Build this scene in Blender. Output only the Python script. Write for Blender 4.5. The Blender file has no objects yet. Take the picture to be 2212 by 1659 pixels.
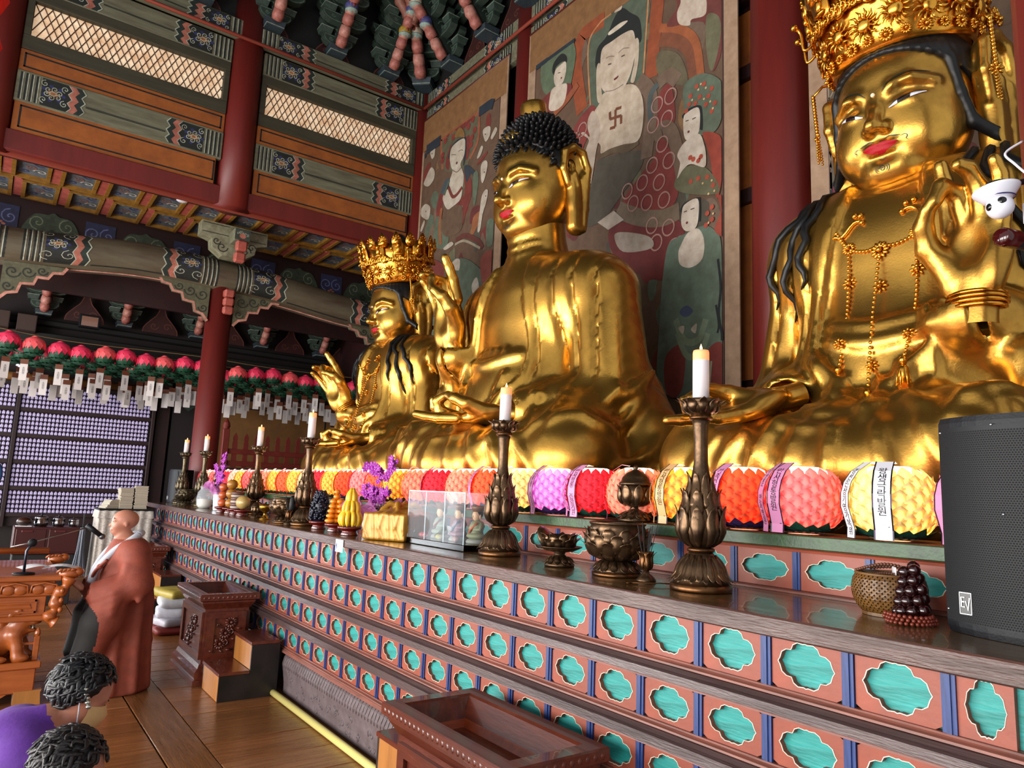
import bpy, math, random
import numpy as np
from mathutils import Vector, Matrix, Euler
PI = math.pi
rnd = random.Random(7)
SC = bpy.context.scene
COL = SC.collection

# ------------------------------------------------------------------ camera, world, lights, exposure
cam_d = bpy.data.cameras.new('camera')
cam = bpy.data.objects.new('camera', cam_d)
COL.objects.link(cam)
cam_d.sensor_width = 36.0
cam_d.lens = 1545.0 / 2212.0 * 36.0
cam_d.clip_start = 0.05
cam_d.clip_end = 200
CR = [[0.804747, 0.122369, 0.580868], [-0.592208, 0.098097, 0.799792], [0.040888, -0.987625, 0.151411]]
cam.matrix_world = Matrix(((CR[0][0], -CR[0][1], -CR[0][2], 0.0),
                           (CR[1][0], -CR[1][1], -CR[1][2], 0.0),
                           (CR[2][0], -CR[2][1], -CR[2][2], 1.95), (0, 0, 0, 1)))
SC.camera = cam
w = bpy.data.worlds.new('daylight')
SC.world = w
w.use_nodes = True
w.node_tree.nodes['Background'].inputs[0].default_value = (0.93, 0.96, 1.0, 1)
w.node_tree.nodes['Background'].inputs[1].default_value = 0.7
SC.view_settings.view_transform = 'Standard'
SC.view_settings.look = 'None'
SC.view_settings.gamma = 1.0
SC.view_settings.use_curve_mapping = False
SC.view_settings.exposure = 0.3


def area_light(name, loc, target, sx, sy, power, color=(1, 1, 1)):
    d = bpy.data.lights.new(name, 'AREA')
    d.shape = 'RECTANGLE'
    d.size = sx
    d.size_y = sy
    d.energy = power
    d.color = color
    o = bpy.data.objects.new(name, d)
    COL.objects.link(o)
    o.location = loc
    o.rotation_euler = (Vector(target) - Vector(loc)).to_track_quat('-Z', 'Y').to_euler()
    return o


# daylight coming in through the open doors along the front of the hall (opposite the altar)
for i, yy in enumerate((-1.5, 3.0, 7.6, 12.0)):
    area_light('door_and_fill_light', (-7.0, yy, 2.1), (3.0, yy - 0.5, 2.2), 3.4, 3.6, (420, 600, 700, 700)[i], (1.0, 0.97, 0.93))

area_light('door_and_fill_light', (-3.6, 17.0, 1.9), (1.2, 8.0, .4), 2.6, 2.8, 330, (.90, .95, 1.0))  # added lamp past the left edge for floor sheen; its door is assumed

# ------------------------------------------------------------------ helpers


def lin(c):
    if isinstance(c, str):
        c = [int(c[i:i + 2], 16) / 255 for i in (0, 2, 4)]
    return tuple((x / 12.92 if x <= 0.04045 else ((x + 0.055) / 1.055) ** 2.4) for x in c[:3])


MATS = {}


def mat(name, col, rough=0.55, metal=0.0, col2=None, nscale=6.0, namt=0.5, bump=0.0, bscale=30.0, stretch=None,
        emit=0.0, ecol=None, alpha=1.0, trans=0.0, attr=False, spec=0.5, sss=0.0, rvar=0.0, coat=0.0):
    """Procedural material: two colours mixed by noise, optional bump, optional vertex-colour print."""
    if name in MATS:
        return MATS[name]
    m = bpy.data.materials.new(name)
    m.use_nodes = True
    nt = m.node_tree
    b = nt.nodes['Principled BSDF']
    b.inputs['Roughness'].default_value = rough
    b.inputs['Metallic'].default_value = metal
    b.inputs['Specular IOR Level'].default_value = spec
    b.inputs['Coat Weight'].default_value = coat
    L = nt.links
    tc = nt.nodes.new('ShaderNodeTexCoord')
    mp = nt.nodes.new('ShaderNodeMapping')
    L.new(tc.outputs['Object'], mp.inputs[0])
    if stretch:
        mp.inputs['Scale'].default_value = stretch
    c1 = lin(col) + (1,)
    src = None
    if attr:
        at = nt.nodes.new('ShaderNodeVertexColor')
        at.layer_name = 'Col'
        src = at.outputs[0]
    nz = None
    if col2 is not None or rvar:
        nz = nt.nodes.new('ShaderNodeTexNoise')
        nz.inputs['Scale'].default_value = nscale
        nz.inputs['Detail'].default_value = 6
        nz.inputs['Roughness'].default_value = 0.65
        L.new(mp.outputs[0], nz.inputs[0])
    if col2 is not None:
        rp = nt.nodes.new('ShaderNodeValToRGB')
        rp.color_ramp.elements[0].position = max(0.0, 0.5 - 0.25 / max(namt, .05) * .5)
        rp.color_ramp.elements[1].position = min(1.0, 0.5 + 0.25 / max(namt, .05) * .5)
        L.new(nz.outputs[0], rp.inputs[0])
        mx = nt.nodes.new('ShaderNodeMix')
        mx.data_type = 'RGBA'
        L.new(rp.outputs[0], mx.inputs[0])
        if src is not None:
            mu = nt.nodes.new('ShaderNodeMix')
            mu.data_type = 'RGBA'
            mu.blend_type = 'MULTIPLY'
            mu.inputs[0].default_value = 1.0
            L.new(src, mu.inputs[6])
            mu.inputs[7].default_value = lin(col2) + (1,)
            L.new(src, mx.inputs[6])
            L.new(mu.outputs[2], mx.inputs[7])
        else:
            mx.inputs[6].default_value = c1
            mx.inputs[7].default_value = lin(col2) + (1,)
        src = mx.outputs[2]
    if src is not None:
        L.new(src, b.inputs['Base Color'])
    else:
        b.inputs['Base Color'].default_value = c1
    if rvar:
        mr = nt.nodes.new('ShaderNodeMapRange')
        mr.inputs[3].default_value = max(0.02, rough - rvar)
        mr.inputs[4].default_value = rough + rvar
        mr.inputs[1].default_value = 0.3
        mr.inputs[2].default_value = 0.7
        L.new(nz.outputs[0], mr.inputs[0])
        L.new(mr.outputs[0], b.inputs['Roughness'])
    if bump:
        n2 = nt.nodes.new('ShaderNodeTexNoise')
        n2.inputs['Scale'].default_value = bscale
        n2.inputs['Detail'].default_value = 4
        L.new(mp.outputs[0], n2.inputs[0])
        bp = nt.nodes.new('ShaderNodeBump')
        bp.inputs['Strength'].default_value = bump
        bp.inputs['Distance'].default_value = 0.01
        L.new(n2.outputs[0], bp.inputs['Height'])
        L.new(bp.outputs[0], b.inputs['Normal'])
    if emit:
        if ecol is None and src is not None:
            L.new(src, b.inputs['Emission Color'])
        else:
            b.inputs['Emission Color'].default_value = lin(ecol or col) + (1,)
        b.inputs['Emission Strength'].default_value = emit
    if trans:
        b.inputs['Transmission Weight'].default_value = trans
        b.inputs['IOR'].default_value = 1.15
    if sss:
        b.inputs['Subsurface Weight'].default_value = sss
        b.inputs['Subsurface Radius'].default_value = (0.02, 0.01, 0.008)
    if alpha < 1:
        b.inputs['Alpha'].default_value = alpha
    m.diffuse_color = c1
    MATS[name] = m
    return m


class MB:
    """Collects vertices, faces, per-face material slots and per-face colours; build() links ONE mesh object."""

    def __init__(s):
        s.v, s.f, s.m, s.c = [], [], [], []
        s.mi = 0
        s.col = None

    def add(s, vs, fs):
        o = len(s.v)
        s.v.extend([tuple(x) for x in vs])
        for f in fs:
            s.f.append([i + o for i in f])
            s.m.append(s.mi)
            s.c.append(s.col)
        return s

    def box(s, c, d, rz=0.0, M=None, taper=1.0):
        hx, hy, hz = d[0] / 2, d[1] / 2, d[2] / 2
        vs = []
        for z, t in ((-hz, 1.0), (hz, taper)):
            for x, y in ((-hx, -hy), (hx, -hy), (hx, hy), (-hx, hy)):
                vs.append(Vector((x * t, y * t, z)))
        if M is None:
            M = Matrix.Rotation(rz, 4, 'Z')
        vs = [M @ v + Vector(c) for v in vs]
        return s.add(vs, [(3, 2, 1, 0), (4, 5, 6, 7), (0, 1, 5, 4), (1, 2, 6, 5), (2, 3, 7, 6), (3, 0, 4, 7)])

    def bbox(s, a, b):
        return s.box([(a[i] + b[i]) / 2 for i in range(3)], [abs(b[i] - a[i]) for i in range(3)])

    def bevbox(s, c, d, bv, M=None):
        """box with chamfered edges"""
        h = [x / 2 for x in d]
        vs, idx = [], {}
        for sx in (-1, 1):
            for sy in (-1, 1):
                for sz in (-1, 1):
                    for ax in range(3):
                        p = [sx * h[0], sy * h[1], sz * h[2]]
                        q = [(abs(p[i]) - (0 if i == ax else bv)) * (1 if p[i] > 0 else -1) for i in range(3)]
                        idx[(sx, sy, sz, ax)] = len(vs)
                        vs.append(Vector(q))
        fs = []
        for ax in range(3):
            o = [i for i in range(3) if i != ax]
            for sg in (-1, 1):
                r = []
                for a, b in ((-1, -1), (1, -1), (1, 1), (-1, 1)):
                    k = [0, 0, 0]
                    k[ax] = sg
                    k[o[0]] = a
                    k[o[1]] = b
                    r.append(idx[(k[0], k[1], k[2], ax)])
                if (sg > 0) == (ax == 1):
                    r = r[::-1]
                fs.append(r)
        for a1 in range(3):
            for a2 in range(a1 + 1, 3):
                a3 = 3 - a1 - a2
                for s1 in (-1, 1):
                    for s2 in (-1, 1):
                        r = []
                        for ax, s3 in ((a1, -1), (a1, 1), (a2, 1), (a2, -1)):
                            k = [0, 0, 0]
                            k[a1] = s1
                            k[a2] = s2
                            k[a3] = s3
                            r.append(idx[(k[0], k[1], k[2], ax)])
                        fs.append(r)
        for sx in (-1, 1):
            for sy in (-1, 1):
                for sz in (-1, 1):
                    fs.append([idx[(sx, sy, sz, ax)] for ax in range(3)])
        cc = Vector(c)
        vs = [((M @ v) if M else v) + cc for v in vs]
        return s.add(vs, fs)

    def loft(s, rings, cap0=True, cap1=True, close=True):
        n = len(rings[0])
        o = len(s.v)
        for r in rings:
            s.v.extend([tuple(p) for p in r])
        k = n if close else n - 1
        for i in range(len(rings) - 1):
            for j in range(k):
                a = o + i * n + j
                b = o + i * n + (j + 1) % n
                s.f.append([a, b, b + n, a + n])
                s.m.append(s.mi)
                s.c.append(s.col)
        if close and cap0:
            s.f.append([o + j for j in range(n)][::-1]); s.m.append(s.mi); s.c.append(s.col)
        if close and cap1:
            s.f.append([o + (len(rings) - 1) * n + j for j in range(n)]); s.m.append(s.mi); s.c.append(s.col)
        return s

    def lathe(s, prof, n=24, c=(0, 0, 0), M=None, cap0=True, cap1=True, lobes=0, lobe=0.0):
        rings = []
        cc = Vector(c)
        for r, z in prof:
            ring = []
            for j in range(n):
                a = 2 * PI * j / n
                rr = max(r, 1e-4) * (1 + (lobe * abs(math.cos(lobes * a / 2)) if lobes else 0))
                p = Vector((rr * math.cos(a), rr * math.sin(a), z))
                ring.append((M @ p if M else p) + cc)
            rings.append(ring)
        return s.loft(rings, cap0, cap1)

    def tube(s, pts, r, n=8, cap=True, flat=1.0, up=None):
        pts = [Vector(p) for p in pts]
        rs = r if isinstance(r, (list, tuple)) else [r] * len(pts)
        rings = []
        pn = None
        for i, p in enumerate(pts):
            t = (pts[min(i + 1, len(pts) - 1)] - pts[max(i - 1, 0)])
            if t.length < 1e-9:
                t = Vector((0, 0, 1))
            t.normalize()
            if pn is None:
                pn = Vector(up) if up else (Vector((0, 0, 1)) if abs(t.z) < .9 else Vector((1, 0, 0)))
            nn = pn - t * pn.dot(t)
            if nn.length < 1e-6:
                nn = Vector((1, 0, 0)).cross(t)
            nn.normalize()
            pn = nn
            bb = t.cross(nn)
            rings.append([p + (nn * math.cos(2 * PI * j / n) * flat + bb * math.sin(2 * PI * j / n)) * rs[i] for j in range(n)])
        return s.loft(rings, cap, cap)

    def sphere(s, c, r, n=12, m=8, M=None):
        if not isinstance(r, (tuple, list)):
            r = (r, r, r)
        cc = Vector(c)
        o = len(s.v)
        vs = [Vector((0, 0, -r[2]))]
        for i in range(1, m):
            t = PI * i / m - PI / 2
            for j in range(n):
                a = 2 * PI * j / n
                vs.append(Vector((r[0] * math.cos(t) * math.cos(a), r[1] * math.cos(t) * math.sin(a), r[2] * math.sin(t))))
        vs.append(Vector((0, 0, r[2])))
        if M:
            vs = [M @ v for v in vs]
        fs = []
        for j in range(n):
            fs.append((0, 1 + (j + 1) % n, 1 + j))
            fs.append((len(vs) - 1, 1 + (m - 2) * n + j, 1 + (m - 2) * n + (j + 1) % n))
        for i in range(m - 2):
            for j in range(n):
                a = 1 + i * n + j
                b = 1 + i * n + (j + 1) % n
                fs.append((a, b, b + n, a + n))
        return s.add([v + cc for v in vs], fs)

    def prism(s, poly, z0, z1, M=None):
        """polygon (list of 2D points, ccw) extruded from z0 to z1, optionally transformed"""
        n = len(poly)
        vs = [Vector((p[0], p[1], z0)) for p in poly] + [Vector((p[0], p[1], z1)) for p in poly]
        if M:
            vs = [M @ v for v in vs]
        fs = [list(range(n))[::-1], list(range(n, 2 * n))]
        for i in range(n):
            j = (i + 1) % n
            fs.append((i, j, j + n, i + n))
        return s.add(vs, fs)

    def flat(s, poly, z, M=None):
        vs = [Vector((p[0], p[1], z)) for p in poly]
        if M:
            vs = [M @ v for v in vs]
        return s.add(vs, [list(range(len(vs)))])

    def mesh(s, name, mats=None, smooth=False):
        me = bpy.data.meshes.new(name)
        me.from_pydata(s.v, [], s.f)
        if mats is not None:
            for m in (mats if isinstance(mats, (list, tuple)) else [mats]):
                me.materials.append(m)
        if any(s.m):
            me.polygons.foreach_set('material_index', s.m)
        if smooth:
            me.polygons.foreach_set('use_smooth', [True] * len(me.polygons))
        if any(c is not None for c in s.c):
            at = me.color_attributes.new('Col', 'FLOAT_COLOR', 'CORNER')
            buf = []
            for f, c in zip(s.f, s.c):
                c = c or (0.5, 0.5, 0.5)
                buf.extend((c[0], c[1], c[2], 1.0) * len(f))
            at.data.foreach_set('color', buf)
        me.update()
        return me

    def build(s, name, mats=None, parent=None, loc=None, smooth=False, rz=None, kind=None):
        me = s.mesh(name, mats, smooth)
        return put(name, me, parent, loc, rz, kind)


def put(name, me, parent=None, loc=None, rz=None, kind=None, rot=None, scale=None):
    o = bpy.data.objects.new(name, me)
    COL.objects.link(o)
    if parent is not None:
        o.parent = parent
    if loc is not None:
        o.location = loc
    if rz is not None:
        o.rotation_euler = (0, 0, rz)
    if rot is not None:
        o.rotation_euler = rot
    if scale is not None:
        o.scale = scale if isinstance(scale, (tuple, list)) else (scale,) * 3
    if kind:
        o['kind'] = kind
    return o


def tag(o, label, cat, group=None):
    o['label'] = label
    o['category'] = cat
    if group:
        o['group'] = group
    return o


def thing(name, label, cat, loc=(0, 0, 0), rz=0.0, group=None, scale=None):
    o = bpy.data.objects.new(name, None)
    o.empty_display_size = 0.1
    COL.objects.link(o)
    o.location = loc
    o.rotation_euler = (0, 0, rz)
    if scale is not None:
        o.scale = scale if isinstance(scale, (tuple, list)) else (scale,) * 3
    return tag(o, label, cat, group)


def struct(name, me_or_mb, mats=None, parent=None, smooth=False, loc=None):
    o = me_or_mb.build(name, mats, parent, loc, smooth)
    if parent is None:
        o['kind'] = 'structure'
    return o


def dup(root, loc, rz=None, label=None, scale=None):
    r = root.copy()
    COL.objects.link(r)
    r.location = loc
    if rz is not None:
        r.rotation_euler = (0, 0, rz)
    if scale is not None:
        r.scale = scale if isinstance(scale, (tuple, list)) else (scale,) * 3
    if label:
        r['label'] = label
    for ch in list(root.children):
        c = ch.copy()
        COL.objects.link(c)
        c.parent = r
        for g in ch.children:
            d = g.copy()
            COL.objects.link(d)
            d.parent = c
    return r


def catmull(pts, n=6, closed=False):
    P = [np.array(p, float) for p in pts]
    out = []
    N = len(P)
    rng = range(N) if closed else range(N - 1)
    for i in rng:
        p0 = P[(i - 1) % N] if closed or i > 0 else P[i]
        p1 = P[i]
        p2 = P[(i + 1) % N]
        p3 = P[(i + 2) % N] if closed or i + 2 < N else P[min(i + 1, N - 1)]
        for k in range(n):
            t = k / n
            out.append(0.5 * ((2 * p1) + (-p0 + p2) * t + (2 * p0 - 5 * p1 + 4 * p2 - p3) * t * t + (-p0 + 3 * p1 - 3 * p2 + p3) * t ** 3))
    if not closed:
        out.append(P[-1])
    return [tuple(float(x) for x in p) for p in out]


def circle(cx, cy, rx, ry=None, n=24, a0=0.0):
    ry = rx if ry is None else ry
    return [(cx + rx * math.cos(a0 + 2 * PI * k / n), cy + ry * math.sin(a0 + 2 * PI * k / n)) for k in range(n)]


def spiral(cx, cy, r, turns=1.6, n=22, a0=0.0, sgn=1):
    return [(cx + r * (1 - k / n) * math.cos(a0 + sgn * 2 * PI * turns * k / n), cy + r * (1 - k / n) * math.sin(a0 + sgn * 2 * PI * turns * k / n)) for k in range(n + 1)]


def stroke(mb, pts, w, z, M=None, taper=False):
    """flat ribbon along a 2D polyline"""
    P = [Vector((p[0], p[1], 0)) for p in pts]
    L, R = [], []
    for i, p in enumerate(P):
        t = P[min(i + 1, len(P) - 1)] - P[max(i - 1, 0)]
        if t.length < 1e-9:
            t = Vector((1, 0, 0))
        t.normalize()
        nn = Vector((-t.y, t.x, 0)) * (w / 2 * ((0.15 + 0.85 * math.sin(PI * i / (len(P) - 1))) if taper else 1))
        L.append(p + nn)
        R.append(p - nn)
    vs = []
    for a, b in zip(L, R):
        vs += [Vector((a.x, a.y, z)), Vector((b.x, b.y, z))]
    if M:
        vs = [M @ v for v in vs]
    mb.add(vs, [(2 * i + 1, 2 * i + 3, 2 * i + 2, 2 * i) for i in range(len(P) - 1)])


TEXT_CACHE = {}


def text_mesh(s, size=0.05, vertical=False, depth=0.0):
    """letters as a flat mesh (centre aligned), read from a Text curve"""
    key = (s, size, vertical)
    if key in TEXT_CACHE:
        return TEXT_CACHE[key]
    cu = bpy.data.curves.new('lettering', 'FONT')
    cu.body = '\n'.join(s) if vertical else s
    cu.size = size
    cu.align_x = 'CENTER'
    cu.align_y = 'CENTER'
    cu.resolution_u = 2
    if vertical:
        cu.space_line = 0.9
    ob = bpy.data.objects.new('lettering', cu)
    COL.objects.link(ob)
    dg = bpy.context.evaluated_depsgraph_get()
    dg.update()
    me = bpy.data.meshes.new_from_object(ob.evaluated_get(dg))
    V = [tuple(v.co) for v in me.vertices]
    Fc = [tuple(p.vertices) for p in me.polygons]
    bpy.data.objects.remove(ob)
    bpy.data.curves.remove(cu)
    bpy.data.meshes.remove(me)
    TEXT_CACHE[key] = (V, Fc)
    return V, Fc


# ------------------------------------------------------------------ sculpting with distance fields
class SDF:
    def __init__(s, lo, hi, h):
        s.lo = np.array(lo, np.float32)
        s.h = h
        n = np.ceil((np.array(hi) - np.array(lo)) / h).astype(int) + 1
        ax = [s.lo[i] + h * np.arange(n[i], dtype=np.float32) for i in range(3)]
        s.X, s.Y, s.Z = np.meshgrid(*ax, indexing='ij')
        s.F = np.full(s.X.shape, 10.0, np.float32)

    # primitives return distance arrays
    def ell(s, c, r, R=None):
        x, y, z = s.X - c[0], s.Y - c[1], s.Z - c[2]
        if R is not None:
            R = np.array(R)
            x, y, z = R[0][0] * x + R[1][0] * y + R[2][0] * z, R[0][1] * x + R[1][1] * y + R[2][1] * z, R[0][2] * x + R[1][2] * y + R[2][2] * z
        k0 = np.sqrt((x / r[0]) ** 2 + (y / r[1]) ** 2 + (z / r[2]) ** 2)
        k1 = np.sqrt((x / r[0] ** 2) ** 2 + (y / r[1] ** 2) ** 2 + (z / r[2] ** 2) ** 2) + 1e-6
        return k0 * (k0 - 1) / k1

    def cap(s, a, b, ra, rb=None, sq=None):
        """round cone from a to b; sq=(axis, factor) squashes the distance along a world axis"""
        rb = ra if rb is None else rb
        a = np.array(a, np.float32)
        b = np.array(b, np.float32)
        ba = b - a
        px, py, pz = s.X - a[0], s.Y - a[1], s.Z - a[2]
        t = np.clip((px * ba[0] + py * ba[1] + pz * ba[2]) / max(float(ba @ ba), 1e-9), 0, 1)
        dx, dy, dz = px - t * ba[0], py - t * ba[1], pz - t * ba[2]
        if sq:
            k = [1, 1, 1]
            k[sq[0]] = sq[1]
            dx, dy, dz = dx * k[0], dy * k[1], dz * k[2]
        return np.sqrt(dx * dx + dy * dy + dz * dz) - (ra + (rb - ra) * t)

    def chain(s, pts, rs, k=0.02):
        d = None
        for i in range(len(pts) - 1):
            c = s.cap(pts[i], pts[i + 1], rs[i], rs[i + 1])
            d = c if d is None else s.smin(d, c, k)
        return d

    def box(s, c, hd, r=0.02):
        qx, qy, qz = np.abs(s.X - c[0]) - hd[0] + r, np.abs(s.Y - c[1]) - hd[1] + r, np.abs(s.Z - c[2]) - hd[2] + r
        return np.sqrt(np.maximum(qx, 0) ** 2 + np.maximum(qy, 0) ** 2 + np.maximum(qz, 0) ** 2) + np.minimum(np.maximum(qx, np.maximum(qy, qz)), 0) - r

    @staticmethod
    def smin(a, b, k):
        h = np.clip(0.5 + 0.5 * (b - a) / k, 0, 1)
        return b + (a - b) * h - k * h * (1 - h)

    @staticmethod
    def smax(a, b, k):
        return -SDF.smin(-a, -b, k)

    def U(s, d, k=0.03):
        s.F = s.smin(s.F, d, k) if k > 0 else np.minimum(s.F, d)

    def S(s, d, k=0.03):
        s.F = s.smax(s.F, -d, k)

    def local(s, pts, rad, amt):
        """raise (amt>0) or cut a soft ridge along a polyline, evaluated on the field"""
        for a, b in zip(pts[:-1], pts[1:]):
            lo = np.minimum(a, b) - rad * 2.2
            hi = np.maximum(a, b) + rad * 2.2
            i0 = np.clip(((lo - s.lo) / s.h).astype(int), 0, np.array(s.F.shape) - 1)
            i1 = np.clip(((hi - s.lo) / s.h).astype(int) + 2, 1, np.array(s.F.shape))
            sl = tuple(slice(i0[i], i1[i]) for i in range(3))
            if min(i1 - i0) < 1:
                continue
            t = SDF.__new__(SDF)
            t.X, t.Y, t.Z = s.X[sl], s.Y[sl], s.Z[sl]
            d = t.cap(a, b, 0.0)
            s.F[sl] -= amt * np.exp(-(d / rad) ** 2).astype(np.float32)

    def extract(s, smooth=1):
        F = s.F
        sg = F < 0
        nx, ny, nz = F.shape
        cells = np.zeros((nx - 1, ny - 1, nz - 1), np.int8)
        for dx in (0, 1):
            for dy in (0, 1):
                for dz in (0, 1):
                    cells += sg[dx:nx - 1 + dx, dy:ny - 1 + dy, dz:nz - 1 + dz]
        act = (cells > 0) & (cells < 8)
        ci = np.argwhere(act)
        idx = np.full(act.shape, -1, np.int64)
        idx[act] = np.arange(len(ci))
        acc = np.zeros((len(ci), 3), np.float64)
        cnt = np.zeros(len(ci))
        corners = [(0, 0, 0), (1, 0, 0), (0, 1, 0), (1, 1, 0), (0, 0, 1), (1, 0, 1), (0, 1, 1), (1, 1, 1)]
        for a in range(8):
            for b in range(a + 1, 8):
                if sum(abs(corners[a][k] - corners[b][k]) for k in range(3)) != 1:
                    continue
                A, B = np.array(corners[a]), np.array(corners[b])
                fa = F[tuple((ci + A).T)]
                fb = F[tuple((ci + B).T)]
                m = (fa < 0) != (fb < 0)
                t = np.zeros(len(ci))
                t[m] = fa[m] / (fa[m] - fb[m])
                p = A + (B - A) * t[:, None]
                acc[m] += p[m]
                cnt[m] += 1
        V = (ci + acc / cnt[:, None]) * s.h + s.lo
        quads = []
        for ax in range(3):
            o = [i for i in range(3) if i != ax]
            sl0 = [slice(None)] * 3
            sl1 = [slice(None)] * 3
            sl0[ax] = slice(0, -1)
            sl1[ax] = slice(1, None)
            e = sg[tuple(sl0)] != sg[tuple(sl1)]
            pos = np.argwhere(e)
            ok = (pos[:, o[0]] > 0) & (pos[:, o[1]] > 0) & (pos[:, o[0]] < F.shape[o[0]] - 1) & (pos[:, o[1]] < F.shape[o[1]] - 1)
            pos = pos[ok]
            if not len(pos):
                continue
            u = np.zeros(3, int)
            v = np.zeros(3, int)
            u[o[0]] = 1
            v[o[1]] = 1
            q = np.stack([idx[tuple((pos - u - v).T)], idx[tuple((pos - v).T)], idx[tuple(pos.T)], idx[tuple((pos - u).T)]], 1)
            flip = sg[tuple(pos.T)]
            if ax == 1:
                flip = ~flip
            q[~flip] = q[~flip][:, ::-1]
            quads.append(q)
        Q = np.concatenate(quads)
        for _ in range(smooth):
            S = np.zeros_like(V)
            n = np.zeros(len(V))
            for i in range(4):
                a, b = Q[:, i], Q[:, (i + 1) % 4]
                np.add.at(S, a, V[b])
                np.add.at(n, a, 1)
                np.add.at(S, b, V[a])
                np.add.at(n, b, 1)
            V = 0.5 * V + 0.5 * S / np.maximum(n, 1)[:, None]
        return V, Q


def np_mesh(name, V, Q, mats, smooth=True, midx=None):
    me = bpy.data.meshes.new(name)
    k = Q.shape[1]
    me.vertices.add(len(V))
    me.vertices.foreach_set('co', np.ascontiguousarray(V, np.float32).ravel())
    me.loops.add(Q.size)
    me.loops.foreach_set('vertex_index', np.ascontiguousarray(Q, np.int32).ravel())
    me.polygons.add(len(Q))
    me.polygons.foreach_set('loop_start', np.arange(0, Q.size, k, dtype=np.int32))
    for m in (mats if isinstance(mats, (list, tuple)) else [mats]):
        me.materials.append(m)
    me.polygons.foreach_set('use_smooth', np.full(len(Q), smooth))
    if midx is not None:
        me.polygons.foreach_set('material_index', np.ascontiguousarray(midx, np.int32))
    me.update(calc_edges=True)
    return me


def patch(V, Q, mask_fn, off, name, m, parent, thick=True):
    """lift the faces of a sculpted mesh that lie inside a region into a thin separate part"""
    C = V[Q].mean(1)
    sel = mask_fn(C)
    if not sel.any():
        return None
    q = Q[sel]
    e1 = V[Q[:, 2]] - V[Q[:, 0]]
    e2 = V[Q[:, 3]] - V[Q[:, 1]]
    fn = np.cross(e1, e2)
    N = np.zeros_like(V)
    for i in range(4):
        np.add.at(N, Q[:, i], fn)
    N /= np.linalg.norm(N, axis=1)[:, None] + 1e-9
    used, inv = np.unique(q, return_inverse=True)
    me = np_mesh(name, V[used] + N[used] * off, inv.reshape(q.shape), m)
    return put(name, me, parent)


def rotm(ax, ang):
    return np.array(Matrix.Rotation(ang, 3, ax))


def warm_text():
    for s_ in ('신축생민', '왕생극락발원', '경선민상기영가복위', '만사형통발원', '고상준 안과병원', '가족건강 소원성취', '일일', '구룡포합장 권태', '소원성취', '만사형통 건강기원', '분병선 박희자', '사업번창 건강기원', '주원희 대교전준형', '사업번창', '사업번창발원', '학업성취발원', '만사형통'):
        text_mesh(s_, RIB_TXT, True)
    text_mesh('CCTV 녹화중', .030)
    text_mesh('Camera recording', .017)
    text_mesh('생 동 절', .055)
    text_mesh('소원성', .045, True)


RIB_TXT = .042
warm_text()

ORD = ('first second third fourth fifth sixth seventh eighth ninth tenth eleventh twelfth thirteenth fourteenth fifteenth sixteenth seventeenth eighteenth nineteenth twentieth '
       'twenty-first twenty-second twenty-third twenty-fourth twenty-fifth twenty-sixth twenty-seventh twenty-eighth twenty-ninth thirtieth thirty-first thirty-second thirty-third').split()
# ------------------------------------------------------------------ materials of the building
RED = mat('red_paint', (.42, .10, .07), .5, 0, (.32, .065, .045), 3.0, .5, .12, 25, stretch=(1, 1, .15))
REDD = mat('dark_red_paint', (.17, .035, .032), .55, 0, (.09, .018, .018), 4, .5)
OCHRE = mat('ochre_plaster', (.62, .34, .10), .7, 0, (.44, .22, .06), 3.5, .45, .1, 20)
OLIVE = mat('olive_timber', (.25, .23, .16), .6, 0, (.16, .15, .10), 3, .5, .15, 30, stretch=(.3, 3, 3))
PALE = mat('grey_green_timber', (.46, .46, .37), .6, 0, (.30, .28, .21), 4, .5, .1, 25, stretch=(.4, 3, 3))
PRINT = mat('painted_ornament', (1, 1, 1), .6, 0, (.62, .58, .52), 9, .5, attr=True)
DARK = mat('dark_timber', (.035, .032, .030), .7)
PINK = mat('pink_timber', (.66, .33, .27), .6, 0, (.50, .20, .17), 12, .5)
COPPER = mat('copper_rail', (.60, .28, .22), .35, .3)
BRACK = mat('bracket_green', (.10, .15, .125), .65, 0, (.05, .08, .07), 6, .5)
BROWN = mat('brown_altar_wood', (.34, .265, .26), .40, 0, (.21, .15, .145), 5, .55, .25, 40, stretch=(4, .35, 4), rvar=.12)
BROWNT = mat('lacquered_table_top', (.40, .30, .16), .20, 0, (.25, .16, .085), 5, .5, .12, 30, stretch=(5, .4, 1), rvar=.10, coat=.3)
PINKW = mat('moulding_rose', (.58, .34, .28), .5, 0, (.34, .22, .19), 9, .5, .1, 40, stretch=(4, .4, 4))
ORANGE = mat('orange_panel', (.60, .275, .18), .5, 0, (.48, .24, .18), 4, .5, .08, 40)
TEAL = mat('turquoise_board', (.16, .62, .60), .55, 0, (.07, .40, .37), 9, .5, .25, 40, stretch=(1, .35, 2.5))
CREAM = mat('cream_outline', (.88, .82, .73), .6)
BLUEP = mat('blue_post', (.16, .26, .50), .45, 0, (.07, .12, .28), 14, .5, stretch=(6, 6, .6))
GREENP = mat('green_shelf_edge', (.16, .30, .13), .45, 0, (.08, .16, .07), 14, .6, .2, 60)
PLINTH = mat('carved_plinth', (.42, .37, .38), .5, 0, (.30, .25, .25), 8, .5, .35, 22)


class Map:
    """maps flat drawing coordinates (u, v, height) to space, used wherever a matrix would be"""

    def __init__(s, fn):
        s.fn = fn

    def __matmul__(s, p):
        return Vector(s.fn(p.x, p.y, p.z))


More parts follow.
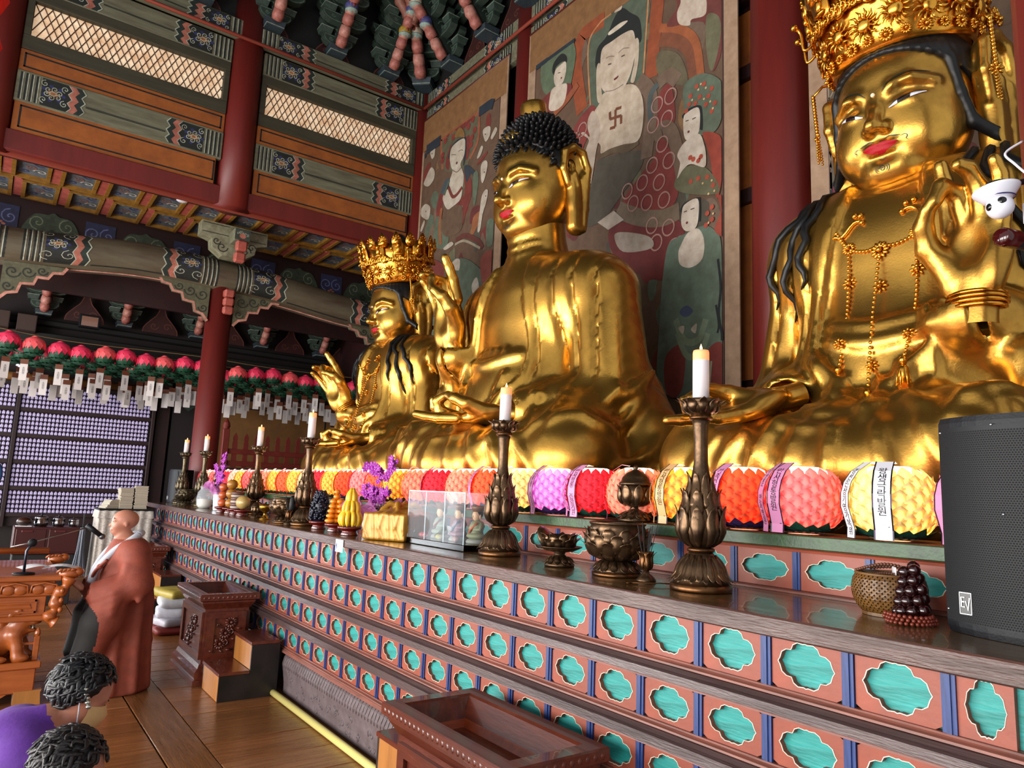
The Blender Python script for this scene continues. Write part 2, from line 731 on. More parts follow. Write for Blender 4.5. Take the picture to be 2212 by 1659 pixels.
# ------------------------------------------------------------------ floor with separate boards
b = MB()
b.bbox((-8.0, -3.0, -.08), (7.4, 19.0, -.022))
floor = struct('floor', b, mat('floor_ground', (.05, .03, .02), .8))
FLOORM = [mat('floor_board_%s' % n, c, .20, 0, c2, 5, .5, .3, 22, stretch=(.35, 5, 1), rvar=.13) for n, c, c2 in
          (('a', (.58, .37, .21), (.38, .22, .11)), ('b', (.53, .34, .19), (.34, .20, .10)), ('c', (.62, .42, .26), (.42, .25, .14)))]
FLOORY = [mat('floor_beam_%s' % n, c, .20, 0, c2, 5, .5, .3, 22, stretch=(5, .35, 1), rvar=.13) for n, c, c2 in
          (('a', (.54, .35, .20), (.36, .21, .11)), ('b', (.50, .33, .19), (.33, .20, .10)))]
xs = [-5.6, -4.2, -2.8, -1.4, -.15, 1.27, 2.50]
cnt = 0
for i, x in enumerate(xs):
    for (y0, y1) in ((-2.8, 4.5), (4.5, 9.9), (9.9, 17.8)):
        b = MB()
        b.bevbox((x + .16, (y0 + y1) / 2, -.012), (.31, y1 - y0 - .008, .024), .004)
        b.build('floor_beam', FLOORY[(i + int(y0)) % 2], floor)
    if i + 1 < len(xs):
        y = -2.8
        while y < 17.6:
            wd = rnd.uniform(.30, .46)
            x0, x1 = x + .322, xs[i + 1] - .006
            b = MB()
            b.bevbox(((x0 + x1) / 2, y + wd / 2, -.013 + rnd.uniform(-.002, .001)), (x1 - x0, wd - .008, .024), .004)
            b.build('floor_board', FLOORM[rnd.randrange(3)], floor)
            y += wd
            cnt += 1
# ------------------------------------------------------------------ altar
alt = thing('altar', 'long brown wooden altar platform with turquoise and orange panel front', 'altar', (0, 0, 0))
YA, YB_ = -.6, 13.95
b = MB()
b.bbox((2.70, YA, 0.0), (3.19, YB_ - .1, 1.46))
b.build('core', DARK, alt)
b = MB()
b.bevbox(((2.44 + 3.24) / 2, (YA + YB_ + .5) / 2, 1.5), (.80, YB_ + .5 - YA, .07), .008)
tt = b.build('table_top', BROWNT, alt)
b = MB()
b.bevbox((2.447, (YA + YB_ + .5) / 2, 1.4985), (.022, YB_ + .5 - YA, .074), .006)
b.build('front_lip', mat('scuffed_lip', (.33, .22, .19), .4, 0, (.20, .125, .105), 7, .5, .3, 40, stretch=(4, .4, 4), rvar=.14), alt)


def longmould(name, prof, m, y0, y1):
    """a moulding run: profile in (x, z) swept along y"""
    b = MB()
    b.loft([[(x, y0, z) for x, z in prof], [(x, y1, z) for x, z in prof]])
    return b.build(name, m, alt)


ROWS = [(1.268, 1.462), (.992, 1.160), (.714, .876), (.432, .586)]
OUT = [(0, .30), (.05, .285), (.09, .22), (.10, .16), (.17, .19), (.235, .15), (.25, .06), (.275, .0)]
q4 = []
for (sx, sy) in ((1, 1), (1, -1), (-1, -1), (-1, 1)):
    pass


def lobed(wd, hg, pointy=True, n=5):
    """quatrefoil-cloud outline with a cusp at each end"""
    pts = []
    quarter = [(wd * 1.0, 0), (wd * .93, hg * .16), (wd * .86, hg * .45), (wd * .70, hg * .60), (wd * .52, hg * .62)]
    q2 = [(wd * .50, hg * .66), (wd * .44, hg * .86), (wd * .28, hg * .99), (wd * .08, hg * .96), (0, hg * 1.0)]
    Q = quarter + q2
    pts = [(x, y) for x, y in Q] + [(-x, y) for x, y in Q[::-1][1:]]
    pts = pts + [(-x, -y) for x, y in pts[1:-1]]
    return pts


def frame_panel(name, parent, y, z0, z1, wd, X, outline, m=ORANGE, hole=.024):
    """orange board with a shaped opening, faced -x, at centre y"""
    zc, hh = (z0 + z1) / 2, (z1 - z0) / 2
    n = len(outline)
    key = ('frame', round(wd, 3), round(z1 - z0, 3), round(outline[0][0], 3))
    if key not in MESHC:
        b = MB()
        ang = [math.atan2(p[1], p[0]) for p in outline]
        rect = []
        for a in ang:
            c, s_ = math.cos(a), math.sin(a)
            k = min(wd / abs(c) if abs(c) > 1e-6 else 9, hh / abs(s_) if abs(s_) > 1e-6 else 9)
            rect.append((k * c, k * s_))
        f = lambda p, x: (x, p[0], p[1])
        b.loft([[f(p, hole) for p in outline], [f(p, 0.0) for p in outline], [f(p, 0.0) for p in rect], [f(p, hole) for p in rect]], False, False)
        MESHC[key] = b.mesh(name, m)
        b = MB()
        o2 = [(p[0] * 1.03, p[1] * 1.04) for p in outline]
        b.loft([[f(p, -.0015) for p in o2], [f(p, -.0015) for p in outline], [f(p, .004) for p in outline]], False, False)
        MESHC[key + ('rim',)] = b.mesh('panel_rim', CREAM)
    o = put(name, MESHC[key], parent, (X, y, zc))
    put('panel_rim', MESHC[key + ('rim',)], o)
    return o


MESHC = {}
PITCH = .3272
for r, (z0, z1) in enumerate(ROWS):
    # back board, one turquoise board per row bay so that each hollow keeps its own
    y = 1.078
    ks = range(-4, 40)
    for k in ks:
        yc = y + PITCH * (k - .5)
        if yc > YB_ - .2 or (r == 3 and yc > 13.0):
            continue
        wd = PITCH / 2 - .024
        near = yc < 11
        ol = lobed(wd * .80, (z1 - z0) / 2 * .80)
        if k == 0 and r == 0:
            wd = .078
            yc = y - .022 - wd
            ol = lobed(wd * .72, (z1 - z0) / 2 * .84)
        frame_panel('panel_frame', alt, yc, z0, z1, wd, 2.528, ol)
        key = ('teal', r)
        if key not in MESHC:
            b = MB()
            b.bbox((.0, -wd, -(z1 - z0) / 2), (.012, wd, (z1 - z0) / 2))
            MESHC[key] = b.mesh('turquoise_panel', TEAL)
        put('turquoise_panel', MESHC[key], alt, (2.552, y + PITCH * (k - .5), (z0 + z1) / 2))
        key = ('post', r)
        if key not in MESHC:
            b = MB()
            hz = (z1 - z0) / 2
            for (yy, ww, dd) in ((-.0135, .016, .012), (.0, .016, .018), (.0135, .016, .012)):
                b.bbox((-dd + .008, yy - ww / 2, -hz), (.012, yy + ww / 2, hz))
            MESHC[key] = b.mesh('post', BLUEP)
        put('post', MESHC[key], alt, (2.524, y + PITCH * k, (z0 + z1) / 2))
for r in range(4):
    zt = ROWS[r][0]
    zb = ROWS[r + 1][1] if r < 3 else .385
    ye = YB_ - .05 if r < 3 else 13.0
    # thin rose ledges above and below, broad brown roll between
    longmould('ledge', [(2.60, zt), (2.515, zt), (2.512, zt - .006), (2.520, zt - .014), (2.505, zt - .018), (2.503, zt - .026), (2.60, zt - .026)], PINKW, YA, ye)
    if r < 3:
        longmould('moulding', [(2.60, zt - .026), (2.492, zt - .028), (2.474, zt - .040), (2.486, zt - .046), (2.470, zt - .052), (2.468, zb + .024), (2.484, zb + .018), (2.60, zb + .018)], BROWN, YA, ye)
        longmould('ledge', [(2.60, zb + .018), (2.505, zb + .018), (2.505, zb + .010), (2.516, zb + .006), (2.514, zb), (2.60, zb)], PINKW, YA, ye)
longmould('ledge', [(2.60, .410), (2.50, .405), (2.49, .392), (2.49, .380), (2.60, .378)], PINKW, YA, 6.97)
# carved plinth: bulging board with raised scrolls
prof = [(2.62, .378), (2.545, .376), (2.515, .34), (2.500, .28), (2.515, .20), (2.530, .10), (2.532, .012), (2.62, .012)]
pl = longmould('plinth', prof, PLINTH, YA, 6.95)
b = MB()


def plx(z):
    zz = [p[1] for p in prof[1:7]][::-1]
    xx = [p[0] for p in prof[1:7]][::-1]
    return float(np.interp(z, zz, xx))


for k in range(60):
    y = 6.88 - .052 * k
    pts = [(plx(z) - .002, y + .02 * math.sin(z * 9) + rnd.uniform(-.004, .004), z) for z in (.365, .33, .30, .27, .25)]
    b.tube(pts, [.006, .007, .006, .005, .002], 5)
for k in range(70):
    y = rnd.uniform(3.2, 6.8)
    z = rnd.uniform(.05, .23)
    sp = spiral(0, 0, rnd.uniform(.015, .035), 1.1, 8, rnd.uniform(0, 6), rnd.choice((-1, 1)))
    b.tube([(plx(z + p[1]) - .001, y + p[0], z + p[1]) for p in sp], .0045, 4)
b.build('carved_scrolls', PLINTH, pl, smooth=True, kind='stuff')
# second tier: riser behind the table and green shelf carrying the lanterns
b = MB()
b.bbox((3.235, YA, 1.5), (3.40, YB_, 1.76))
b.build('riser_core', DARK, alt)
for k in range(-4, 40):
    yc = 2.018 + .3555 * (k - .5)
    if yc > YB_ - .2:
        break
    wd = .3555 / 2 - .020
    ol = lobed(wd * .84, .062)
    frame_panel('riser_panel_frame', alt, yc, 1.553, 1.730, wd, 3.195, ol)
    key = 'rteal'
    if key not in MESHC:
        b = MB()
        b.bbox((0, -wd, -.085), (.012, wd, .085))
        MESHC[key] = b.mesh('turquoise_panel', TEAL)
        b = MB()
        for (yy, ww, dd) in ((-.013, .014, .012), (.0, .016, .018), (.013, .014, .012)):
            b.bbox((-dd + .008, yy - ww / 2, -.088), (.012, yy + ww / 2, .088))
        MESHC['rpost'] = b.mesh('post', BLUEP)
    put('turquoise_panel', MESHC[key], alt, (3.217, yc, 1.6415))
    put('post', MESHC['rpost'], alt, (3.192, yc + .3555 / 2, 1.6415))
longmould('riser_base', [(3.24, 1.536), (3.165, 1.536), (3.165, 1.546), (3.18, 1.551), (3.24, 1.553)], PINKW, YA, YB_)
longmould('riser_cap', [(3.24, 1.730), (3.175, 1.730), (3.17, 1.742), (3.155, 1.748), (3.15, 1.758), (3.24, 1.758)], ORANGE, YA, YB_)
b = MB()
b.bevbox((3.36, (YA + YB_ + .2) / 2, 1.785), (.50, YB_ + .2 - YA, .056), .006)
b.build('shelf', mat('shelf_board', (.45, .20, .14), .5, 0, (.3, .13, .1), 8, .5), alt)
b = MB()
b.bevbox((3.106, (YA + YB_ + .2) / 2, 1.782), (.014, YB_ + .2 - YA, .060), .004)
b.build('shelf_edge', GREENP, alt)
b = MB()
b.bbox((3.61, YA, 1.0), (6.95, YB_, 1.766))
b.build('statue_dais', mat('dais_wood', (.12, .07, .05), .6, 0, (.08, .05, .04), 6, .5), alt)
# yellow pipe on the floor along the foot of the altar
b = MB()
b.tube([(2.43, 3.0, .03), (2.43, 6.96, .03)], .029, 12)
tag(b.build('floor_pipe', mat('cream_pvc', (.80, .75, .45), .4), smooth=True), 'pale yellow plastic pipe lying on the floor along the altar foot', 'pipe')

# ------------------------------------------------------------------ columns, walls


def column(name, x, y, r, z0, z1, lean=0.0):
    b = MB()
    b.lathe([(r * 1.02, z0), (r, z0 + (z1 - z0) * .3), (r * .97, z1)], 28, (x, y, 0))
    o = b.build(name, RED, smooth=True)
    o['kind'] = 'structure'
    return o


column('pillar', 3.40, 14.7, .245, 0, 5.75)                 # aisle column under the round beam
column('pillar', 3.12, 13.42, .30, 6.95, 11.2)            # upper storey columns
column('pillar', -.62, 13.42, .30, 6.95, 11.2)
column('pillar', 7.02, 13.42, .28, 1.8, 11.2)             # corner
column('pillar', 7.15, 9.62, .30, 1.8, 11.2)             # between paintings
column('pillar', 7.12, 4.57, .36, 1.8, 11.2)
column('pillar', 3.40, .78, .27, 0, 6.0)                   # beside the camera, at the right of the frame

b = MB()
b.bbox((7.25, -3, 0), (7.35, 13.6, 14.3))
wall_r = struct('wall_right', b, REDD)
# behind the gap between the hanging pictures: dark timbers with ochre infill
for (z0, z1) in ((5.75, 7.25), (3.4, 5.6), (7.4, 8.2)):
    b = MB()
    b.bbox((7.20, 3.0, z0), (7.25, 9.3, z1))
    o = b.build('ochre_infill', OCHRE, wall_r)
    b = MB()
    b.bbox((7.192, 4.86, z0 + .05), (7.20, 4.875, z1 - .05))
    b.build('black_line', DARK, o)
for z in (5.68, 7.32, 8.4):
    b = MB()
    b.bbox((7.12, -2, z - .09), (7.25, 13, z + .09))
    b.build('wall_rail', REDD, wall_r)

# ---- dancheong: painted beam ends drawn with flat shapes
def C(h):
    return lin(h)


CW, CK, CG, CP, CB, CO, CR_ = C('b9bfae'), C('1c211f'), C('4c6a5c'), C('b9705f'), C('30356f'), C('b06a34'), C('5a1f1b')


def strip(mb, M, ua, ub, v0, v1, z, n=8):
    """filled band between u=ua(v) and u=ub(v)"""
    vs = []
    for k in range(n + 1):
        v = v0 + (v1 - v0) * k / n
        t = k / n
        vs += [M @ Vector((ua(t), v, z)), M @ Vector((ub(t), v, z))]
    mb.add(vs, [(2 * i, 2 * i + 1, 2 * i + 3, 2 * i + 2) for i in range(n)])


def dancheong_end(mb, M, u0, sgn, H, W, v0=0.0, dark=CK):
    """one painted end, W wide, starting at u0 and running in direction sgn"""
    K = lambda t: (lambda s: u0 + sgn * t)
    zz = lambda t, a: a * (1 - abs(((t * 3) % 1) * 2 - 1))
    mb.col = CW
    for i in range(4):
        a = W * (.05 + .075 * i)
        mb.col = CK
        strip(mb, M, lambda t: u0 + sgn * a, lambda t: u0 + sgn * (a + W * .03), v0, v0 + H, .002)
        mb.col = CW
        strip(mb, M, lambda t: u0 + sgn * (a + W * .032), lambda t: u0 + sgn * (a + W * .048), v0, v0 + H, .002)
    mb.col = dark
    strip(mb, M, lambda t: u0 + sgn * W * .36, lambda t: u0 + sgn * (W * .74 + zz(t, W * .06)), v0, v0 + H, .002, 12)
    mb.col = CW
    strip(mb, M, lambda t: u0 + sgn * (W * .74 + zz(t, W * .06)), lambda t: u0 + sgn * (W * .755 + zz(t, W * .06)), v0, v0 + H, .003, 12)
    mb.col = CP
    strip(mb, M, lambda t: u0 + sgn * (W * .755 + zz(t, W * .06)), lambda t: u0 + sgn * (W * .85 + zz(t, W * .06)), v0, v0 + H, .002, 12)
    mb.col = C('22302b')
    strip(mb, M, lambda t: u0 + sgn * (W * .85 + zz(t, W * .06)), lambda t: u0 + sgn * (W * .94 + zz(t, W * .06)), v0, v0 + H, .002, 12)
    mb.col = CW
    strip(mb, M, lambda t: u0 + sgn * (W * .94 + zz(t, W * .06)), lambda t: u0 + sgn * (W * .96 + zz(t, W * .06)), v0, v0 + H, .003, 12)
    # lotus with scrolls
    cx, cy = u0 + sgn * W * .53, v0 + H * .52
    R = min(W * .16, H * .42)
    mb.col = CB
    for k in range(7):
        a = 2 * PI * k / 7
        mb.flat(circle(cx + R * .95 * math.cos(a), cy + R * .8 * math.sin(a), R * .22, R * .2, 8), .0035, M)
    mb.col = CO
    mb.flat(circle(cx, cy, R * .5, R * .32, 10), .004, M)
    mb.col = CW
    for k in range(6):
        a = 2 * PI * k / 6 + .3
        stroke(mb, spiral(cx + R * .62 * math.cos(a), cy + R * .5 * math.sin(a), R * .34, 1.3, 12, a + PI, -1), R * .09, .005, M)
    stroke(mb, circle(cx, cy, R * .3, R * .22, 10) + [circle(cx, cy, R * .3, R * .22, 10)[0]], R * .09, .006, M)
    for q in (-1, 1):
        stroke(mb, spiral(u0 + sgn * W * .40, cy + q * H * .3, H * .13, 1.4, 12, q * 1.5, q), R * .08, .005, M)
        stroke(mb, spiral(u0 + sgn * W * .70, cy + q * H * .28, H * .13, 1.4, 12, q * 1.5 + PI, -q), R * .08, .005, M)


def painted_beam(name, parent, L, H, M, Wd, mid=True, v0=0.0):
    mb = MB()
    dancheong_end(mb, M, 0, 1, H, Wd, v0)
    dancheong_end(mb, M, L, -1, H, Wd, v0)
    if mid:
        mb.col = CK
        for v in (.36, .40):
            strip(mb, M, lambda t: Wd * 1.02, lambda t: L - Wd * 1.02, v0 + H * v, v0 + H * (v + .025), .002, 1)
    return mb.build(name, PRINT, parent)


b = MB()
b.bbox((-.7, 13.55, 6.96), (7.1, 13.65, 12.0))
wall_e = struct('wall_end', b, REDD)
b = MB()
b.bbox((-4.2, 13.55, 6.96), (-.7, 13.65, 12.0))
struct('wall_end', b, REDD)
PAPER = mat('window_paper', (.88, .80, .68), .8, 0, (.74, .56, .40), 5, .7, emit=.62)
WBAR = mat('lattice_wood', (.30, .20, .16), .7)
wi = 0
for (x0, x1) in ((-.33, 2.83), (3.42, 6.78)):
    wi += 1
    L = x1 - x0
    xm = (x0 + x1) / 2
    Mf = Matrix(((1, 0, 0, x0), (0, 0, -1, 13.35), (0, 1, 0, 0), (0, 0, 0, 1)))
    # red bottom beam, ochre panels, painted beam, olive window frame, top painted beams
    def board(name, z0, z1, y, m, parent=wall_e, xa=x0, xb=x1):
        b = MB()
        b.bevbox(((xa + xb) / 2, y + .06, (z0 + z1) / 2), (xb - xa, .12, z1 - z0), .012)
        return b.build(name, m, parent)

    def outline(parent, z0, z1, y, ins=.10, xa=x0, xb=x1):
        b = MB()
        for w_, m_ in ((.025, 0),):
            a, c = xa + ins, xb - ins
            for (p, q) in (((a, z0), (c, z0 + w_)), ((a, z1 - w_), (c, z1)), ((a, z0), (a + w_, z1)), ((c - w_, z0), (c, z1))):
                b.bbox((p[0], y - .004, p[1]), (q[0], y + .004, q[1]))
        b.build('painted_frame_line', DARK, parent)
    board('red_beam', 6.96, 7.30, 13.26, RED, xa=x0 - .1, xb=x1 + .1)
    o = board('ochre_panel', 7.30, 7.82, 13.30, OCHRE, xa=x0 + .02, xb=x1 - .08)
    outline(o, 7.37, 7.75, 13.30)
    o = board('painted_beam', 7.80, 8.33, 13.28, PALE)
    painted_beam('beam_ornament', o, L, .46, Matrix.Translation((0, -.075, 7.83)) @ Mf, .95)
    o = board('ochre_panel', 8.33, 8.70, 13.30, OCHRE)
    outline(o, 8.39, 8.64, 13.30, .06)
    # window
    win = board('window_%d' % wi, 8.70, 8.95, 13.28, OLIVE, None)
    win['kind'] = 'structure'
    for (za, zb, xa, xb) in ((9.56, 9.74, x0, x1), (8.95, 9.56, x0, x0 + .10), (8.95, 9.56, x1 - .10, x1)):
        b = MB()
        b.bevbox(((xa + xb) / 2, 13.34, (za + zb) / 2), (xb - xa, .12, zb - za), .01)
        b.build('window_frame', OLIVE, win)
    b = MB()
    b.bbox((x0 + .08, 13.40, 8.94), (x1 - .08, 13.42, 9.58))
    b.build('window_pane', PAPER, win)
    xa, xb, za, zb = x0 + .10, x1 - .10, 8.95, 9.56
    n = int((xb - xa + .6) / .115)
    for k in range(n):
        for sg in (-1, 1):
            t = xa - (.30 if sg > 0 else -.30 + .3) + k * .115 - (.3 if sg < 0 else .3) * 0
            # bar through (t, za) with slope sg*2.0
            pts = []
            p0 = [t, za]
            p1 = [t + sg * .31, zb]
            if sg < 0:
                p0[0] += .31
                p1[0] += .31
            # clip to opening
            (ax, az), (bx_, bz) = p0, p1
            if max(ax, bx_) <= xa or min(ax, bx_) >= xb:
                continue
            def clipx(ax, az, bx_, bz, lim, keep_gt):
                if keep_gt:
                    if ax < lim:
                        f = (lim - ax) / (bx_ - ax); ax, az = lim, az + f * (bz - az)
                    if bx_ < lim:
                        f = (lim - bx_) / (ax - bx_); bx_, bz = lim, bz + f * (az - bz)
                else:
                    if ax > lim:
                        f = (lim - ax) / (bx_ - ax); ax, az = lim, az + f * (bz - az)
                    if bx_ > lim:
                        f = (lim - bx_) / (ax - bx_); bx_, bz = lim, bz + f * (az - bz)
                return ax, az, bx_, bz
            ax, az, bx_, bz = clipx(ax, az, bx_, bz, xa, True)
            ax, az, bx_, bz = clipx(ax, az, bx_, bz, xb, False)
            b = MB()
            b.tube([(ax, 13.385 + .004 * sg, az), (bx_, 13.385 + .004 * sg, bz)], .0085, 4)
            b.build('lattice_bar', WBAR, win)
    o = board('painted_beam', 9.74, 10.20, 13.28, PALE)
    painted_beam('beam_ornament', o, L, .42, Matrix.Translation((0, -.075, 9.76)) @ Mf, 1.0)
    o = board('painted_beam', 10.24, 10.62, 13.20, PALE, xa=x0 - .3, xb=x1 + .3)
    painted_beam('beam_ornament', o, L + .5, .34, Matrix.Translation((-.2, -.155, 10.26)) @ Mf, 1.15)
# copper rails
b = MB()
b.tube([(-4, 13.12, 10.22), (6.85, 13.12, 10.22)], .035, 8)
o = b.build('trim_1', COPPER, smooth=True)
o['kind'] = 'structure'
b = MB()
b.tube([(6.84, 13.1, 10.22), (6.84, 2, 10.22)], .035, 8)
o = b.build('trim_2', COPPER, smooth=True)
o['kind'] = 'structure'
# back wall: painted beams above the pictures
for (y0, y1) in ((9.95, 13.15), (4.95, 9.35), (.3, 4.3)):
    Mb = Matrix(((0, 0, -1, 6.93), (-1, 0, 0, y1), (0, 1, 0, 0), (0, 0, 0, 1)))
    for (z0, z1) in ((9.80, 10.20), (10.25, 10.62)):
        b = MB()
        b.bbox((6.94, y0 - .2, z0), (7.05, y1 + .2, z1))
        o = b.build('painted_beam', PALE, wall_r)
        painted_beam('beam_ornament', o, y1 - y0, z1 - z0 - .02, Matrix.Translation((0, 0, z0 + .01)) @ Mb, .95)
# roof lid far above, dark
b = MB()
b.bbox((-8.2, -3, 14.2), (7.4, 13.7, 14.3))
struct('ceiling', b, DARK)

# ------------------------------------------------------------------ aisle: coffered ceiling, frieze, round beam, outer wall
b = MB()
b.bbox((-4, 13.45, 7.10), (8.5, 15.9, 7.16))
ceil2 = struct('ceiling_aisle', b, mat('coffer_back', (.10, .10, .12), .7))
COFF = mat('coffer_print', (1, 1, 1), .65, 0, (.6, .55, .5), 14, .5, attr=True)
YELL = mat('coffer_yellow', (.55, .38, .06), .6, 0, (.36, .24, .05), 9, .5)
cmesh = None
for j in range(2):
    for i in range(-3, 12):
        x0 = -.9 + .70 * i + (.35 if j else 0) * .5
        y0 = 13.60 + 1.08 * j
        if cmesh is None:
            b = MB()
            W_, D_ = .50, .92
            b.col = C('5f6a74')
            b.flat([(.0, 0), (0, D_), (W_, D_), (W_, 0)], .07)
            for k, (cx, cy) in enumerate(((.14, .2), (.36, .28), (.22, .5), (.38, .64), (.14, .72))):
                b.col = [C('b5b8b0'), C('3b4274'), C('8a5a50')][k % 3]
                stroke(b, spiral(cx, cy, .11, 1.4, 12, k, 1 if k % 2 else -1), .03, .065)
            pm = b.mesh('coffer_panel', COFF)
            b = MB()
            for (p, q) in (((-.03, -.03), (W_ + .03, .03)), ((-.03, D_ - .03), (W_ + .03, D_ + .03)), ((-.03, 0), (.03, D_)), ((W_ - .03, 0), (W_ + .03, D_))):
                b.bbox((p[0], p[1], .0), (q[0], q[1], .10))
            cmesh = b.mesh('coffer_frame', YELL)
            b = MB()
            b.bbox((-.13, -.13, -.01), (-.05, -.05, .06))
            b.bbox((-.155, -.02, .02), (-.03, D_ - .02, .07))
            km = b.mesh('coffer_crossing', PINK)
        f = put('coffer_frame', cmesh, ceil2, (x0, y0, 6.99))
        put('coffer_panel', pm, f)
        put('coffer_crossing', km, f)
b = MB()
b.bbox((-4, 13.45, 6.93), (8.5, 13.52, 7.0))
b.build('ceiling_edge', COPPER, ceil2)
# frieze boards, green scrolls and blue scrolls in turn
b = MB()
b.bbox((-4, 15.86, 5.4), (8.5, 15.95, 7.1))
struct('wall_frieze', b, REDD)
for i in range(12):
    x0 = -1.5 + .80 * i
    blue = i % 2
    W_ = .52 if blue else .98
    b = MB()
    M = Matrix(((1, 0, 0, x0 - W_ / 2 + .4), (0, 0, -1, 15.86), (0, 1, 0, 6.10), (0, 0, 0, 1)))
    H_ = .78
    if blue:
        ol = [(0, 0), (W_, 0), (W_, H_), (0, H_)]
    else:
        ol = catmull([(.1, .0), (W_ - .1, 0), (W_ + .0, .25), (W_ - .06, .5), (W_ * .8, H_ * .9), (W_ * .6, H_ * .93), (W_ / 2, H_), (W_ * .4, H_ * .93), (W_ * .2, H_ * .9), (.06, .5), (0, .25)], 3, True)
    b.col = C('2b2f56') if blue else C('3c4a38')
    b.prism(ol, .0, .03 if blue else .06, M)
    z = .033 if blue else .063
    b.col = C('6d76a8') if blue else C('77826a')
    for q in (-1, 1):
        for (v, r) in ((.22, .14), (.55, .15)):
            stroke(b, spiral(W_ / 2 + q * W_ * .24, v, r, 1.5, 16, PI / 2 + (0 if q > 0 else PI), q), .022, z, M)
    b.col = CP if blue else C('1d241c')
    for k in range(5):
        a = 2 * PI * k / 5 + .3
        b.flat(circle(W_ / 2 + .05 * math.cos(a), .38 + .05 * math.sin(a), .035, .022, 8), z + .001, M)
    o = b.build('frieze_board', PRINT)
    tag(o, ('blue scroll board of the frieze' if blue else 'green lotus scroll board of the frieze'), 'frieze board', 'frieze boards above the round beam')
    o['kind'] = 'structure'
    del o['category']
    o.name = 'trim_%d' % (i + 3)

# round beam: a bowed log with painted bands
bx = [(-3, 5.70), (0.0, 5.80), (1.9, 6.0), (3.5, 5.98), (4.6, 5.92), (5.75, 5.79), (6.65, 5.74), (7.5, 5.72)]


def beamz(x):
    P = catmull(bx, 6)
    return float(np.interp(x, [p[0] for p in P], [p[1] for p in P]))


rb = MB()
rb.tube([(x, 14.7, beamz(x)) for x in np.linspace(-3, 7.4, 40)], .335, 24)
beam = struct('beam_round', rb, mat('weathered_log', (.36, .34, .26), .6, 0, (.22, .13, .085), 2.5, .45, .15, 30, stretch=(.4, 2, 2)), smooth=True)


def cyl(x, v, z):
    a = -.35 * PI - (v - .5) * 1.9 + .32 * PI * 0   # around the camera side
    a = PI * 1.18 - (v - .5) * -1.75
    r = .337 + z
    return (x, 14.7 + r * math.cos(a), beamz(x) - r * math.sin(a) * -1 * -1)


def cyl2(x, v, z):
    a = (v - .42) * 2.1            # 0 = straight towards the hall, + = up
    r = .337 + z
    return (x, 14.7 - r * math.cos(a), beamz(x) + r * math.sin(a))


MC = Map(cyl2)
mb = MB()
for (u0, sg) in ((.02, 1), (3.30, -1), (3.55, 1), (7.1, -1), (-.1, -1)):
    dancheong_end(mb, MC, u0, sg, 1.0, 1.05)
mb.build('beam_ornament', PRINT, beam)
mb = MB()
mb.col = C('d89a8a')
strip(mb, Map(lambda x, v, z: cyl2(v, -.22 + x * .06, z)), lambda t: 0, lambda t: 1, .3, 3.3, .004, 24)
strip(mb, Map(lambda x, v, z: cyl2(v, -.22 + x * .06, z)), lambda t: 0, lambda t: 1, 3.8, 7.0, .004, 24)
mb.build('pink_underside_line', PRINT, beam)
mb = MB()
mb.col = CK
strip(mb, Map(lambda x, v, z: cyl2(v, .02 + x * .035, z)), lambda t: 0, lambda t: 1, 1.1, 2.25, .004, 16)
strip(mb, Map(lambda x, v, z: cyl2(v, .02 + x * .035, z)), lambda t: 0, lambda t: 1, 4.65, 6.0, .004, 16)
mb.build('dark_line', PRINT, beam)
# scroll corbels beneath the beam at the column, and at its left end
for (x0, sg, nm) in ((3.16, -1, 'a'), (3.64, 1, 'b'), (-.15, 1, 'c'), (7.0, -1, 'd')):
    b = MB()
    M = Matrix(((sg, 0, 0, x0), (0, 0, -1, 14.62), (0, 1, 0, beamz(x0) - .30), (0, 0, 0, 1)))
    ol = [(0, 0), (.92, .06), (.86, -.05), (.72, -.07), (.66, -.18), (.50, -.19), (.46, -.32), (.28, -.34), (.24, -.50), (.10, -.54), (.0, -.66)]
    b.col = C('5f5f47')
    b.prism(ol if sg > 0 else ol, -.06, .08, M)
    b.col = C('2a2c22')
    for (cx, cy, r) in ((.14, -.16, .12), (.36, -.12, .11), (.10, -.42, .09), (.56, -.07, .085)):
        stroke(b, spiral(cx, cy, r, 1.5, 16, 0, -1), .022, .084, M)
    b.col = C('cf8f7e')
    stroke(b, ol[1:], .05, .083, M)
    b.build('scroll_corbel', PRINT, beam)
# bracket seat above the beam carrying the upper column
b = MB()
b.col = C('8d8d74')
M = Matrix(((1, 0, 0, 3.4), (0, 0, -1, 14.2), (0, 1, 0, 6.25), (0, 0, 0, 1)))
b.prism([(-.62, .62), (-.62, .36), (-.42, .30), (-.40, .14), (-.2, .0), (.2, 0), (.40, .14), (.42, .30), (.62, .36), (.62, .62)], -.15, .15, M)
b.col = C('2c2c24')
for q in (-1, 1):
    for (cx, cy, r) in ((.22, .16, .11), (.33, .26, .08)):
        stroke(b, spiral(q * cx, cy, r, 1.4, 14, 0, q), .02, .155, M)
    for v in (.40, .58):
        stroke(b, [(q * .12, v), (q * .60, v)], .014, .155, M)
seat = b.build('bracket_seat', PRINT)
seat['kind'] = 'structure'
seat.name = 'beam_bracket'
b = MB()
b.bevbox((3.45, 13.95, 6.62), (.30, .5, .24), .02)
b.build('bracket_block', PALE, seat)
for k, (z, y, h_) in enumerate(((6.40, 13.72, .20), (6.19, 13.78, .19))):
    b = MB()
    b.bevbox((3.45, y, z), (.20, .16, h_), .03)
    b.build('bracket_nose', PINK, seat)
b = MB()
b.col = C('3c463d')
Mn = Matrix(((1, 0, 0, 3.31), (0, 0, -1, 13.695), (0, 1, 0, 6.51), (0, 0, 0, 1)))
b.prism([(0, 0), (.28, 0), (.28, .22), (0, .22)], 0, .01, Mn)
b.col = CP
b.flat(circle(.14, .08, .06, .05, 10), .012, Mn)
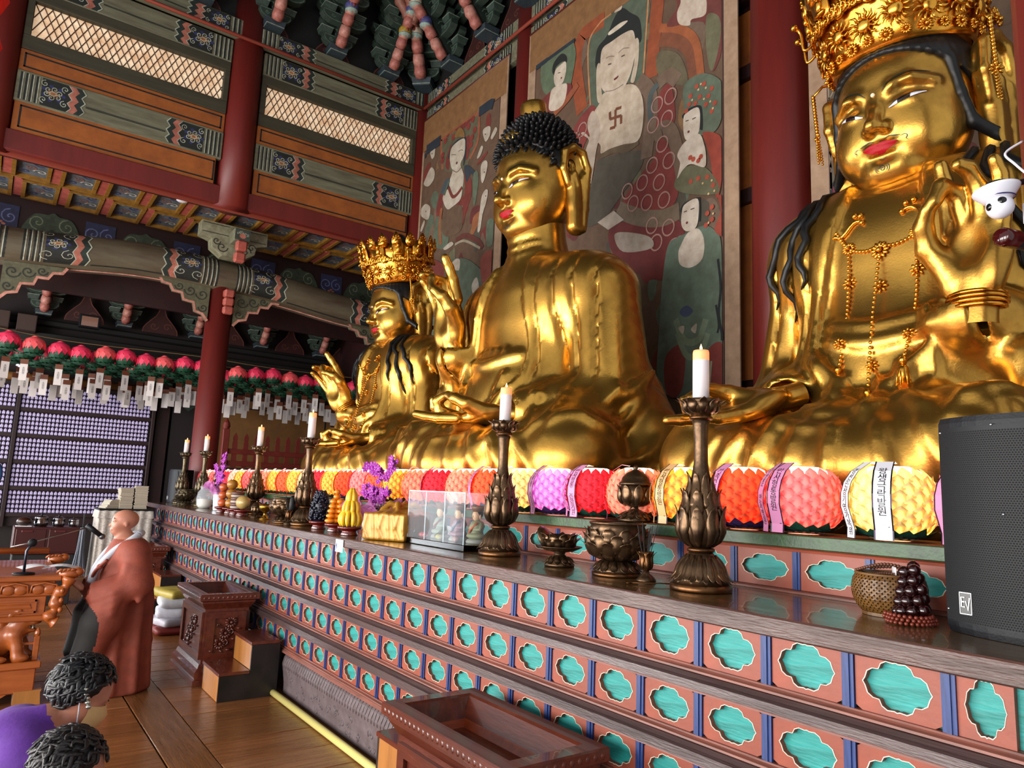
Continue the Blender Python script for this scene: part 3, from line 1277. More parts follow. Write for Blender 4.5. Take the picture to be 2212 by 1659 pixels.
b.col = CW
for k in range(5):
    stroke(b, spiral(.05 + .045 * k, .12 + .03 * math.sin(k * .8), .03, 1.2, 8, k), .008, .013, Mn)
b.build('bracket_face', PRINT, seat)
for k in range(3):
    b = MB()
    b.bevbox((3.42 + .05, 14.36 - .02 * k, 5.60 - .17 * k), (.19, .20 - .03 * k, .155), .03)
    b.build('corbel_nose', PINK, seat)

# outer wall of the aisle
b = MB()
b.bbox((-6, 18.0, 0), (9, 18.1, 8))
wall_o = struct('wall_far', b, mat('far_wall_dark', (.10, .03, .028), .7, 0, (.05, .018, .018), 5, .5))
b = MB()
b.bbox((-6, 15.95, 7.2), (9, 18.1, 7.3))
struct('ceiling_outer', b, DARK)
b = MB()
b.bbox((7.2, 13.6, 0), (7.3, 18.1, 8))
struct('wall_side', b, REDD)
b = MB()
b.bevbox((1.5, 17.85, 4.72), (11, .3, .34), .02)
o = b.build('wall_beam', mat('olive_dark_beam', (.10, .10, .075), .65, 0, (.06, .05, .04), 5, .5), wall_o)
b = MB()
b.bevbox((1.5, 17.9, 5.12), (11, .2, .12), .02)
b.build('wall_beam', DARK, wall_o)
# ochre panel with black outline, dark red painted post beside the column
b = MB()
b.bbox((4.0, 17.92, 1.2), (7.35, 18.0, 3.93))
o = b.build('ochre_panel', mat('mustard_plaster', (.46, .31, .13), .7, 0, (.36, .23, .09), 2.5, .5), wall_o)
b = MB()
b.bbox((4.0, 17.91, 3.72), (7.05, 17.925, 3.75))
b.bbox((7.03, 17.91, 1.2), (7.06, 17.925, 3.75))
b.build('painted_frame_line', DARK, o)
b = MB()
b.bbox((7.35, 17.7, 0), (7.6, 18, 4.2))
b.build('wall_post', DARK, wall_o)
b = MB()
b.bbox((3.02, 17.75, 0), (3.28, 17.98, 4.3))
b.build('wall_post', REDD, wall_o)
b = MB()
b.bbox((3.34, 17.8, 0), (4.0, 17.95, 4.3))
o = b.build('painted_post', mat('maroon_board', (.075, .028, .028), .6, 0, (.05, .02, .02), 5, .5), wall_o)
b = MB()
M = Matrix(((1, 0, 0, 3.67), (0, 0, -1, 17.80), (0, 1, 0, 3.55), (0, 0, 0, 1)))
for k, (c_, dz) in enumerate((('30463c', 0), ('8f5546', .10), ('30463c', .22))):
    b.col = C(c_)
    b.prism([(-.30, dz + .22), (-.30, dz + .10), (-.12, dz + .07), (0, dz - .02), (.12, dz + .07), (.30, dz + .10), (.30, dz + .22)], 0, .004 + .002 * k, M)
b.col = C('30463c')
b.prism([(-.30, .42), (.30, .42), (.30, .8), (-.30, .8)], 0, .003, M)
b.col = CW
for a in np.linspace(PI, 2 * PI, 7):
    stroke(b, spiral(.16 * math.cos(a), .62 + .2 * math.sin(a), .06, 1.3, 10, a), .012, .010, M)
b.col = CP
b.flat(circle(0, .6, .08, .08, 10), .011, M)
b.build('post_ornament', PRINT, o)
# window-less dark end: thin pale cable down the wall
b = MB()
b.tube([(4.05, 17.78, 4.2), (4.0, 17.76, 3.2), (3.85, 17.76, 1.2)], .02, 6)
b.build('cable', mat('cable_grey', (.32, .32, .30), .6), wall_o, smooth=True)
# painted figures of the three hanging pictures: fill / line / dot / ring, colour, outline in metres, size
PICT = {'a':[('f','57543f',[(1.07,8.51),(0.95,9.22),(1.1,9.56),(1.5,9.7),(1.92,9.62),(2.3,9.28),(2.36,8.88),(2.32,8.62),(2.1,8.36),(1.92,8.2)],1),
('s','8b4e32',[(1.05,8.51),(0.93,9.23),(1.1,9.56),(1.5,9.7),(1.91,9.62),(2.3,9.3),(2.38,8.88),(2.33,8.58),(2.1,8.36)],0.07),
('f','6d2a22',[(1.32,9.43),(1.52,9.56),(1.79,9.58),(2.07,9.4),(2.08,9.19),(1.83,9.1),(1.56,9.15)],1),
('f','6d2a22',[(0.2,8.53),(0.29,8.79),(0.47,8.88),(0.52,8.78),(0.35,8.56)],1),
('f','6d2a22',[(0.92,7.52),(0.92,7.83),(1.08,8.03),(1.19,7.98),(1.15,7.72),(1.07,7.46)],1),
('f','6d2a22',[(1.17,8.55),(1.24,8.83),(1.37,8.94),(1.33,8.68),(1.32,8.41)],1),
('f','6d2a22',[(1.92,8.2),(2.2,7.88),(2.23,7.56),(2.07,7.29),(1.99,7.04),(1.93,7.38),(1.99,7.73)],1),
('f','6d2a22',[(2.39,8.17),(2.69,8.28),(2.69,8.21),(2.43,8.12)],1),
('f','6d2a22',[(1.86,8.82),(2.05,8.86),(2.08,8.51),(1.96,8.39)],1),
('f','3e4a52',[(1.04,8.04),(1.2,8.22),(1.38,8.2),(1.33,8.03),(1.13,7.94)],1),
('f','28323c',[(1.91,8.26),(2.11,8.21),(2.35,7.97),(2.33,7.8),(2.19,8.03),(2.04,7.9)],1),
('f','54604e',[(2.26,7.95),(2.41,7.99),(2.46,7.75),(2.38,7.33),(2.3,7.45)],1),
('f','54604e',[(0.92,7.5),(1.19,7.37),(1.47,6.96),(1.33,6.74),(0.88,6.94)],1),
('f','54604e',[(2.83,6.86),(3.07,6.81),(3.04,6.38),(2.84,6.42)],1),
('f','8a5330',[(2.34,7.08),(2.6,7.14),(2.62,7.0),(2.34,6.73)],1),
('f','5b4634',[(1.24,7.52),(1.86,7.48),(1.96,7.01),(1.65,6.92),(1.22,7.07)],1),
('f','20262c',[(1.3,8.65),(1.35,8.87),(1.58,8.95),(1.85,8.91),(1.94,8.83),(1.96,8.48),(1.88,8.29),(1.81,8.62)],1),
('f','b4ab9c',[(1.33,8.68),(1.38,8.86),(1.62,8.91),(1.85,8.88),(1.91,8.74),(1.89,8.51),(1.77,8.37),(1.87,8.18),(1.92,8.03),(1.9,7.83),(1.84,7.61),(1.58,7.55),(1.34,7.56),(1.14,7.84),(1.23,7.96),(1.36,8.02),(1.38,8.16),(1.47,8.32),(1.39,8.47)],1),
('f','aaa193',[(0.48,9.12),(0.62,9.21),(0.69,9.16),(0.69,8.96),(0.58,8.92)],1),
('f','aaa193',[(0.29,8.44),(0.35,8.56),(0.56,8.73),(0.73,8.59),(0.71,8.41),(0.5,8.33)],1),
('f','aaa193',[(0.17,7.83),(0.39,7.96),(0.63,7.83),(0.62,7.61),(0.49,7.59)],1),
('f','aaa193',[(0.26,7.42),(0.39,7.6),(0.44,7.53),(0.34,7.38)],1),
('f','aaa193',[(0.31,6.97),(0.37,7.15),(0.54,7.11),(0.53,6.91)],1),
('f','aaa193',[(2.53,8.76),(2.68,8.79),(2.79,8.73),(2.78,8.57),(2.64,8.5)],1),
('f','aaa193',[(2.82,8.52),(2.95,8.66),(3.02,8.58),(2.88,8.46)],1),
('f','aaa193',[(2.37,8.27),(2.49,8.46),(2.57,8.41),(2.48,8.27)],1),
('f','aaa193',[(2.53,8.05),(2.64,8.12),(2.75,8.04),(2.72,7.84),(2.62,7.68),(2.55,7.79)],1),
('f','aaa193',[(2.61,7.42),(2.72,7.51),(2.81,7.46),(2.77,7.25),(2.67,7.05),(2.61,6.76),(2.52,6.78),(2.57,7.19)],1),
('f','aaa193',[(1.29,6.75),(1.56,6.81),(1.67,6.73),(1.4,6.69)],1),
('s','1d2836',[(0.31,9.27),(0.44,9.42),(0.67,9.4),(0.9,9.39)],0.22),
('s','1d2836',[(2.36,9.44),(2.49,9.26),(2.64,9.26),(2.85,9.17)],0.2),
('s','1d2836',[(0.25,9.09),(0.31,9.11)],0.1),
('d','7c2c24',[(1.11,9.12),(1.2,9.24),(1.34,9.3),(1.53,9.42),(1.73,9.43),(1.97,9.41),(2.15,9.16),(2.24,8.9),(2.15,8.78),(1.54,9.3),(1.82,9.26),(2.0,9.07),(1.43,9.07),(1.03,8.83),(1.04,8.71),(2.13,8.64)],0.07),
('s','8a5330',[(1.12,7.65),(1.09,7.26),(1.17,6.86)],0.1),
('s','5a2a20',[(1.76,6.78),(2.08,6.8),(2.56,6.56),(2.73,6.38)],0.1),
('s','8f8671',[(1.73,6.71),(2.09,6.69),(2.64,6.4)],0.05),
('f','6d2a22',[(0.21,6.38),(0.76,6.66),(1.72,6.14),(2.11,5.59),(1.09,5.42)],1),
('f','4e5a4a',[(1.35,6.32),(2.2,6.3),(3.03,5.58),(2.31,5.11)],1),
('f','aaa193',[(1.62,6.3),(1.78,6.4),(1.95,6.34),(1.92,6.14)],1),
('f','aaa193',[(2.42,5.71),(2.59,5.85),(2.71,5.47),(2.61,5.32)],1),
('f','54604e',[(0.54,5.32),(1.46,5.26),(1.88,4.56),(1.04,4.3)],1),
('f','7a3a2c',[(2.68,6.18),(3.2,6.22),(3.31,5.69),(2.9,5.43)],1),
('f','5e5a70',[(2.76,5.29),(3.04,5.41),(3.16,4.88)],1),
('s','6a5a4a',[(1.4,8.7),(1.5,8.67),(1.58,8.63)],0.012),
('s','6a5a4a',[(1.67,8.67),(1.76,8.67),(1.84,8.63)],0.012),
('d','5a2420',[(1.63,8.44)],0.03),
('s','6a5a4a',[(1.43,8.38),(1.65,8.24),(1.81,8.28)],0.015),
('f','7a5a2c',[(1.5,9.04),(1.56,9.15),(1.69,9.18),(1.84,9.04),(1.88,8.89),(1.71,8.97)],1),
('s','6d2a22',[(1.36,8.02),(1.53,7.77),(1.7,7.75),(1.89,7.84)],0.07),
('s','4e5a4a',[(1.38,8.16),(1.29,8.04),(1.2,7.9)],0.06),
('d','5a2420',[(0.58,9.04),(2.63,8.65),(2.66,7.88),(2.75,7.38),(0.46,7.78)],0.015)],'b':[('f','4f5a4a',[(1.66,7.95),(1.59,9.01),(1.89,9.28),(2.09,9.51),(2.84,9.07),(2.82,8.6),(2.77,7.88),(2.38,7.96),(1.94,7.83)],1),
('s','8a4322',[(1.47,7.93),(1.29,8.84),(1.42,9.25),(1.75,9.55),(1.93,9.75)],0.26),
('s','8a4322',[(3.04,9.0),(2.98,8.4),(2.92,7.81)],0.24),
('s','b07a4e',[(1.66,7.95),(1.58,9.01),(1.88,9.29),(2.09,9.51)],0.03),
('s','b07a4e',[(2.85,9.06),(2.82,8.6),(2.77,7.88)],0.03),
('f','5d553e',[(3.05,8.13),(3.38,7.96),(3.54,7.66),(3.57,7.41),(3.36,7.51),(3.06,7.78)],1),
('s','74422a',[(3.08,8.32),(3.41,8.14),(3.64,7.85),(3.72,7.38)],0.22),
('s','92502b',[(3.08,8.49),(3.46,8.26),(3.71,7.94),(3.8,7.38)],0.12),
('f','66302a',[(3.22,8.43),(3.38,8.62),(3.45,8.8),(4.22,8.35),(4.22,7.85),(4.01,7.39),(3.89,7.64),(3.84,8.16)],1),
('f','626047',[(3.89,8.22),(4.08,8.11),(4.11,7.82),(3.98,7.4),(3.89,7.7)],1),
('f','b9ab9b',[(3.45,8.66),(3.48,8.76),(3.84,8.55),(3.89,8.33),(3.84,8.25),(3.64,8.31),(3.61,8.24),(3.43,8.36),(3.39,8.54)],1),
('f','4a4438',[(1.9,6.96),(2.71,6.8),(2.77,6.55),(2.42,6.27),(2.12,6.04),(1.93,5.96),(1.6,6.01),(1.68,6.46),(1.84,6.84)],1),
('f','762d28',[(2.4,6.07),(2.71,6.39),(2.99,6.56),(3.12,6.82),(3.29,6.58),(3.4,6.11),(3.42,5.89),(3.27,5.75),(3.0,5.82)],1),
('f','762d28',[(2.93,6.98),(2.98,7.23),(3.12,7.53),(3.28,7.54),(3.36,7.2),(3.34,6.95),(3.07,6.88)],1),
('f','672522',[(2.19,5.84),(3.0,5.67),(3.48,5.51),(3.53,4.84),(2.96,4.87),(2.26,5.36)],1),
('f','762d28',[(1.22,7.63),(1.49,7.87),(1.73,7.92),(1.81,7.68),(1.55,7.34),(1.42,7.09),(1.3,7.34)],1),
('s','6a5646',[(2.68,7.89),(2.89,7.63),(2.95,7.33),(2.9,6.95),(2.85,6.63)],0.22),
('s','6a5646',[(3.41,7.53),(3.25,7.69),(3.06,7.65)],0.2),
('s','6a5646',[(2.99,6.85),(3.15,6.96),(3.31,6.83),(3.42,6.49),(3.5,6.12)],0.2),
('s','6f5f4d',[(2.31,6.05),(2.72,5.81),(3.14,5.67),(3.45,5.68)],0.24),
('s','47504f',[(3.06,7.65),(2.92,7.53),(2.93,7.16)],0.1),
('s','5a4a35',[(1.93,7.03),(2.22,7.02),(2.47,6.93),(2.7,6.96)],0.14),
('f','b4a592',[(1.97,8.01),(2.47,7.92),(2.69,7.75),(2.79,7.45),(2.77,7.09),(2.67,6.95),(2.4,7.01),(2.12,7.05),(1.93,7.05),(1.91,7.2),(1.68,7.44),(1.74,7.76),(1.87,7.88)],1),
('f','a8998a',[(1.64,7.76),(1.74,7.82),(1.88,7.61),(1.9,7.35),(1.83,7.14),(1.74,6.68),(1.59,6.3),(1.42,6.2),(1.2,6.29),(1.45,6.42),(1.47,6.78),(1.59,7.23),(1.65,7.38),(1.47,7.55),(1.54,7.55),(1.67,7.42),(1.61,7.62)],1),
('f','151a18',[(1.87,8.41),(1.76,8.56),(1.8,8.84),(2.0,8.94),(2.16,9.16),(2.32,9.23),(2.5,9.05),(2.68,8.85),(2.73,8.53),(2.67,8.47),(2.58,8.61),(2.36,8.7),(2.07,8.76),(1.91,8.71),(1.88,8.5)],1),
('f','b9aa98',[(1.87,8.53),(1.91,8.77),(2.11,8.79),(2.36,8.79),(2.55,8.74),(2.61,8.57),(2.64,8.46),(2.56,8.14),(2.47,7.97),(2.35,7.88),(2.19,7.89),(2.03,7.98),(1.91,8.13),(1.87,8.36)],1),
('f','b4a592',[(1.8,8.54),(1.87,8.53),(1.9,8.19),(1.93,7.95),(1.87,7.89),(1.82,7.98),(1.79,8.29)],1),
('f','b4a592',[(2.61,8.55),(2.68,8.51),(2.68,8.2),(2.61,7.91),(2.53,7.93),(2.55,8.03),(2.6,8.24)],1),
('f','c2b6a4',[(2.05,8.98),(2.29,9.0),(2.45,8.95),(2.33,8.92),(2.07,8.92)],1),
('f','b9aa98',[(2.16,9.25),(2.24,9.34),(2.32,9.3),(2.31,9.22),(2.21,9.23)],1),
('f','5a2420',[(2.18,8.14),(2.24,8.15),(2.28,8.15),(2.26,8.12),(2.2,8.11)],1),
('s','4a3a30',[(2.05,8.44),(2.12,8.42)],0.02),
('s','4a3a30',[(2.33,8.43),(2.4,8.42)],0.02),
('s','7a6a5c',[(2.0,8.57),(2.08,8.56),(2.18,8.51)],0.012),
('s','7a6a5c',[(2.27,8.52),(2.37,8.54),(2.49,8.49)],0.012),
('s','7a6a5c',[(2.0,8.02),(2.19,7.96),(2.38,7.96)],0.012),
('s','6a3a22',[(2.23,7.63),(2.23,7.35)],0.045),
('s','6a3a22',[(2.12,7.52),(2.35,7.48)],0.045),
('s','6a3a22',[(2.23,7.63),(2.35,7.61)],0.045),
('s','6a3a22',[(2.35,7.48),(2.35,7.35)],0.045),
('s','6a3a22',[(2.23,7.35),(2.12,7.37)],0.045),
('s','6a3a22',[(2.12,7.52),(2.11,7.64)],0.045),
('r','a07a70',[(3.29,7.36),(3.05,7.34),(2.98,7.07),(3.23,7.06),(3.15,6.72),(2.97,6.48),(3.27,6.44),(2.79,6.29),(3.1,6.19),(3.19,5.91),(2.88,5.97),(2.62,6.04),(2.5,6.26),(2.98,5.61),(3.27,5.5),(3.06,5.35),(3.38,5.21),(1.35,7.5),(1.5,7.61)],0.1),
('f','a89c8e',[(1.9,5.97),(2.24,6.05),(2.45,5.85),(2.13,5.79)],0),
('f','9a8d80',[(2.26,5.66),(2.44,5.67),(2.93,5.47),(2.98,5.29),(2.44,5.38)],1),
('f','56654e',[(0.4,8.89),(0.41,9.39),(0.67,9.54),(1.06,9.47),(1.28,9.09),(1.24,8.71),(1.11,8.46),(0.64,8.56)],1),
('s','1f2a33',[(0.39,9.48),(0.63,9.42),(0.95,9.45),(1.25,9.38)],0.07),
('s','1f2a33',[(0.14,9.36),(0.35,9.37),(0.55,9.49)],0.09),
('f','6e2a24',[(0.27,8.5),(0.71,8.64),(1.1,8.58),(1.22,8.43),(1.0,8.24),(0.53,8.28)],1),
('s','8a4a2c',[(0.78,8.18),(1.11,8.29),(1.36,8.44)],0.12),
('f','151a18',[(0.7,8.97),(0.73,9.12),(0.92,9.19),(1.06,9.08),(1.07,8.96),(0.97,9.03),(0.79,9.01),(0.76,8.89)],1),
('f','bfb2a2',[(0.78,8.96),(0.93,9.0),(1.04,8.99),(1.06,8.82),(0.99,8.65),(0.83,8.64),(0.75,8.79)],1),
('f','bfb2a2',[(0.73,8.66),(0.99,8.62),(1.1,8.54),(1.04,8.28),(0.85,8.22),(0.65,8.31),(0.66,8.55)],1),
('f','566150',[(3.52,7.13),(3.54,7.42),(3.84,7.43),(4.12,7.19),(4.19,6.88),(4.07,6.58),(3.86,6.56),(3.59,6.78)],1),
('f','8c3826',[(3.84,6.61),(4.05,6.51),(4.14,6.35),(4.14,5.94),(4.05,5.65),(3.96,6.16),(3.89,6.43)],1),
('f','5d5c43',[(3.52,6.24),(3.89,6.11),(4.09,5.72),(3.6,5.86),(3.37,6.04)],1),
('f','15191a',[(3.51,6.94),(3.54,7.01),(3.64,7.04),(3.78,7.01),(3.83,6.93),(3.84,6.67),(3.78,6.68)],1),
('f','c2b6a8',[(3.52,6.92),(3.57,6.99),(3.77,6.98),(3.79,6.72),(3.74,6.61),(3.59,6.6),(3.53,6.7)],1),
('f','beb2a4',[(3.54,6.59),(3.77,6.62),(3.86,6.44),(3.89,6.25),(3.86,6.13),(3.65,6.25),(3.52,6.22),(3.42,6.13),(3.47,6.32),(3.42,6.46)],1),
('f','15191a',[(3.49,5.63),(3.54,5.75),(3.77,5.76),(3.8,5.69),(3.8,5.45),(3.76,5.45)],1),
('f','59695a',[(3.24,5.16),(3.43,5.32),(3.53,5.33),(3.84,5.36),(4.02,5.25),(4.11,5.09),(4.14,4.51),(4.15,3.96),(4.1,3.24),(3.19,3.32),(3.13,4.12)],1),
('f','c2b6a8',[(3.5,5.62),(3.55,5.73),(3.76,5.74),(3.77,5.48),(3.72,5.36),(3.58,5.36),(3.5,5.46)],1),
('f','beb2a4',[(3.5,5.21),(3.6,5.33),(3.77,5.34),(3.86,5.16),(3.83,4.93),(3.65,4.86),(3.48,4.94),(3.45,5.11)],1),
('f','8c3826',[(4.02,5.25),(4.11,5.47),(4.07,5.68),(4.18,5.59),(4.18,5.15)],1),
('f','762f28',[(3.25,3.77),(3.55,3.88),(3.54,3.38),(3.4,3.22),(3.25,3.35)],1),
('f','762f28',[(3.91,3.74),(4.14,3.8),(4.11,3.22),(3.97,3.28)],1),
('f','3d4660',[(3.47,4.31),(3.58,4.38),(3.69,4.29),(3.58,4.23)],1),
('s','6f7f68',[(3.41,4.23),(3.55,3.94),(3.77,3.91),(3.89,4.15)],0.09),
('s','6f7f68',[(3.44,4.05),(3.59,3.74),(3.8,3.73),(3.92,3.97)],0.08),
('s','171d22',[(4.07,4.87),(4.11,4.51),(4.08,4.17),(4.15,3.85)],0.035),
('s','171d22',[(4.04,4.3),(4.08,4.06),(4.06,3.95)],0.03),
('f','a89d8e',[(3.46,4.11),(3.55,4.12),(3.53,4.02)],1),
('f','a89d8e',[(3.66,4.06),(3.75,4.12),(3.73,4.0)],1),
('s','8c8a74',[(3.97,3.62),(3.94,3.23),(4.01,2.95)],0.03),
('d','a2442f',[(3.74,7.29),(3.86,7.27),(3.98,7.15),(3.64,7.2),(3.79,7.12),(3.93,7.07),(4.03,6.93),(3.98,6.84),(3.89,6.97),(3.72,7.06),(3.62,7.09),(3.57,7.02),(3.91,5.98),(4.0,5.84),(3.77,6.01),(3.65,6.01),(3.98,5.56),(3.91,5.5),(3.98,5.4),(3.89,5.35),(3.69,6.3),(3.77,6.25),(3.64,6.34),(3.81,6.29)],0.035),
('d','c9a77a',[(3.77,7.23),(3.89,7.2),(3.81,7.29),(3.67,7.13),(4.0,6.87),(3.96,6.98),(3.86,7.06),(3.98,5.91),(3.84,5.92),(4.02,5.76),(3.93,5.75),(4.0,5.47),(3.93,5.37)],0.016),
('s','4a3a30',[(3.56,6.88),(3.61,6.87)],0.012),
('s','4a3a30',[(3.67,6.86),(3.73,6.86)],0.012),
('d','6a2420',[(3.61,6.71)],0.018),
('s','4a3a30',[(3.54,5.63),(3.59,5.63)],0.012),
('s','4a3a30',[(3.65,5.63),(3.71,5.63)],0.012),
('d','6a2420',[(3.59,5.47)],0.018),
('s','4a3a30',[(0.86,8.87),(0.92,8.85)],0.012),
('d','6a2420',[(0.95,8.74)],0.015)],'c':[('f','574f40',[(0.12,7.46),(0.31,7.46),(0.55,6.78),(0.4,5.17),(0.04,5.29)],1),
('f','6e3a3a',[(0.07,6.19),(0.22,6.21),(0.3,5.94),(0.21,5.87),(0.08,5.97)],1),
('f','6e3a3a',[(0.07,5.71),(0.21,5.73),(0.26,5.58),(0.15,5.46)],1),
('f','4d5946',[(0.07,5.92),(0.27,5.84),(0.34,5.66),(0.21,5.63),(0.07,5.76)],1),
('f','4d5946',[(0.07,5.44),(0.2,5.45),(0.25,5.27),(0.08,5.12)],1),
('f','701c30',[(0.15,5.1),(0.25,5.33),(0.41,5.43),(0.5,5.24),(0.4,5.02)],1),
('f','b8b0a6',[(0.43,5.26),(0.51,5.44),(0.6,5.36),(0.64,5.19),(0.55,5.12)],1),
('s','16191c',[(0.14,5.1),(0.25,5.33),(0.43,5.44)],0.03),
('r','8a7a66',[(0.14,6.14)],0.09),
('r','8a7a66',[(0.25,6.06)],0.09),
('r','8a7a66',[(0.11,6.06)],0.09),
('r','8a7a66',[(0.19,5.82)],0.09),
('r','8a7a66',[(0.11,5.81)],0.09),
('r','8a7a66',[(0.26,5.73)],0.09),
('r','8a7a66',[(0.16,5.62)],0.09),
('r','8a7a66',[(0.1,5.38)],0.09),
('r','8a7a66',[(0.2,6.41)],0.09),
('r','8a7a66',[(0.13,6.55)],0.09)]}
CLOTH = mat('painted_silk', (1, 1, 1), .75, 0, (.78, .74, .70), 6, .5, attr=True)


def hanging_picture(label, Y0, W_, z0, z1, shapes, rs, top=.75):
    """silk picture hung on the wall; u runs away from Y0 towards -y, v is height"""
    t = thing('hanging_scroll', label, 'painting', (6.90, Y0, 0))
    M = Matrix(((0, 0, -1, 0), (-1, 0, 0, 0), (0, 1, 0, 0), (0, 0, 0, 1)))
    b = MB()
    b.col = C('9b8068')
    b.prism([(0, z0), (W_, z0), (W_, z1), (0, z1)], -.02, 0, M)
    b.col = C('7f5a34')
    b.flat([(.03, z1 - top), (W_ - .03, z1 - top), (W_ - .03, z1 - .02), (.03, z1 - .02)], .001, M)
    b.build('mount', CLOTH, t)
    b = MB()
    b.col = C('5d4634')
    b.flat([(.22, z0 + .2), (W_ - .22, z0 + .2), (W_ - .22, z1 - top), (.22, z1 - top)], .002, M)
    b.col = C('3a1c18')
    for (p, q) in (((.21, z0), (.23, z1 - top)), ((W_ - .23, z0), (W_ - .21, z1 - top)), ((.21, z1 - top - .01), (W_ - .21, z1 - top + .01))):
        b.flat([p, (q[0], p[1]), q, (p[0], q[1])], .0025, M)
    r = random.Random(rs)
    pal = ['6d2a22', '54604e', '5b4634', '6a5646', '7a5a38', '4a4438', '5a2420', '626047']
    z = .003
    for k in range(70):
        cx, cy = r.uniform(.45, W_ - .45), r.uniform(z0 + .4, z1 - top - .25)
        R_ = r.uniform(.08, .2)
        b.col = C(pal[k % 8])
        pts = [(min(max(cx + R_ * r.uniform(.5, 1.3) * math.cos(a), .24), W_ - .24), min(cy + 1.5 * R_ * r.uniform(.5, 1.4) * math.sin(a), z1 - top - .02)) for a in np.linspace(0, 2 * PI, 8)[:-1]]
        b.flat(catmull(pts, 4, True), z, M)
        z += .00006
    cl = lambda p: (min(max(p[0], .235), W_ - .235), min(max(p[1], z0 + .2), z1 - .03 if top < .2 else z1 - top))
    for kd, c_, pts, sz in shapes:
        b.col = C(c_)
        z += .00025
        if kd == 'f':
            P = catmull(pts, 5, True) if sz else pts
            b.flat([cl(p) for p in P], z, M)
        elif kd == 's':
            stroke(b, [cl(p) for p in catmull(pts, 6)], sz, z, M)
        elif kd == 'd':
            for p in pts:
                b.flat([cl(q) for q in circle(p[0], p[1], sz, sz, 8)], z, M)
        else:
            for p in pts:
                rr = circle(p[0], p[1], sz, sz * 1.1, 16)
                stroke(b, [cl(q) for q in rr + rr[:1]], sz * .22, z, M)
    b.build('painted_scene', CLOTH, t)
    b = MB()
    b.tube([(0.02, .02, z1), (.02, -W_ - .02, z1)], .03, 8)
    b.build('hanging_rod', mat('rod_wood', (.3, .12, .08), .5), t, smooth=True)
    return t


hanging_picture('old silk painting with white faced buddha and chest emblem behind the curly haired statue', 9.39, 4.36, 2.2, 10.02, PICT['b'], 3)
hanging_picture('old silk painting with small crowned figure in the corner behind the far bodhisattva', 13.3, 3.28, 2.2, 9.97, PICT['a'], 5)
hanging_picture('old silk painting of clouds mostly hidden behind the near bodhisattva', 4.10, 4.2, 2.2, 10.02, PICT['c'], 8)

# ------------------------------------------------------------------ roof brackets
NOSE_COLS = ['c9b8a6', 'a98a2a', '4a4a86', 'c9b8a6']
BUD = mat('bud_print', (1, 1, 1), .55, 0, (.7, .66, .6), 20, .5, attr=True)


def arm_profile(L, H):
    return [(-L / 2, H * .55), (-L / 2, H), (L / 2, H), (L / 2, H * .55), (L * .42, H * .2), (L * .3, 0), (-L * .3, 0), (-L * .42, H * .2)]


ARMS = {}


def arm_mesh(L, H, T):
    key = (L, H, T)
    if key not in ARMS:
        b = MB()
        M = Matrix(((1, 0, 0, 0), (0, 0, -1, 0), (0, 1, 0, 0), (0, 0, 0, 1)))
        b.col = C('31423a')
        b.prism(arm_profile(L, H), -T / 2, T / 2, M)
        b.col = C('62786c')
        ol = arm_profile(L * .93, H * .82)
        ol = [(p[0], p[1] + H * .09) for p in ol]
        for z in (T / 2 + .002,):
            stroke(b, ol + ol[:1], .016, z, M)
            for q in (-1, 1):
                stroke(b, spiral(q * L * .25, H * .55, H * .22, 1.3, 10, 0, q), .013, z, M)
        ARMS[key] = b.mesh('bracket_arm', BUD)
    return ARMS[key]


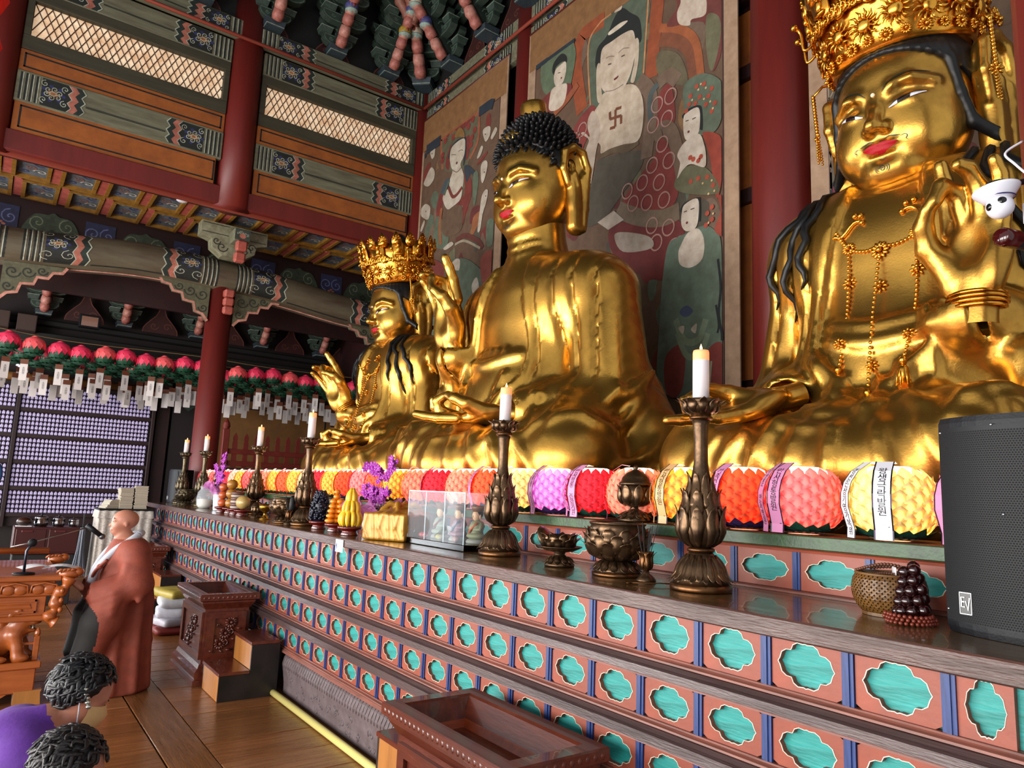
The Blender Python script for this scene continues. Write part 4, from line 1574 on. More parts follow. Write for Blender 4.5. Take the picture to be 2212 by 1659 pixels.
def bracket_set(name, label, loc, rz, tiers, sc, dim, k0=0, nose=True, L0=.62, kind='structure'):
    """stepped roof bracket: x along the wall, -y into the hall, z up"""
    t = bpy.data.objects.new(name, None)
    COL.objects.link(t)
    t.location = loc
    t.rotation_euler = (0, 0, rz)
    t.scale = (sc, sc, sc)
    t['kind'] = kind
    b = MB()
    b.col = C('2b3a44')
    b.box((0, 0, .07), (.32, .30, .14), taper=1.2)
    b.col = C('8fa094')
    b.box((0, 0, .03), (.34, .32, .015))
    b.build('bracket_base', BUD, t)
    for i in range(tiers):
        y, z = -.26 * i, .18 + .34 * i
        for j in range(i + 1):
            put('bracket_arm', arm_mesh(L0 + .16 * ((i + j) % 3), .2, .15), t, (0, -.26 * j, z))
        for q in (-1, 1):
            b = MB()
            b.col = C('3a4c44')
            b.box((q * (L0 * .42 + .05 * (i % 2)), y, z + .255), (.20, .20, .11), taper=1.25)
            b.col = C('8fa094')
            b.box((q * (L0 * .42 + .05 * (i % 2)), y, z + .315), (.255, .255, .015))
            b.build('bearing_block', BUD, t)
        if nose:
            b = MB()
            for s_ in range(2):
                ca = ('b06a60', 'c08478')[s_]
                b.col = C(ca)
                p0 = Vector((0, y - .20 - .12 * s_, z - .06 + .15 * s_))
                b.tube([p0, p0 + Vector((0, -.07, .06)), p0 + Vector((0, -.13, .16))], [.10, .115, .10], 8)
            b.build('nose_step', BUD, t, smooth=True)
            if i > 0:
                b = MB()
                cc = Vector((0, y - .40, z + .14))
                b.col = C(NOSE_COLS[(i + k0) % 4])
                b.lathe([(.05, -.05), (.12, .0), (.135, .08), (.10, .16)], 10, cc)
                b.col = C('8fa8a0')
                b.lathe([(.03, -.09), (.125, -.03), (.13, -.01)], 10, cc)
                b.col = C('8a2c22')
                b.sphere(cc + Vector((0, -.125, .06)), (.03, .02, .045), 6, 4)
                b.build('lotus_bud', BUD, t, smooth=True)
    b = MB()
    b.col = C('22302a')
    M = Matrix(((0, 0, 1, 0), (-1, 0, 0, 0), (0, 1, 0, 0), (0, 0, 0, 1)))
    zt = .34 * tiers + .1
    b.prism([(-.1, .2), (.12, .26), (.26 * tiers + .1, zt), (-.1, zt)], -.07, .07, M)
    b.build('bracket_beam', BUD, t)
    b = MB()
    b.col = C('5d7266')
    for q in (-1, 1):
        Mq = Matrix(((0, 0, q, 0), (-1, 0, 0, 0), (0, 1, 0, 0), (0, 0, 0, 1)))
        for i in range(tiers):
            stroke(b, spiral(.24 * i + .06, .42 + .34 * i, .12, 1.4, 12, 0, 1), .02, .075, Mq)
    b.build('bracket_scroll', BUD, t)
    return t


for k in range(7):
    bracket_set('roof_bracket', '', (6.05 - 1.285 * k + (.0 if k else -.1), 13.15, 10.62), 0, 6, 1.0, 0, k)
for k in range(8):
    bracket_set('roof_bracket', '', (6.80, 11.95 - 1.285 * k, 10.62), -PI / 2, 6, 1.0, 0, k + 1)
o = bracket_set('roof_bracket', '', (6.75, 13.05, 10.62), -PI / 4, 6, 1.15, 0, 2)
# dark board behind with flame shaped panels between the brackets
PANELM = mat('flame_panel', (.11, .035, .03), .7)
b = MB()
b.bbox((-4, 13.40, 10.6), (7.2, 13.55, 14.2))
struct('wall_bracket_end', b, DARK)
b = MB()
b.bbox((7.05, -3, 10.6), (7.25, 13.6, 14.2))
struct('wall_bracket_back', b, DARK)
ol = catmull([(-.36, 0), (-.34, .12), (-.20, .30), (-.10, .42), (0, .66), (.10, .42), (.20, .30), (.34, .12), (.36, 0)], 4)
fb = MB()
fb.col = C('3a1512')
fb.prism(ol, -.02, .02, Matrix(((1, 0, 0, 0), (0, 0, -1, 0), (0, 1, 0, 0), (0, 0, 0, 1))))
fb.col = C('6a3a30')
stroke(fb, ol, .02, .022, Matrix(((1, 0, 0, 0), (0, 0, -1, 0), (0, 1, 0, 0), (0, 0, 0, 1))))
for q in (-1, 1):
    stroke(fb, spiral(q * .14, .16, .1, 1.3, 10, 0, q), .016, .022, Matrix(((1, 0, 0, 0), (0, 0, -1, 0), (0, 1, 0, 0), (0, 0, 0, 1))))
FP = fb.mesh('flame_panel', BUD)
for k in range(7):
    o = put('trim_%d' % (20 + k), FP, None, (6.62 - 1.285 * (k + .45), 13.34, 10.62), kind='structure')
for k in range(7):
    o = put('trim_%d' % (30 + k), FP, None, (6.98, 12.5 - 1.285 * (k + .9), 10.62), -PI / 2, kind='structure')
# three carved dragon necks rising out of the corner
for k, (dx, dy) in enumerate(((-.45, 0), (-.28, -.28), (0, -.5))):
    b = MB()
    b.col = C('8a5545')
    p0 = Vector((6.05, 12.35, 11.5))
    P = catmull([p0, p0 + Vector((dx * .7, dy * .7, .35)), p0 + Vector((dx * 1.5, dy * 1.5, .9)), p0 + Vector((dx * 1.6 - .3, dy * 1.6 - .3, 1.6)), p0 + Vector((dx * 2 - .9, dy * 2 - .9, 2.3))], 8)
    b.tube(P, [.10 + .03 * (i % 4 == 0) for i in range(len(P))], 8)
    o = b.build('trim_%d' % (40 + k), BUD, smooth=True)
    o['kind'] = 'structure'
# dim brackets under the outer eaves seen below the round beam
for k in range(6):
    bracket_set('eave_bracket', '', (.62 + 1.5 * k, 17.6, 5.22), 0, 4, .82, 0, k, True)
    o = put('trim_%d' % (50 + k), FP, None, (1.37 + 1.5 * k, 17.7, 5.22), kind='structure')
# ------------------------------------------------------------------ statues
GOLD = mat('gold_leaf', (0.85, 0.65, 0.29), 0.30, 0.96, (0.50, 0.36, 0.16), 1.8, 0.5, 0.08, 60, rvar=0.09)
GOLDB = mat('bright_gold', (0.92, 0.68, 0.28), 0.24, 1.0, (0.74, 0.48, 0.15), 9, 0.6, 0.05, 80)
HAIR = mat('black_lacquer', (.05, .05, .055), .42, spec=.3)
LIP = mat('lip_red', (.60, .03, .09), .55, spec=.25)
EYEW = mat('eye_white', (0.82, 0.82, 0.86), 0.3)
EYEB = mat('eye_dark', (0.10, 0.03, 0.02), 0.25)
LINE = mat('brow_ink', (0.05, 0.10, 0.06), 0.5)


def surf_x(s, y, z):
    """front surface (largest x) of the field at (y, z)"""
    j = (y - s.lo[1]) / s.h
    k = (z - s.lo[2]) / s.h
    j0, k0 = int(j), int(k)
    fj, fk = j - j0, k - k0
    F = s.F
    c = F[:, j0, k0] * (1 - fj) * (1 - fk) + F[:, j0 + 1, k0] * fj * (1 - fk) + F[:, j0, k0 + 1] * (1 - fj) * fk + F[:, j0 + 1, k0 + 1] * fj * fk
    for i in range(len(c) - 1, 0, -1):
        if c[i - 1] < 0 <= c[i]:
            return float(s.lo[0] + s.h * (i - 1 + c[i - 1] / (c[i - 1] - c[i])))
    return float(s.lo[0])


def surf_z(s, x, y, zmax=None):
    i0 = int(round((x - s.lo[0]) / s.h))
    j0 = int(round((y - s.lo[1]) / s.h))
    c = s.F[min(max(i0, 0), s.F.shape[0] - 1), min(max(j0, 0), s.F.shape[1] - 1)]
    k1 = len(c) - 1 if zmax is None else int((zmax - s.lo[2]) / s.h)
    for k in range(k1, 0, -1):
        if c[k - 1] < 0 <= c[k]:
            return float(s.lo[2] + s.h * (k - 1 + c[k - 1] / (c[k - 1] - c[k])))
    return float(s.lo[2])


def drape_strip(s, lo, hi, rows=4, off=0.006):
    """thin sheet between two (y,z) polylines laid on the front of the field"""
    n = len(lo)
    vs = []
    for r in range(rows + 1):
        t = r / rows
        for a, b in zip(lo, hi):
            y, z = a[0] + (b[0] - a[0]) * t, a[1] + (b[1] - a[1]) * t
            vs.append((surf_x(s, y, z) + off, y, z))
    fs = [(r * n + i, r * n + i + 1, (r + 1) * n + i + 1, (r + 1) * n + i) for r in range(rows) for i in range(n - 1)]
    return vs, fs


def drape_line(s, pts, wdt, off=0.006, n=5, taper=True):
    P = catmull(pts, n)
    lo, hi = [], []
    for i, p in enumerate(P):
        a = P[max(i - 1, 0)]
        b = P[min(i + 1, len(P) - 1)]
        d = math.hypot(b[0] - a[0], b[1] - a[1]) + 1e-9
        nx, ny = -(b[1] - a[1]) / d, (b[0] - a[0]) / d
        k = wdt / 2 * (0.2 + 0.8 * math.sin(PI * i / (len(P) - 1))) if taper else wdt / 2
        lo.append((p[0] - nx * k, p[1] - ny * k))
        hi.append((p[0] + nx * k, p[1] + ny * k))
    return drape_strip(s, lo, hi, 1, off)


def sculpt_head():
    s = SDF((-.62, -.62, -.68), (.72, .62, .95), 0.0155)
    s.U(s.ell((-.03, 0, .20), (.50, .475, .50)), 0)
    s.U(s.ell((.08, 0, -.12), (.40, .455, .40)), .14)
    for q in (-1, 1):
        s.U(s.ell((.23, q * .21, -.16), (.21, .20, .24)), .10)
    s.U(s.ell((.36, 0, -.37), (.12, .17, .115)), .08)
    s.U(s.ell((.20, 0, -.43), (.22, .27, .12)), .09)
    # nose
    s.U(s.chain([(.43, 0, .16), (.50, 0, .02), (.575, 0, -.095)], [.034, .040, .052], .03), .05)
    for q in (-1, 1):
        s.U(s.ell((.505, q * .062, -.112), (.058, .040, .038)), .035)
        # brow arch
        s.U(s.chain([(.445, q * .05, .10), (.455, q * .12, .175), (.42, q * .24, .195), (.32, q * .37, .14)], [.020, .024, .024, .02], .03), .07)
        # eyelids
        s.U(s.ell((.375, q * .19, .055), (.085, .135, .062), rotm('Z', q * .35)), .03)
        # hollow between brow and lid
        s.local([np.array((.47, q * .08, .10)), np.array((.45, q * .19, .135)), np.array((.38, q * .30, .115))], .05, -.018)
    # lips and the corners of the smile
    s.U(s.ell((.455, 0, -.225), (.055, .135, .028)), .02)
    s.U(s.ell((.450, 0, -.268), (.055, .105, .030)), .02)
    s.local([np.array((.50, -.15, -.232)), np.array((.515, 0, -.246)), np.array((.50, .15, -.232))], .018, -.012)
    s.local([np.array((.47, 0, -.315)), np.array((.47, .06, -.312))], .04, -.02)
    s.local([np.array((.47, -.06, -.312)), np.array((.47, 0, -.315))], .04, -.02)
    return s


HS = sculpt_head()
HV, HQ = HS.extract(1)
HEAD_ME = np_mesh('head', HV, HQ, GOLD)


def ear_mesh():
    s = SDF((-.30, -.16, -.68), (.26, .18, .50), 0.0145)
    s.U(s.ell((0, 0, .17), (.17, .055, .25)), 0)
    s.U(s.chain([(-.02, 0, .05), (0, .01, -.25), (.02, .01, -.47)], [.13, .11, .115], .04) * 1.0, .05)
    s.F = np.maximum(s.F, np.abs(s.Y - .02) - .075)
    # rim
    rim = [(.10, .05, -.02), (.15, .06, .15), (.11, .06, .33), (0, .065, .39), (-.12, .065, .33), (-.165, .065, .15), (-.13, .06, -.05), (-.10, .055, -.3), (-.05, .05, -.53)]
    s.U(s.chain(rim, [.035, .04, .045, .045, .045, .045, .04, .035, .03], .02), .02)
    s.S(s.ell((-.01, .09, .17), (.09, .07, .15)), .03)
    s.U(s.chain([(.03, .05, .22), (.02, .07, .08), (-.01, .07, -.05), (-.02, .06, -.12)], [.02, .035, .03, .015], .02), .015)
    s.S(s.chain([(-.055, .10, .10), (-.05, .10, -.2), (-.01, .10, -.48)], [.03, .025, .015], .02), .02)
    return s.extract(1)


EAR_V, EAR_Q = ear_mesh()
EAR_L = np_mesh('ear', EAR_V, EAR_Q, GOLD)
EAR_R = np_mesh('ear', EAR_V * np.array((1, -1, 1)), EAR_Q[:, ::-1], GOLD)


def face_parts(head, moustache):
    for q in (-1, 1):
        # almond eye: white sheet, dark iris in the middle, upper lash line
        ys = np.linspace(.095, .315, 12)
        t = (ys - .095) / .22
        mid = .022 + .050 * t + .012 * np.sin(PI * t)
        hw = .0165 * np.sin(PI * np.clip(t, .02, .98)) ** .7 + .001
        lo = [(q * y, m - h) for y, m, h in zip(ys, mid, hw)]
        hi = [(q * y, m + h) for y, m, h in zip(ys, mid, hw)]
        b = MB()
        b.add(*drape_strip(HS, lo, hi, 2, .008))
        e = b.build('eye', EYEW, head)
        b = MB()
        b.add(*drape_strip(HS, lo[3:8], hi[3:8], 2, .011))
        b.build('iris', EYEB, e)
        b = MB()
        b.add(*drape_line(HS, [(q * y, m + h) for y, m, h in zip(ys[::2], mid[::2], hw[::2])], .008, .012))
        b.build('lash_line', LINE, e)
        b = MB()
        b.add(*drape_line(HS, [(q * .06, .155), (q * .12, .215), (q * .22, .245), (q * .34, .215)], .014, .006))
        b.build('eyebrow', LINE, head)
    # lips
    ys = np.linspace(-.128, .128, 17)
    a = np.abs(ys) / .128
    up = -.236 + .030 * (1 - a ** 1.6) - .012 * np.exp(-(ys / .022) ** 2) + .006 * a
    lo_ = -.236 - .052 * (1 - a ** 2) + .006 * a
    b = MB()
    b.add(*drape_strip(HS, list(zip(ys, lo_)), list(zip(ys, up)), 5, .006))
    b.build('lips', LIP, head, smooth=True)
    b = MB()
    b.sphere((surf_x(HS, 0, .15) + .004, 0, .15), .016)
    b.build('forehead_jewel', mat('urna', (.95, .85, .7), .2), head, smooth=True)
    # painted spiral on the chin
    b = MB()
    b.add(*drape_line(HS, [(p[0], p[1]) for p in spiral(0, -.395, .026, 1.7, 16)], .006, .006, 1, False))
    for q in (-1, 1):
        for r in (.036, .05):
            b.add(*drape_line(HS, [(q * r * math.cos(t), -.395 + .8 * r * math.sin(t)) for t in (-.8, -.3, .2, .7)], .006, .006, 3))
    b.build('chin_scroll', LINE, head)
    if moustache:
        b = MB()
        for q in (-1, 1):
            b.add(*drape_line(HS, [(q * .035, -.190), (q * .07, -.178), (q * .12, -.190), (q * .15, -.196)], .007, .007))
            b.add(*drape_line(HS, [(q * .14, -.205), (q * .175, -.200), (q * .19, -.215), (q * .178, -.232), (q * .19, -.245)], .006, .007))
            b.build('moustache', LINE, head)
            b = MB()
        b.add(*drape_line(HS, [(-.03, -.312), (0, -.324), (.03, -.312)], .006, .007))
        b.build('chin_line', LINE, head)


def hand_mesh(open_=True):
    """right hand: wrist at origin, fingers +z, palm +x, thumb +y; unit length"""
    s = SDF((-.22, -.36, -.22), (.52, .50, 1.06), 0.0165)
    s.U(s.cap((0, 0, -.25), (0, 0, .10), .135, .15, (0, 1.25)), 0)
    s.U(s.ell((.0, -.01, .30), (.105, .245, .30)), .10)
    s.U(s.ell((.06, .13, .17), (.085, .10, .19)), .06)       # thumb mound
    s.U(s.ell((.05, -.15, .16), (.07, .08, .17)), .06)        # heel
    s.S(s.ell((.17, -.02, .36), (.11, .13, .17)), .06)
    fg = {  # base, then joints
        'index': [(0.0, .185, .50), (.02, .20, .72), (.05, .205, .87), (.085, .205, .99)],
        'middle': [(.01, .065, .54), (.10, .075, .74), (.22, .085, .76), (.27, .10, .65)],
        'ring': [(.01, -.06, .53), (.06, -.065, .74), (.15, -.06, .85), (.24, -.055, .86)],
        'little': [(0.0, -.175, .48), (.02, -.20, .65), (.06, -.215, .77), (.12, -.22, .86)],
    }
    rr = {'index': (.072, .064, .056, .048), 'middle': (.074, .068, .06, .052), 'ring': (.071, .064, .056, .048), 'little': (.062, .054, .048, .042)}
    for k, p in fg.items():
        s.U(s.chain(p, rr[k], .02), .022)
    s.U(s.chain([(.06, .16, .20), (.16, .24, .36), (.23, .22, .50), (.275, .15, .60)], (.10, .080, .066, .052), .03), .035)
    # creases
    s.local([np.array((.16, -.2, -.02)), np.array((.17, .2, -.02))], .02, -.012)
    return s.extract(1)


HAND_V, HAND_Q = hand_mesh()
HAND_R = np_mesh('hand', HAND_V, HAND_Q, GOLD)
HAND_L = np_mesh('hand', HAND_V * np.array((1, -1, 1)), HAND_Q[:, ::-1], GOLD)


def robe_strokes(s, strokes, rad, amt, n=6, top=True, zmax=None):
    for st in strokes:
        P = catmull(st, n)
        pts = []
        for p in P:
            if len(p) == 2:
                pts.append(np.array((p[0], p[1], surf_z(s, p[0], p[1], zmax))))
            else:
                pts.append(np.array((surf_x(s, p[1], p[2]) if p[0] > 90 else p[0], p[1], p[2])))
        s.local(pts, rad, amt)


def statue_body(buddha):
    h = 0.030
    s = SDF((-1.05, -2.25, -.20), (1.72, 2.25, 3.25), h)
    X, Y, Z = s.X, s.Y, s.Z
    KN = 1.38 if buddha else 1.50
    # crossed legs
    s.U(s.ell((.25, 0, .26), (1.0, 1.55, .50)), 0)
    for q in (-1, 1):
        s.U(s.cap((-.05, q * .55, .42), (.66, q * KN, .34), .52, .46, (2, 1.05)), .12)
        s.U(s.cap((.66, q * KN, .30), (1.06, q * .1, .26), .43, .36, (2, 1.05)), .10)
    s.U(s.cap((1.0, -.75, .42), (.95, .55, .40), .30, .26), .10)
    # skirt flattening to the seat
    s.U(s.box((.15, 0, -.05), (1.0, 1.75, .16), .1), .15)
    # torso
    s.U(s.ell((.10, 0, .95), (.72, .86, .85)), .20)
    s.U(s.ell((.04, 0, 1.85), (.60, .92, .85)), .22)
    s.U(s.cap((-.02, -.78, 2.12), (-.02, .78, 2.12), .43, .43), .25)
    s.U(s.cap((.0, 0, 2.30), (.08, 0, 2.70 if buddha else 2.42), .52, .33), .22 if buddha else .15)
    s.U(s.cap((.08, 0, 2.4), (.14, 0, 3.15), .345 if buddha else .30, .345 if buddha else .30), .10)
    # chest opening: the robe lies proud of the bare chest
    op = np.where(Z > 1.2, .26 + .20 * np.clip((2.55 - Z) / 1.0, 0, 1), .46 - .5 * np.clip((1.2 - Z) / .5, 0, 1))
    op = op if not buddha else op + .04
    robe = 1 / (1 + np.exp(-(np.abs(Y - .03) - op) / .009))
    robe = np.maximum(robe, (X < .1).astype(np.float32))
    robe = robe * np.clip((2.66 - Z) / .08, 0, 1) * np.clip((Z - .60) / .45, 0, 1)
    s.F -= (.085 * robe).astype(np.float32)
    # vertical pleats of the robe over the left shoulder and side
    th = np.arctan2(Y, X + .35)
    # right arm: raised
    wr = (.66, -.74, 1.55) if buddha else (.68, -.58, 1.28)
    E = (.05, -1.20, 1.02) if buddha else (.02, -1.04, 1.0)
    ra = .36 if buddha else .31
    s.U(s.cap((-.02, -.98 if buddha else -.90, 2.10), E, .37 if buddha else .33, ra), .12)
    s.U(s.cap(E, wr, .33 if buddha else .28, .25), .08)
    s.U(s.chain([(.42, wr[1] - .12, wr[2] - .12), (.40, -1.10, 1.0), (.42, -1.20, .62)], [.20, .22, .30], .05), .10)
    s.U(s.chain([(.56, wr[1] - .06, wr[2] - .2), (.62, -.92, .95), (.66, -1.05, .60)], [.13, .16, .2], .05), .06)
    s.S(s.cap(wr, (wr[0] + .10, wr[1] + .03, wr[2] + .35), .195), .03)
    # left arm: resting towards the lap
    E = (.06, 1.26 if buddha else 1.08, .98)
    s.U(s.cap((-.02, .98 if buddha else .90, 2.10), E, .38 if buddha else .33, .38 if buddha else .31), .12)
    s.U(s.cap(E, (.72, .72, .80), .34 if buddha else .30, .25), .08)
    s.U(s.chain([(.10, 1.34 if buddha else 1.14, .98), (.45, 1.32 if buddha else 1.14, .72), (.75, 1.12, .60)], [.22, .26, .2], .05), .10)
    if buddha:
        s.U(s.chain([(-.25, 1.2, 1.0), (-.1, 1.55, .6), (.1, 1.75, .25)], [.35, .32, .25], .08), .15)
    s.S(s.cap((.72, .74, .80), (1.0, .52, .74), .18), .03)
    # narrow vertical pleats over the shoulders and upper arms
    yy = Y * (1 - .12 * np.clip((2.4 - Z) / 1.2, 0, 1))
    m = np.clip((np.abs(Y) - .50) / .15, 0, 1) * np.clip((Z - .95) / .25, 0, 1) * np.clip((2.56 - Z) / .25, 0, 1)
    gr = np.exp(-(np.sin(yy * 15.5 + .25 * Z) / .30) ** 2)
    s.F += (.052 * m * gr * (X > -.3)).astype(np.float32)
    s.F -= (.012 * m * (X > -.3)).astype(np.float32)
    # sleeve folds
    for k in range(5):
        a = .22 + .18 * k
        robe_strokes(s, [[(90.5 * 0 + -.05 + a * .55, 1.58 - a * .25, 1.05 - a * .25), (.15 + a * .45, 1.40 - a * .30, .62), (.35 + a * .45, 1.12 - a * .25, .56)]], .045, .035)
    sw = [[(.30, 1.60, 1.05), (.52, 1.42, .70), (.72, 1.05, .62)], [(.05, 1.66, .98), (.40, 1.62, .60), (.80, 1.22, .52)], [(-.15, 1.62, 1.25), (.25, 1.62, .95), (.58, 1.20, .92)],
          [(-.2, 1.75, .8), (.15, 1.9, .45), (.6, 1.85, .25)], [(-.3, 1.6, .9), (-.05, 1.95, .5), (.2, 2.02, .1)]]
    robe_strokes(s, sw, .05, .045)
    # hanging folds of the raised sleeve
    sl = [[(.62, -1.06, 1.35), (.66, -1.12, 1.0), (.72, -1.15, .6)], [(.50, -1.22, 1.3), (.58, -1.32, .95), (.66, -1.40, .6)], [(.36, -1.36, 1.2), (.42, -1.44, .9), (.50, -1.52, .55)], [(.74, -.96, 1.2), (.78, -1.0, .9), (.86, -1.0, .62)]]
    robe_strokes(s, sl, .04, .05)
    # folds over the lap, spreading from the middle
    lap = []
    for k in range(7):
        a = -.62 + .2 * k
        lap.append([(.72, a * .45 - .05), (1.0, a * 1.1 - .08), (1.22, a * 1.9 - .12)])
    for q in (-1, 1):
        lap += [[(.50, q * .75), (.95, q * 1.0), (1.28, q * .62)], [(.35, q * 1.0), (.92, q * 1.32), (1.15, q * .95)], [(.1, q * 1.25), (.55, q * 1.75), (.98, q * 1.45)]]
    robe_strokes(s, lap, .055, .042, zmax=1.0)
    fr = []
    for k in range(9):
        a = -1.3 + .325 * k
        fr.append([(99, a * .8, .55), (99, a, .30), (99, a * 1.12, .02)])
    robe_strokes(s, fr, .05, .03)
    # sash across the lower chest and its flower knot, collar lines
    if buddha:
        robe_strokes(s, [[(99, -.42, 1.42), (99, 0, 1.38), (99, .42, 1.45)]], .05, .06)
        for k in range(5):
            y = -.24 + .12 * k
            x = surf_x(s, y, 1.50)
            s.U(s.ell((x, y, 1.49), (.035, .05, .065)), .03)
        robe_strokes(s, [[(99, -.32, 1.25), (99, -.22, .95), (99, 0, .80), (99, .22, .95), (99, .32, 1.25)]], .03, .035)
    else:
        robe_strokes(s, [[(99, -.40, 1.36), (99, 0, 1.30), (99, .40, 1.38)], [(99, -.40, 1.24), (99, 0, 1.18), (99, .40, 1.26)]], .045, .055)
        robe_strokes(s, [[(99, -.40, 1.12), (99, -.36, .80), (99, 0, .66), (99, .36, .80), (99, .40, 1.12)]], .03, .04)
    # swags on the front of the skirt
    sg = [[(99, .05, .74), (99, .30, .85), (99, .48, 1.1)], [(99, .02, .62), (99, .38, .70), (99, .60, .95)], [(99, 0, .52), (99, .45, .58), (99, .7, .8)]]
    robe_strokes(s, sg, .035, .04)
    # rings of the neck
    for z in (2.72, 2.82) if buddha else (2.47, 2.55):
        robe_strokes(s, [[(99, -.30, z + .04), (99, -.15, z), (99, 0, z - .015), (99, .15, z), (99, .30, z + .04)]], .022, -.022)
    return s


SK = 1.06


def M3(R, t, sc=1.0):
    return Matrix.Translation(Vector(t)) @ R.to_4x4() @ Matrix.Scale(sc, 4)


def place(o, M):
    o.matrix_local = M
    return o


BS = statue_body(True)
BV, BQ = BS.extract(1)
BUDDHA_BODY = np_mesh('body', BV, BQ, GOLD)
CS = statue_body(False)
CV, CQ = CS.extract(1)
BODHI_BODY = np_mesh('body', CV, CQ, GOLD)


def hands_on(root, raised, lap):
    """raised right hand and left hand in the lap: (wrist, finger direction, palm normal, size)"""
    for (w_, fz, px, sc), me in ((raised, HAND_R), (lap, HAND_L)):
        fz = Vector(fz).normalized()
        px = Vector(px)
        px = (px - fz * px.dot(fz)).normalized()
        py = fz.cross(px)
        place(put('hand', me, root), M3(Matrix((px, py, fz)).transposed(), w_, sc))


def head_on(root, pos, sc, tilt, moustache):
    e = put('head', HEAD_ME, root)
    e.matrix_local = Matrix.Translation(Vector(pos)) @ Matrix.Rotation(tilt, 4, 'Y') @ Matrix.Scale(sc, 4)
    for q, me in ((1, EAR_L), (-1, EAR_R)):
        o = put('ear', me, e)
        o.matrix_local = Matrix.Translation(Vector((-.12, q * (.475 if not moustache else .53), .02))) @ Matrix.Rotation(q * -.12, 4, 'Z') @ Matrix.Scale(1.12 if moustache else 1.0, 4)
    face_parts(e, moustache)
    return e


def buddha():
    root = thing('seated_buddha', 'large seated gilded buddha with black snail curl hair and bare chest', 'statue', (5.3, 6.35 * SK, 1.95), PI, scale=SK)
    put('body', BUDDHA_BODY, root)
    hands_on(root, ((.74, -.70, 1.68), (.16, -.16, 1), (1, .12, -.1), 1.02), ((.90, .58, .77), (.62, -.75, -.08), (.1, .1, 1), .86))
    e = head_on(root, (.12, 0, 3.46), 1.03, math.radians(9), False)
    # hair cap
    s = SDF((-.66, -.60, -.55), (.62, .60, 1.16), .02)
    s.U(s.ell((-.05, 0, .23), (.53, .515, .53)), 0)
    s.U(s.ell((-.06, 0, .56), (.39, .38, .37)), .15)
    cut = (.47 + (s.X - .40) * 1.02) - s.Z + .12 * np.exp(-((np.abs(s.Y) - .36) / .12) ** 2) * (s.X > 0)
    s.F = np.maximum(s.F, cut * .7)
    V, Q = s.extract(1)
    hair = put('hair', np_mesh('hair', V, Q, HAIR), e)
    C = V[Q].mean(1)
    N = np.cross(V[Q[:, 2]] - V[Q[:, 0]], V[Q[:, 3]] - V[Q[:, 1]])
    N /= np.linalg.norm(N, axis=1)[:, None] + 1e-9
    order = np.argsort(-C[:, 2] + .0 * C[:, 0])
    got = np.zeros((0, 3))
    b = MB()
    inner = s.ell((-.05, 0, .23), (.49, .475, .49))
    for i in order:
        p = C[i]
        if N[i][2] < -.85 or (abs(p[1]) > .36 and p[2] < .34 and -.42 < p[0] < .12):
            continue
        if len(got) and ((got - p) ** 2).sum(1).min() < .058 ** 2:
            continue
        got = np.vstack([got, p])
        nn = Vector(N[i])
        tl = (nn * .8 + Vector((.35, 0, -.15))).normalized()
        pv = Vector(p) - nn * .012
        b.tube([pv, pv + nn * .03, pv + nn * .045 + tl * .018, pv + nn * .045 + tl * .034], [.034, .030, .020, .006], 6)
    b.build('hair_curls', HAIR, hair, smooth=True, kind='stuff')
    b = MB()
    b.sphere((.33, 0, .64), (.07, .17, .10), 16, 10, Matrix.Rotation(-.6, 3, 'Y').to_4x4())
    b.build('forehead_bead', GOLD, hair, smooth=True)
    b = MB()
    b.lathe([(.14, .86), (.155, .90), (.155, 1.08), (.14, 1.11), (.10, 1.12)], 20, (-.05, 0, 0))
    b.build('topknot_ornament', GOLD, hair, smooth=True)
    return root


def flower(b, c, r, n=10, nx=Vector((1, 0, 0)), th=.012):
    """rosette of n petals with a centre bead, facing nx"""
    q = nx.to_track_quat('Z', 'Y').to_matrix().to_4x4()
    cc = Vector(c)
    for k in range(n):
        a = 2 * PI * k / n
        M = q @ Matrix.Rotation(a, 4, 'Z')
        b.sphere(cc + M @ Vector((r * .62, 0, 0)), (r * .36, r * .2, th), 8, 4, M)
    b.sphere(cc + q @ Vector((0, 0, th)), (r * .3, r * .3, th * 1.6), 8, 5, q)


def flame(b, c, r, nx, n=13):
    q = nx.to_track_quat('Z', 'Y').to_matrix().to_4x4()
    cc = Vector(c)
    b.sphere(cc, (r * .5, r * .5, r * .22), 12, 6, q)
    for k in range(n):
        a = -.55 * PI + 2.1 * PI * k / n
        M = q @ Matrix.Rotation(a, 4, 'Z')
        p0 = cc + M @ Vector((r * .5, 0, 0))
        b.tube([p0, cc + M @ Vector((r * .8, r * .12, .004)), cc + M @ Vector((r * 1.1, -r * .05, .01))], [r * .13, r * .10, r * .02], 5)


def cloud(b, c, r, nx):
    q = nx.to_track_quat('Z', 'Y').to_matrix().to_4x4()
    cc = Vector(c)
    for (x, y, k) in ((0, 0, .5), (.5, .1, .38), (-.5, .1, .38), (.25, .38, .34), (-.25, .38, .34), (.9, -.05, .25), (-.9, -.05, .25)):
        M = q
        ring = [cc + M @ Vector((x * r + p[0] * r, y * r + p[1] * r, r * .15)) for p in spiral(0, 0, k, 1.3, 12, PI / 2)]
        b.tube(ring, [r * .09] * 10 + [r * .07, r * .05, r * .03], 5)
        b.sphere(cc + M @ Vector((x * r, y * r, 0)), (k * r, k * r, r * .12), 10, 4, M)


def chainbeads(b, pts, r, n):
    P = catmull(pts, 8)
    L = [0]
    for a, c in zip(P[:-1], P[1:]):
        L.append(L[-1] + (Vector(c) - Vector(a)).length)
    for k in range(n):
        t = L[-1] * k / (n - 1)
        i = 0
        while i < len(L) - 2 and L[i + 1] < t:
            i += 1
        f = (t - L[i]) / max(L[i + 1] - L[i], 1e-9)
        p = Vector(P[i]).lerp(Vector(P[i + 1]), f)
        b.sphere(p, r, 6, 4)


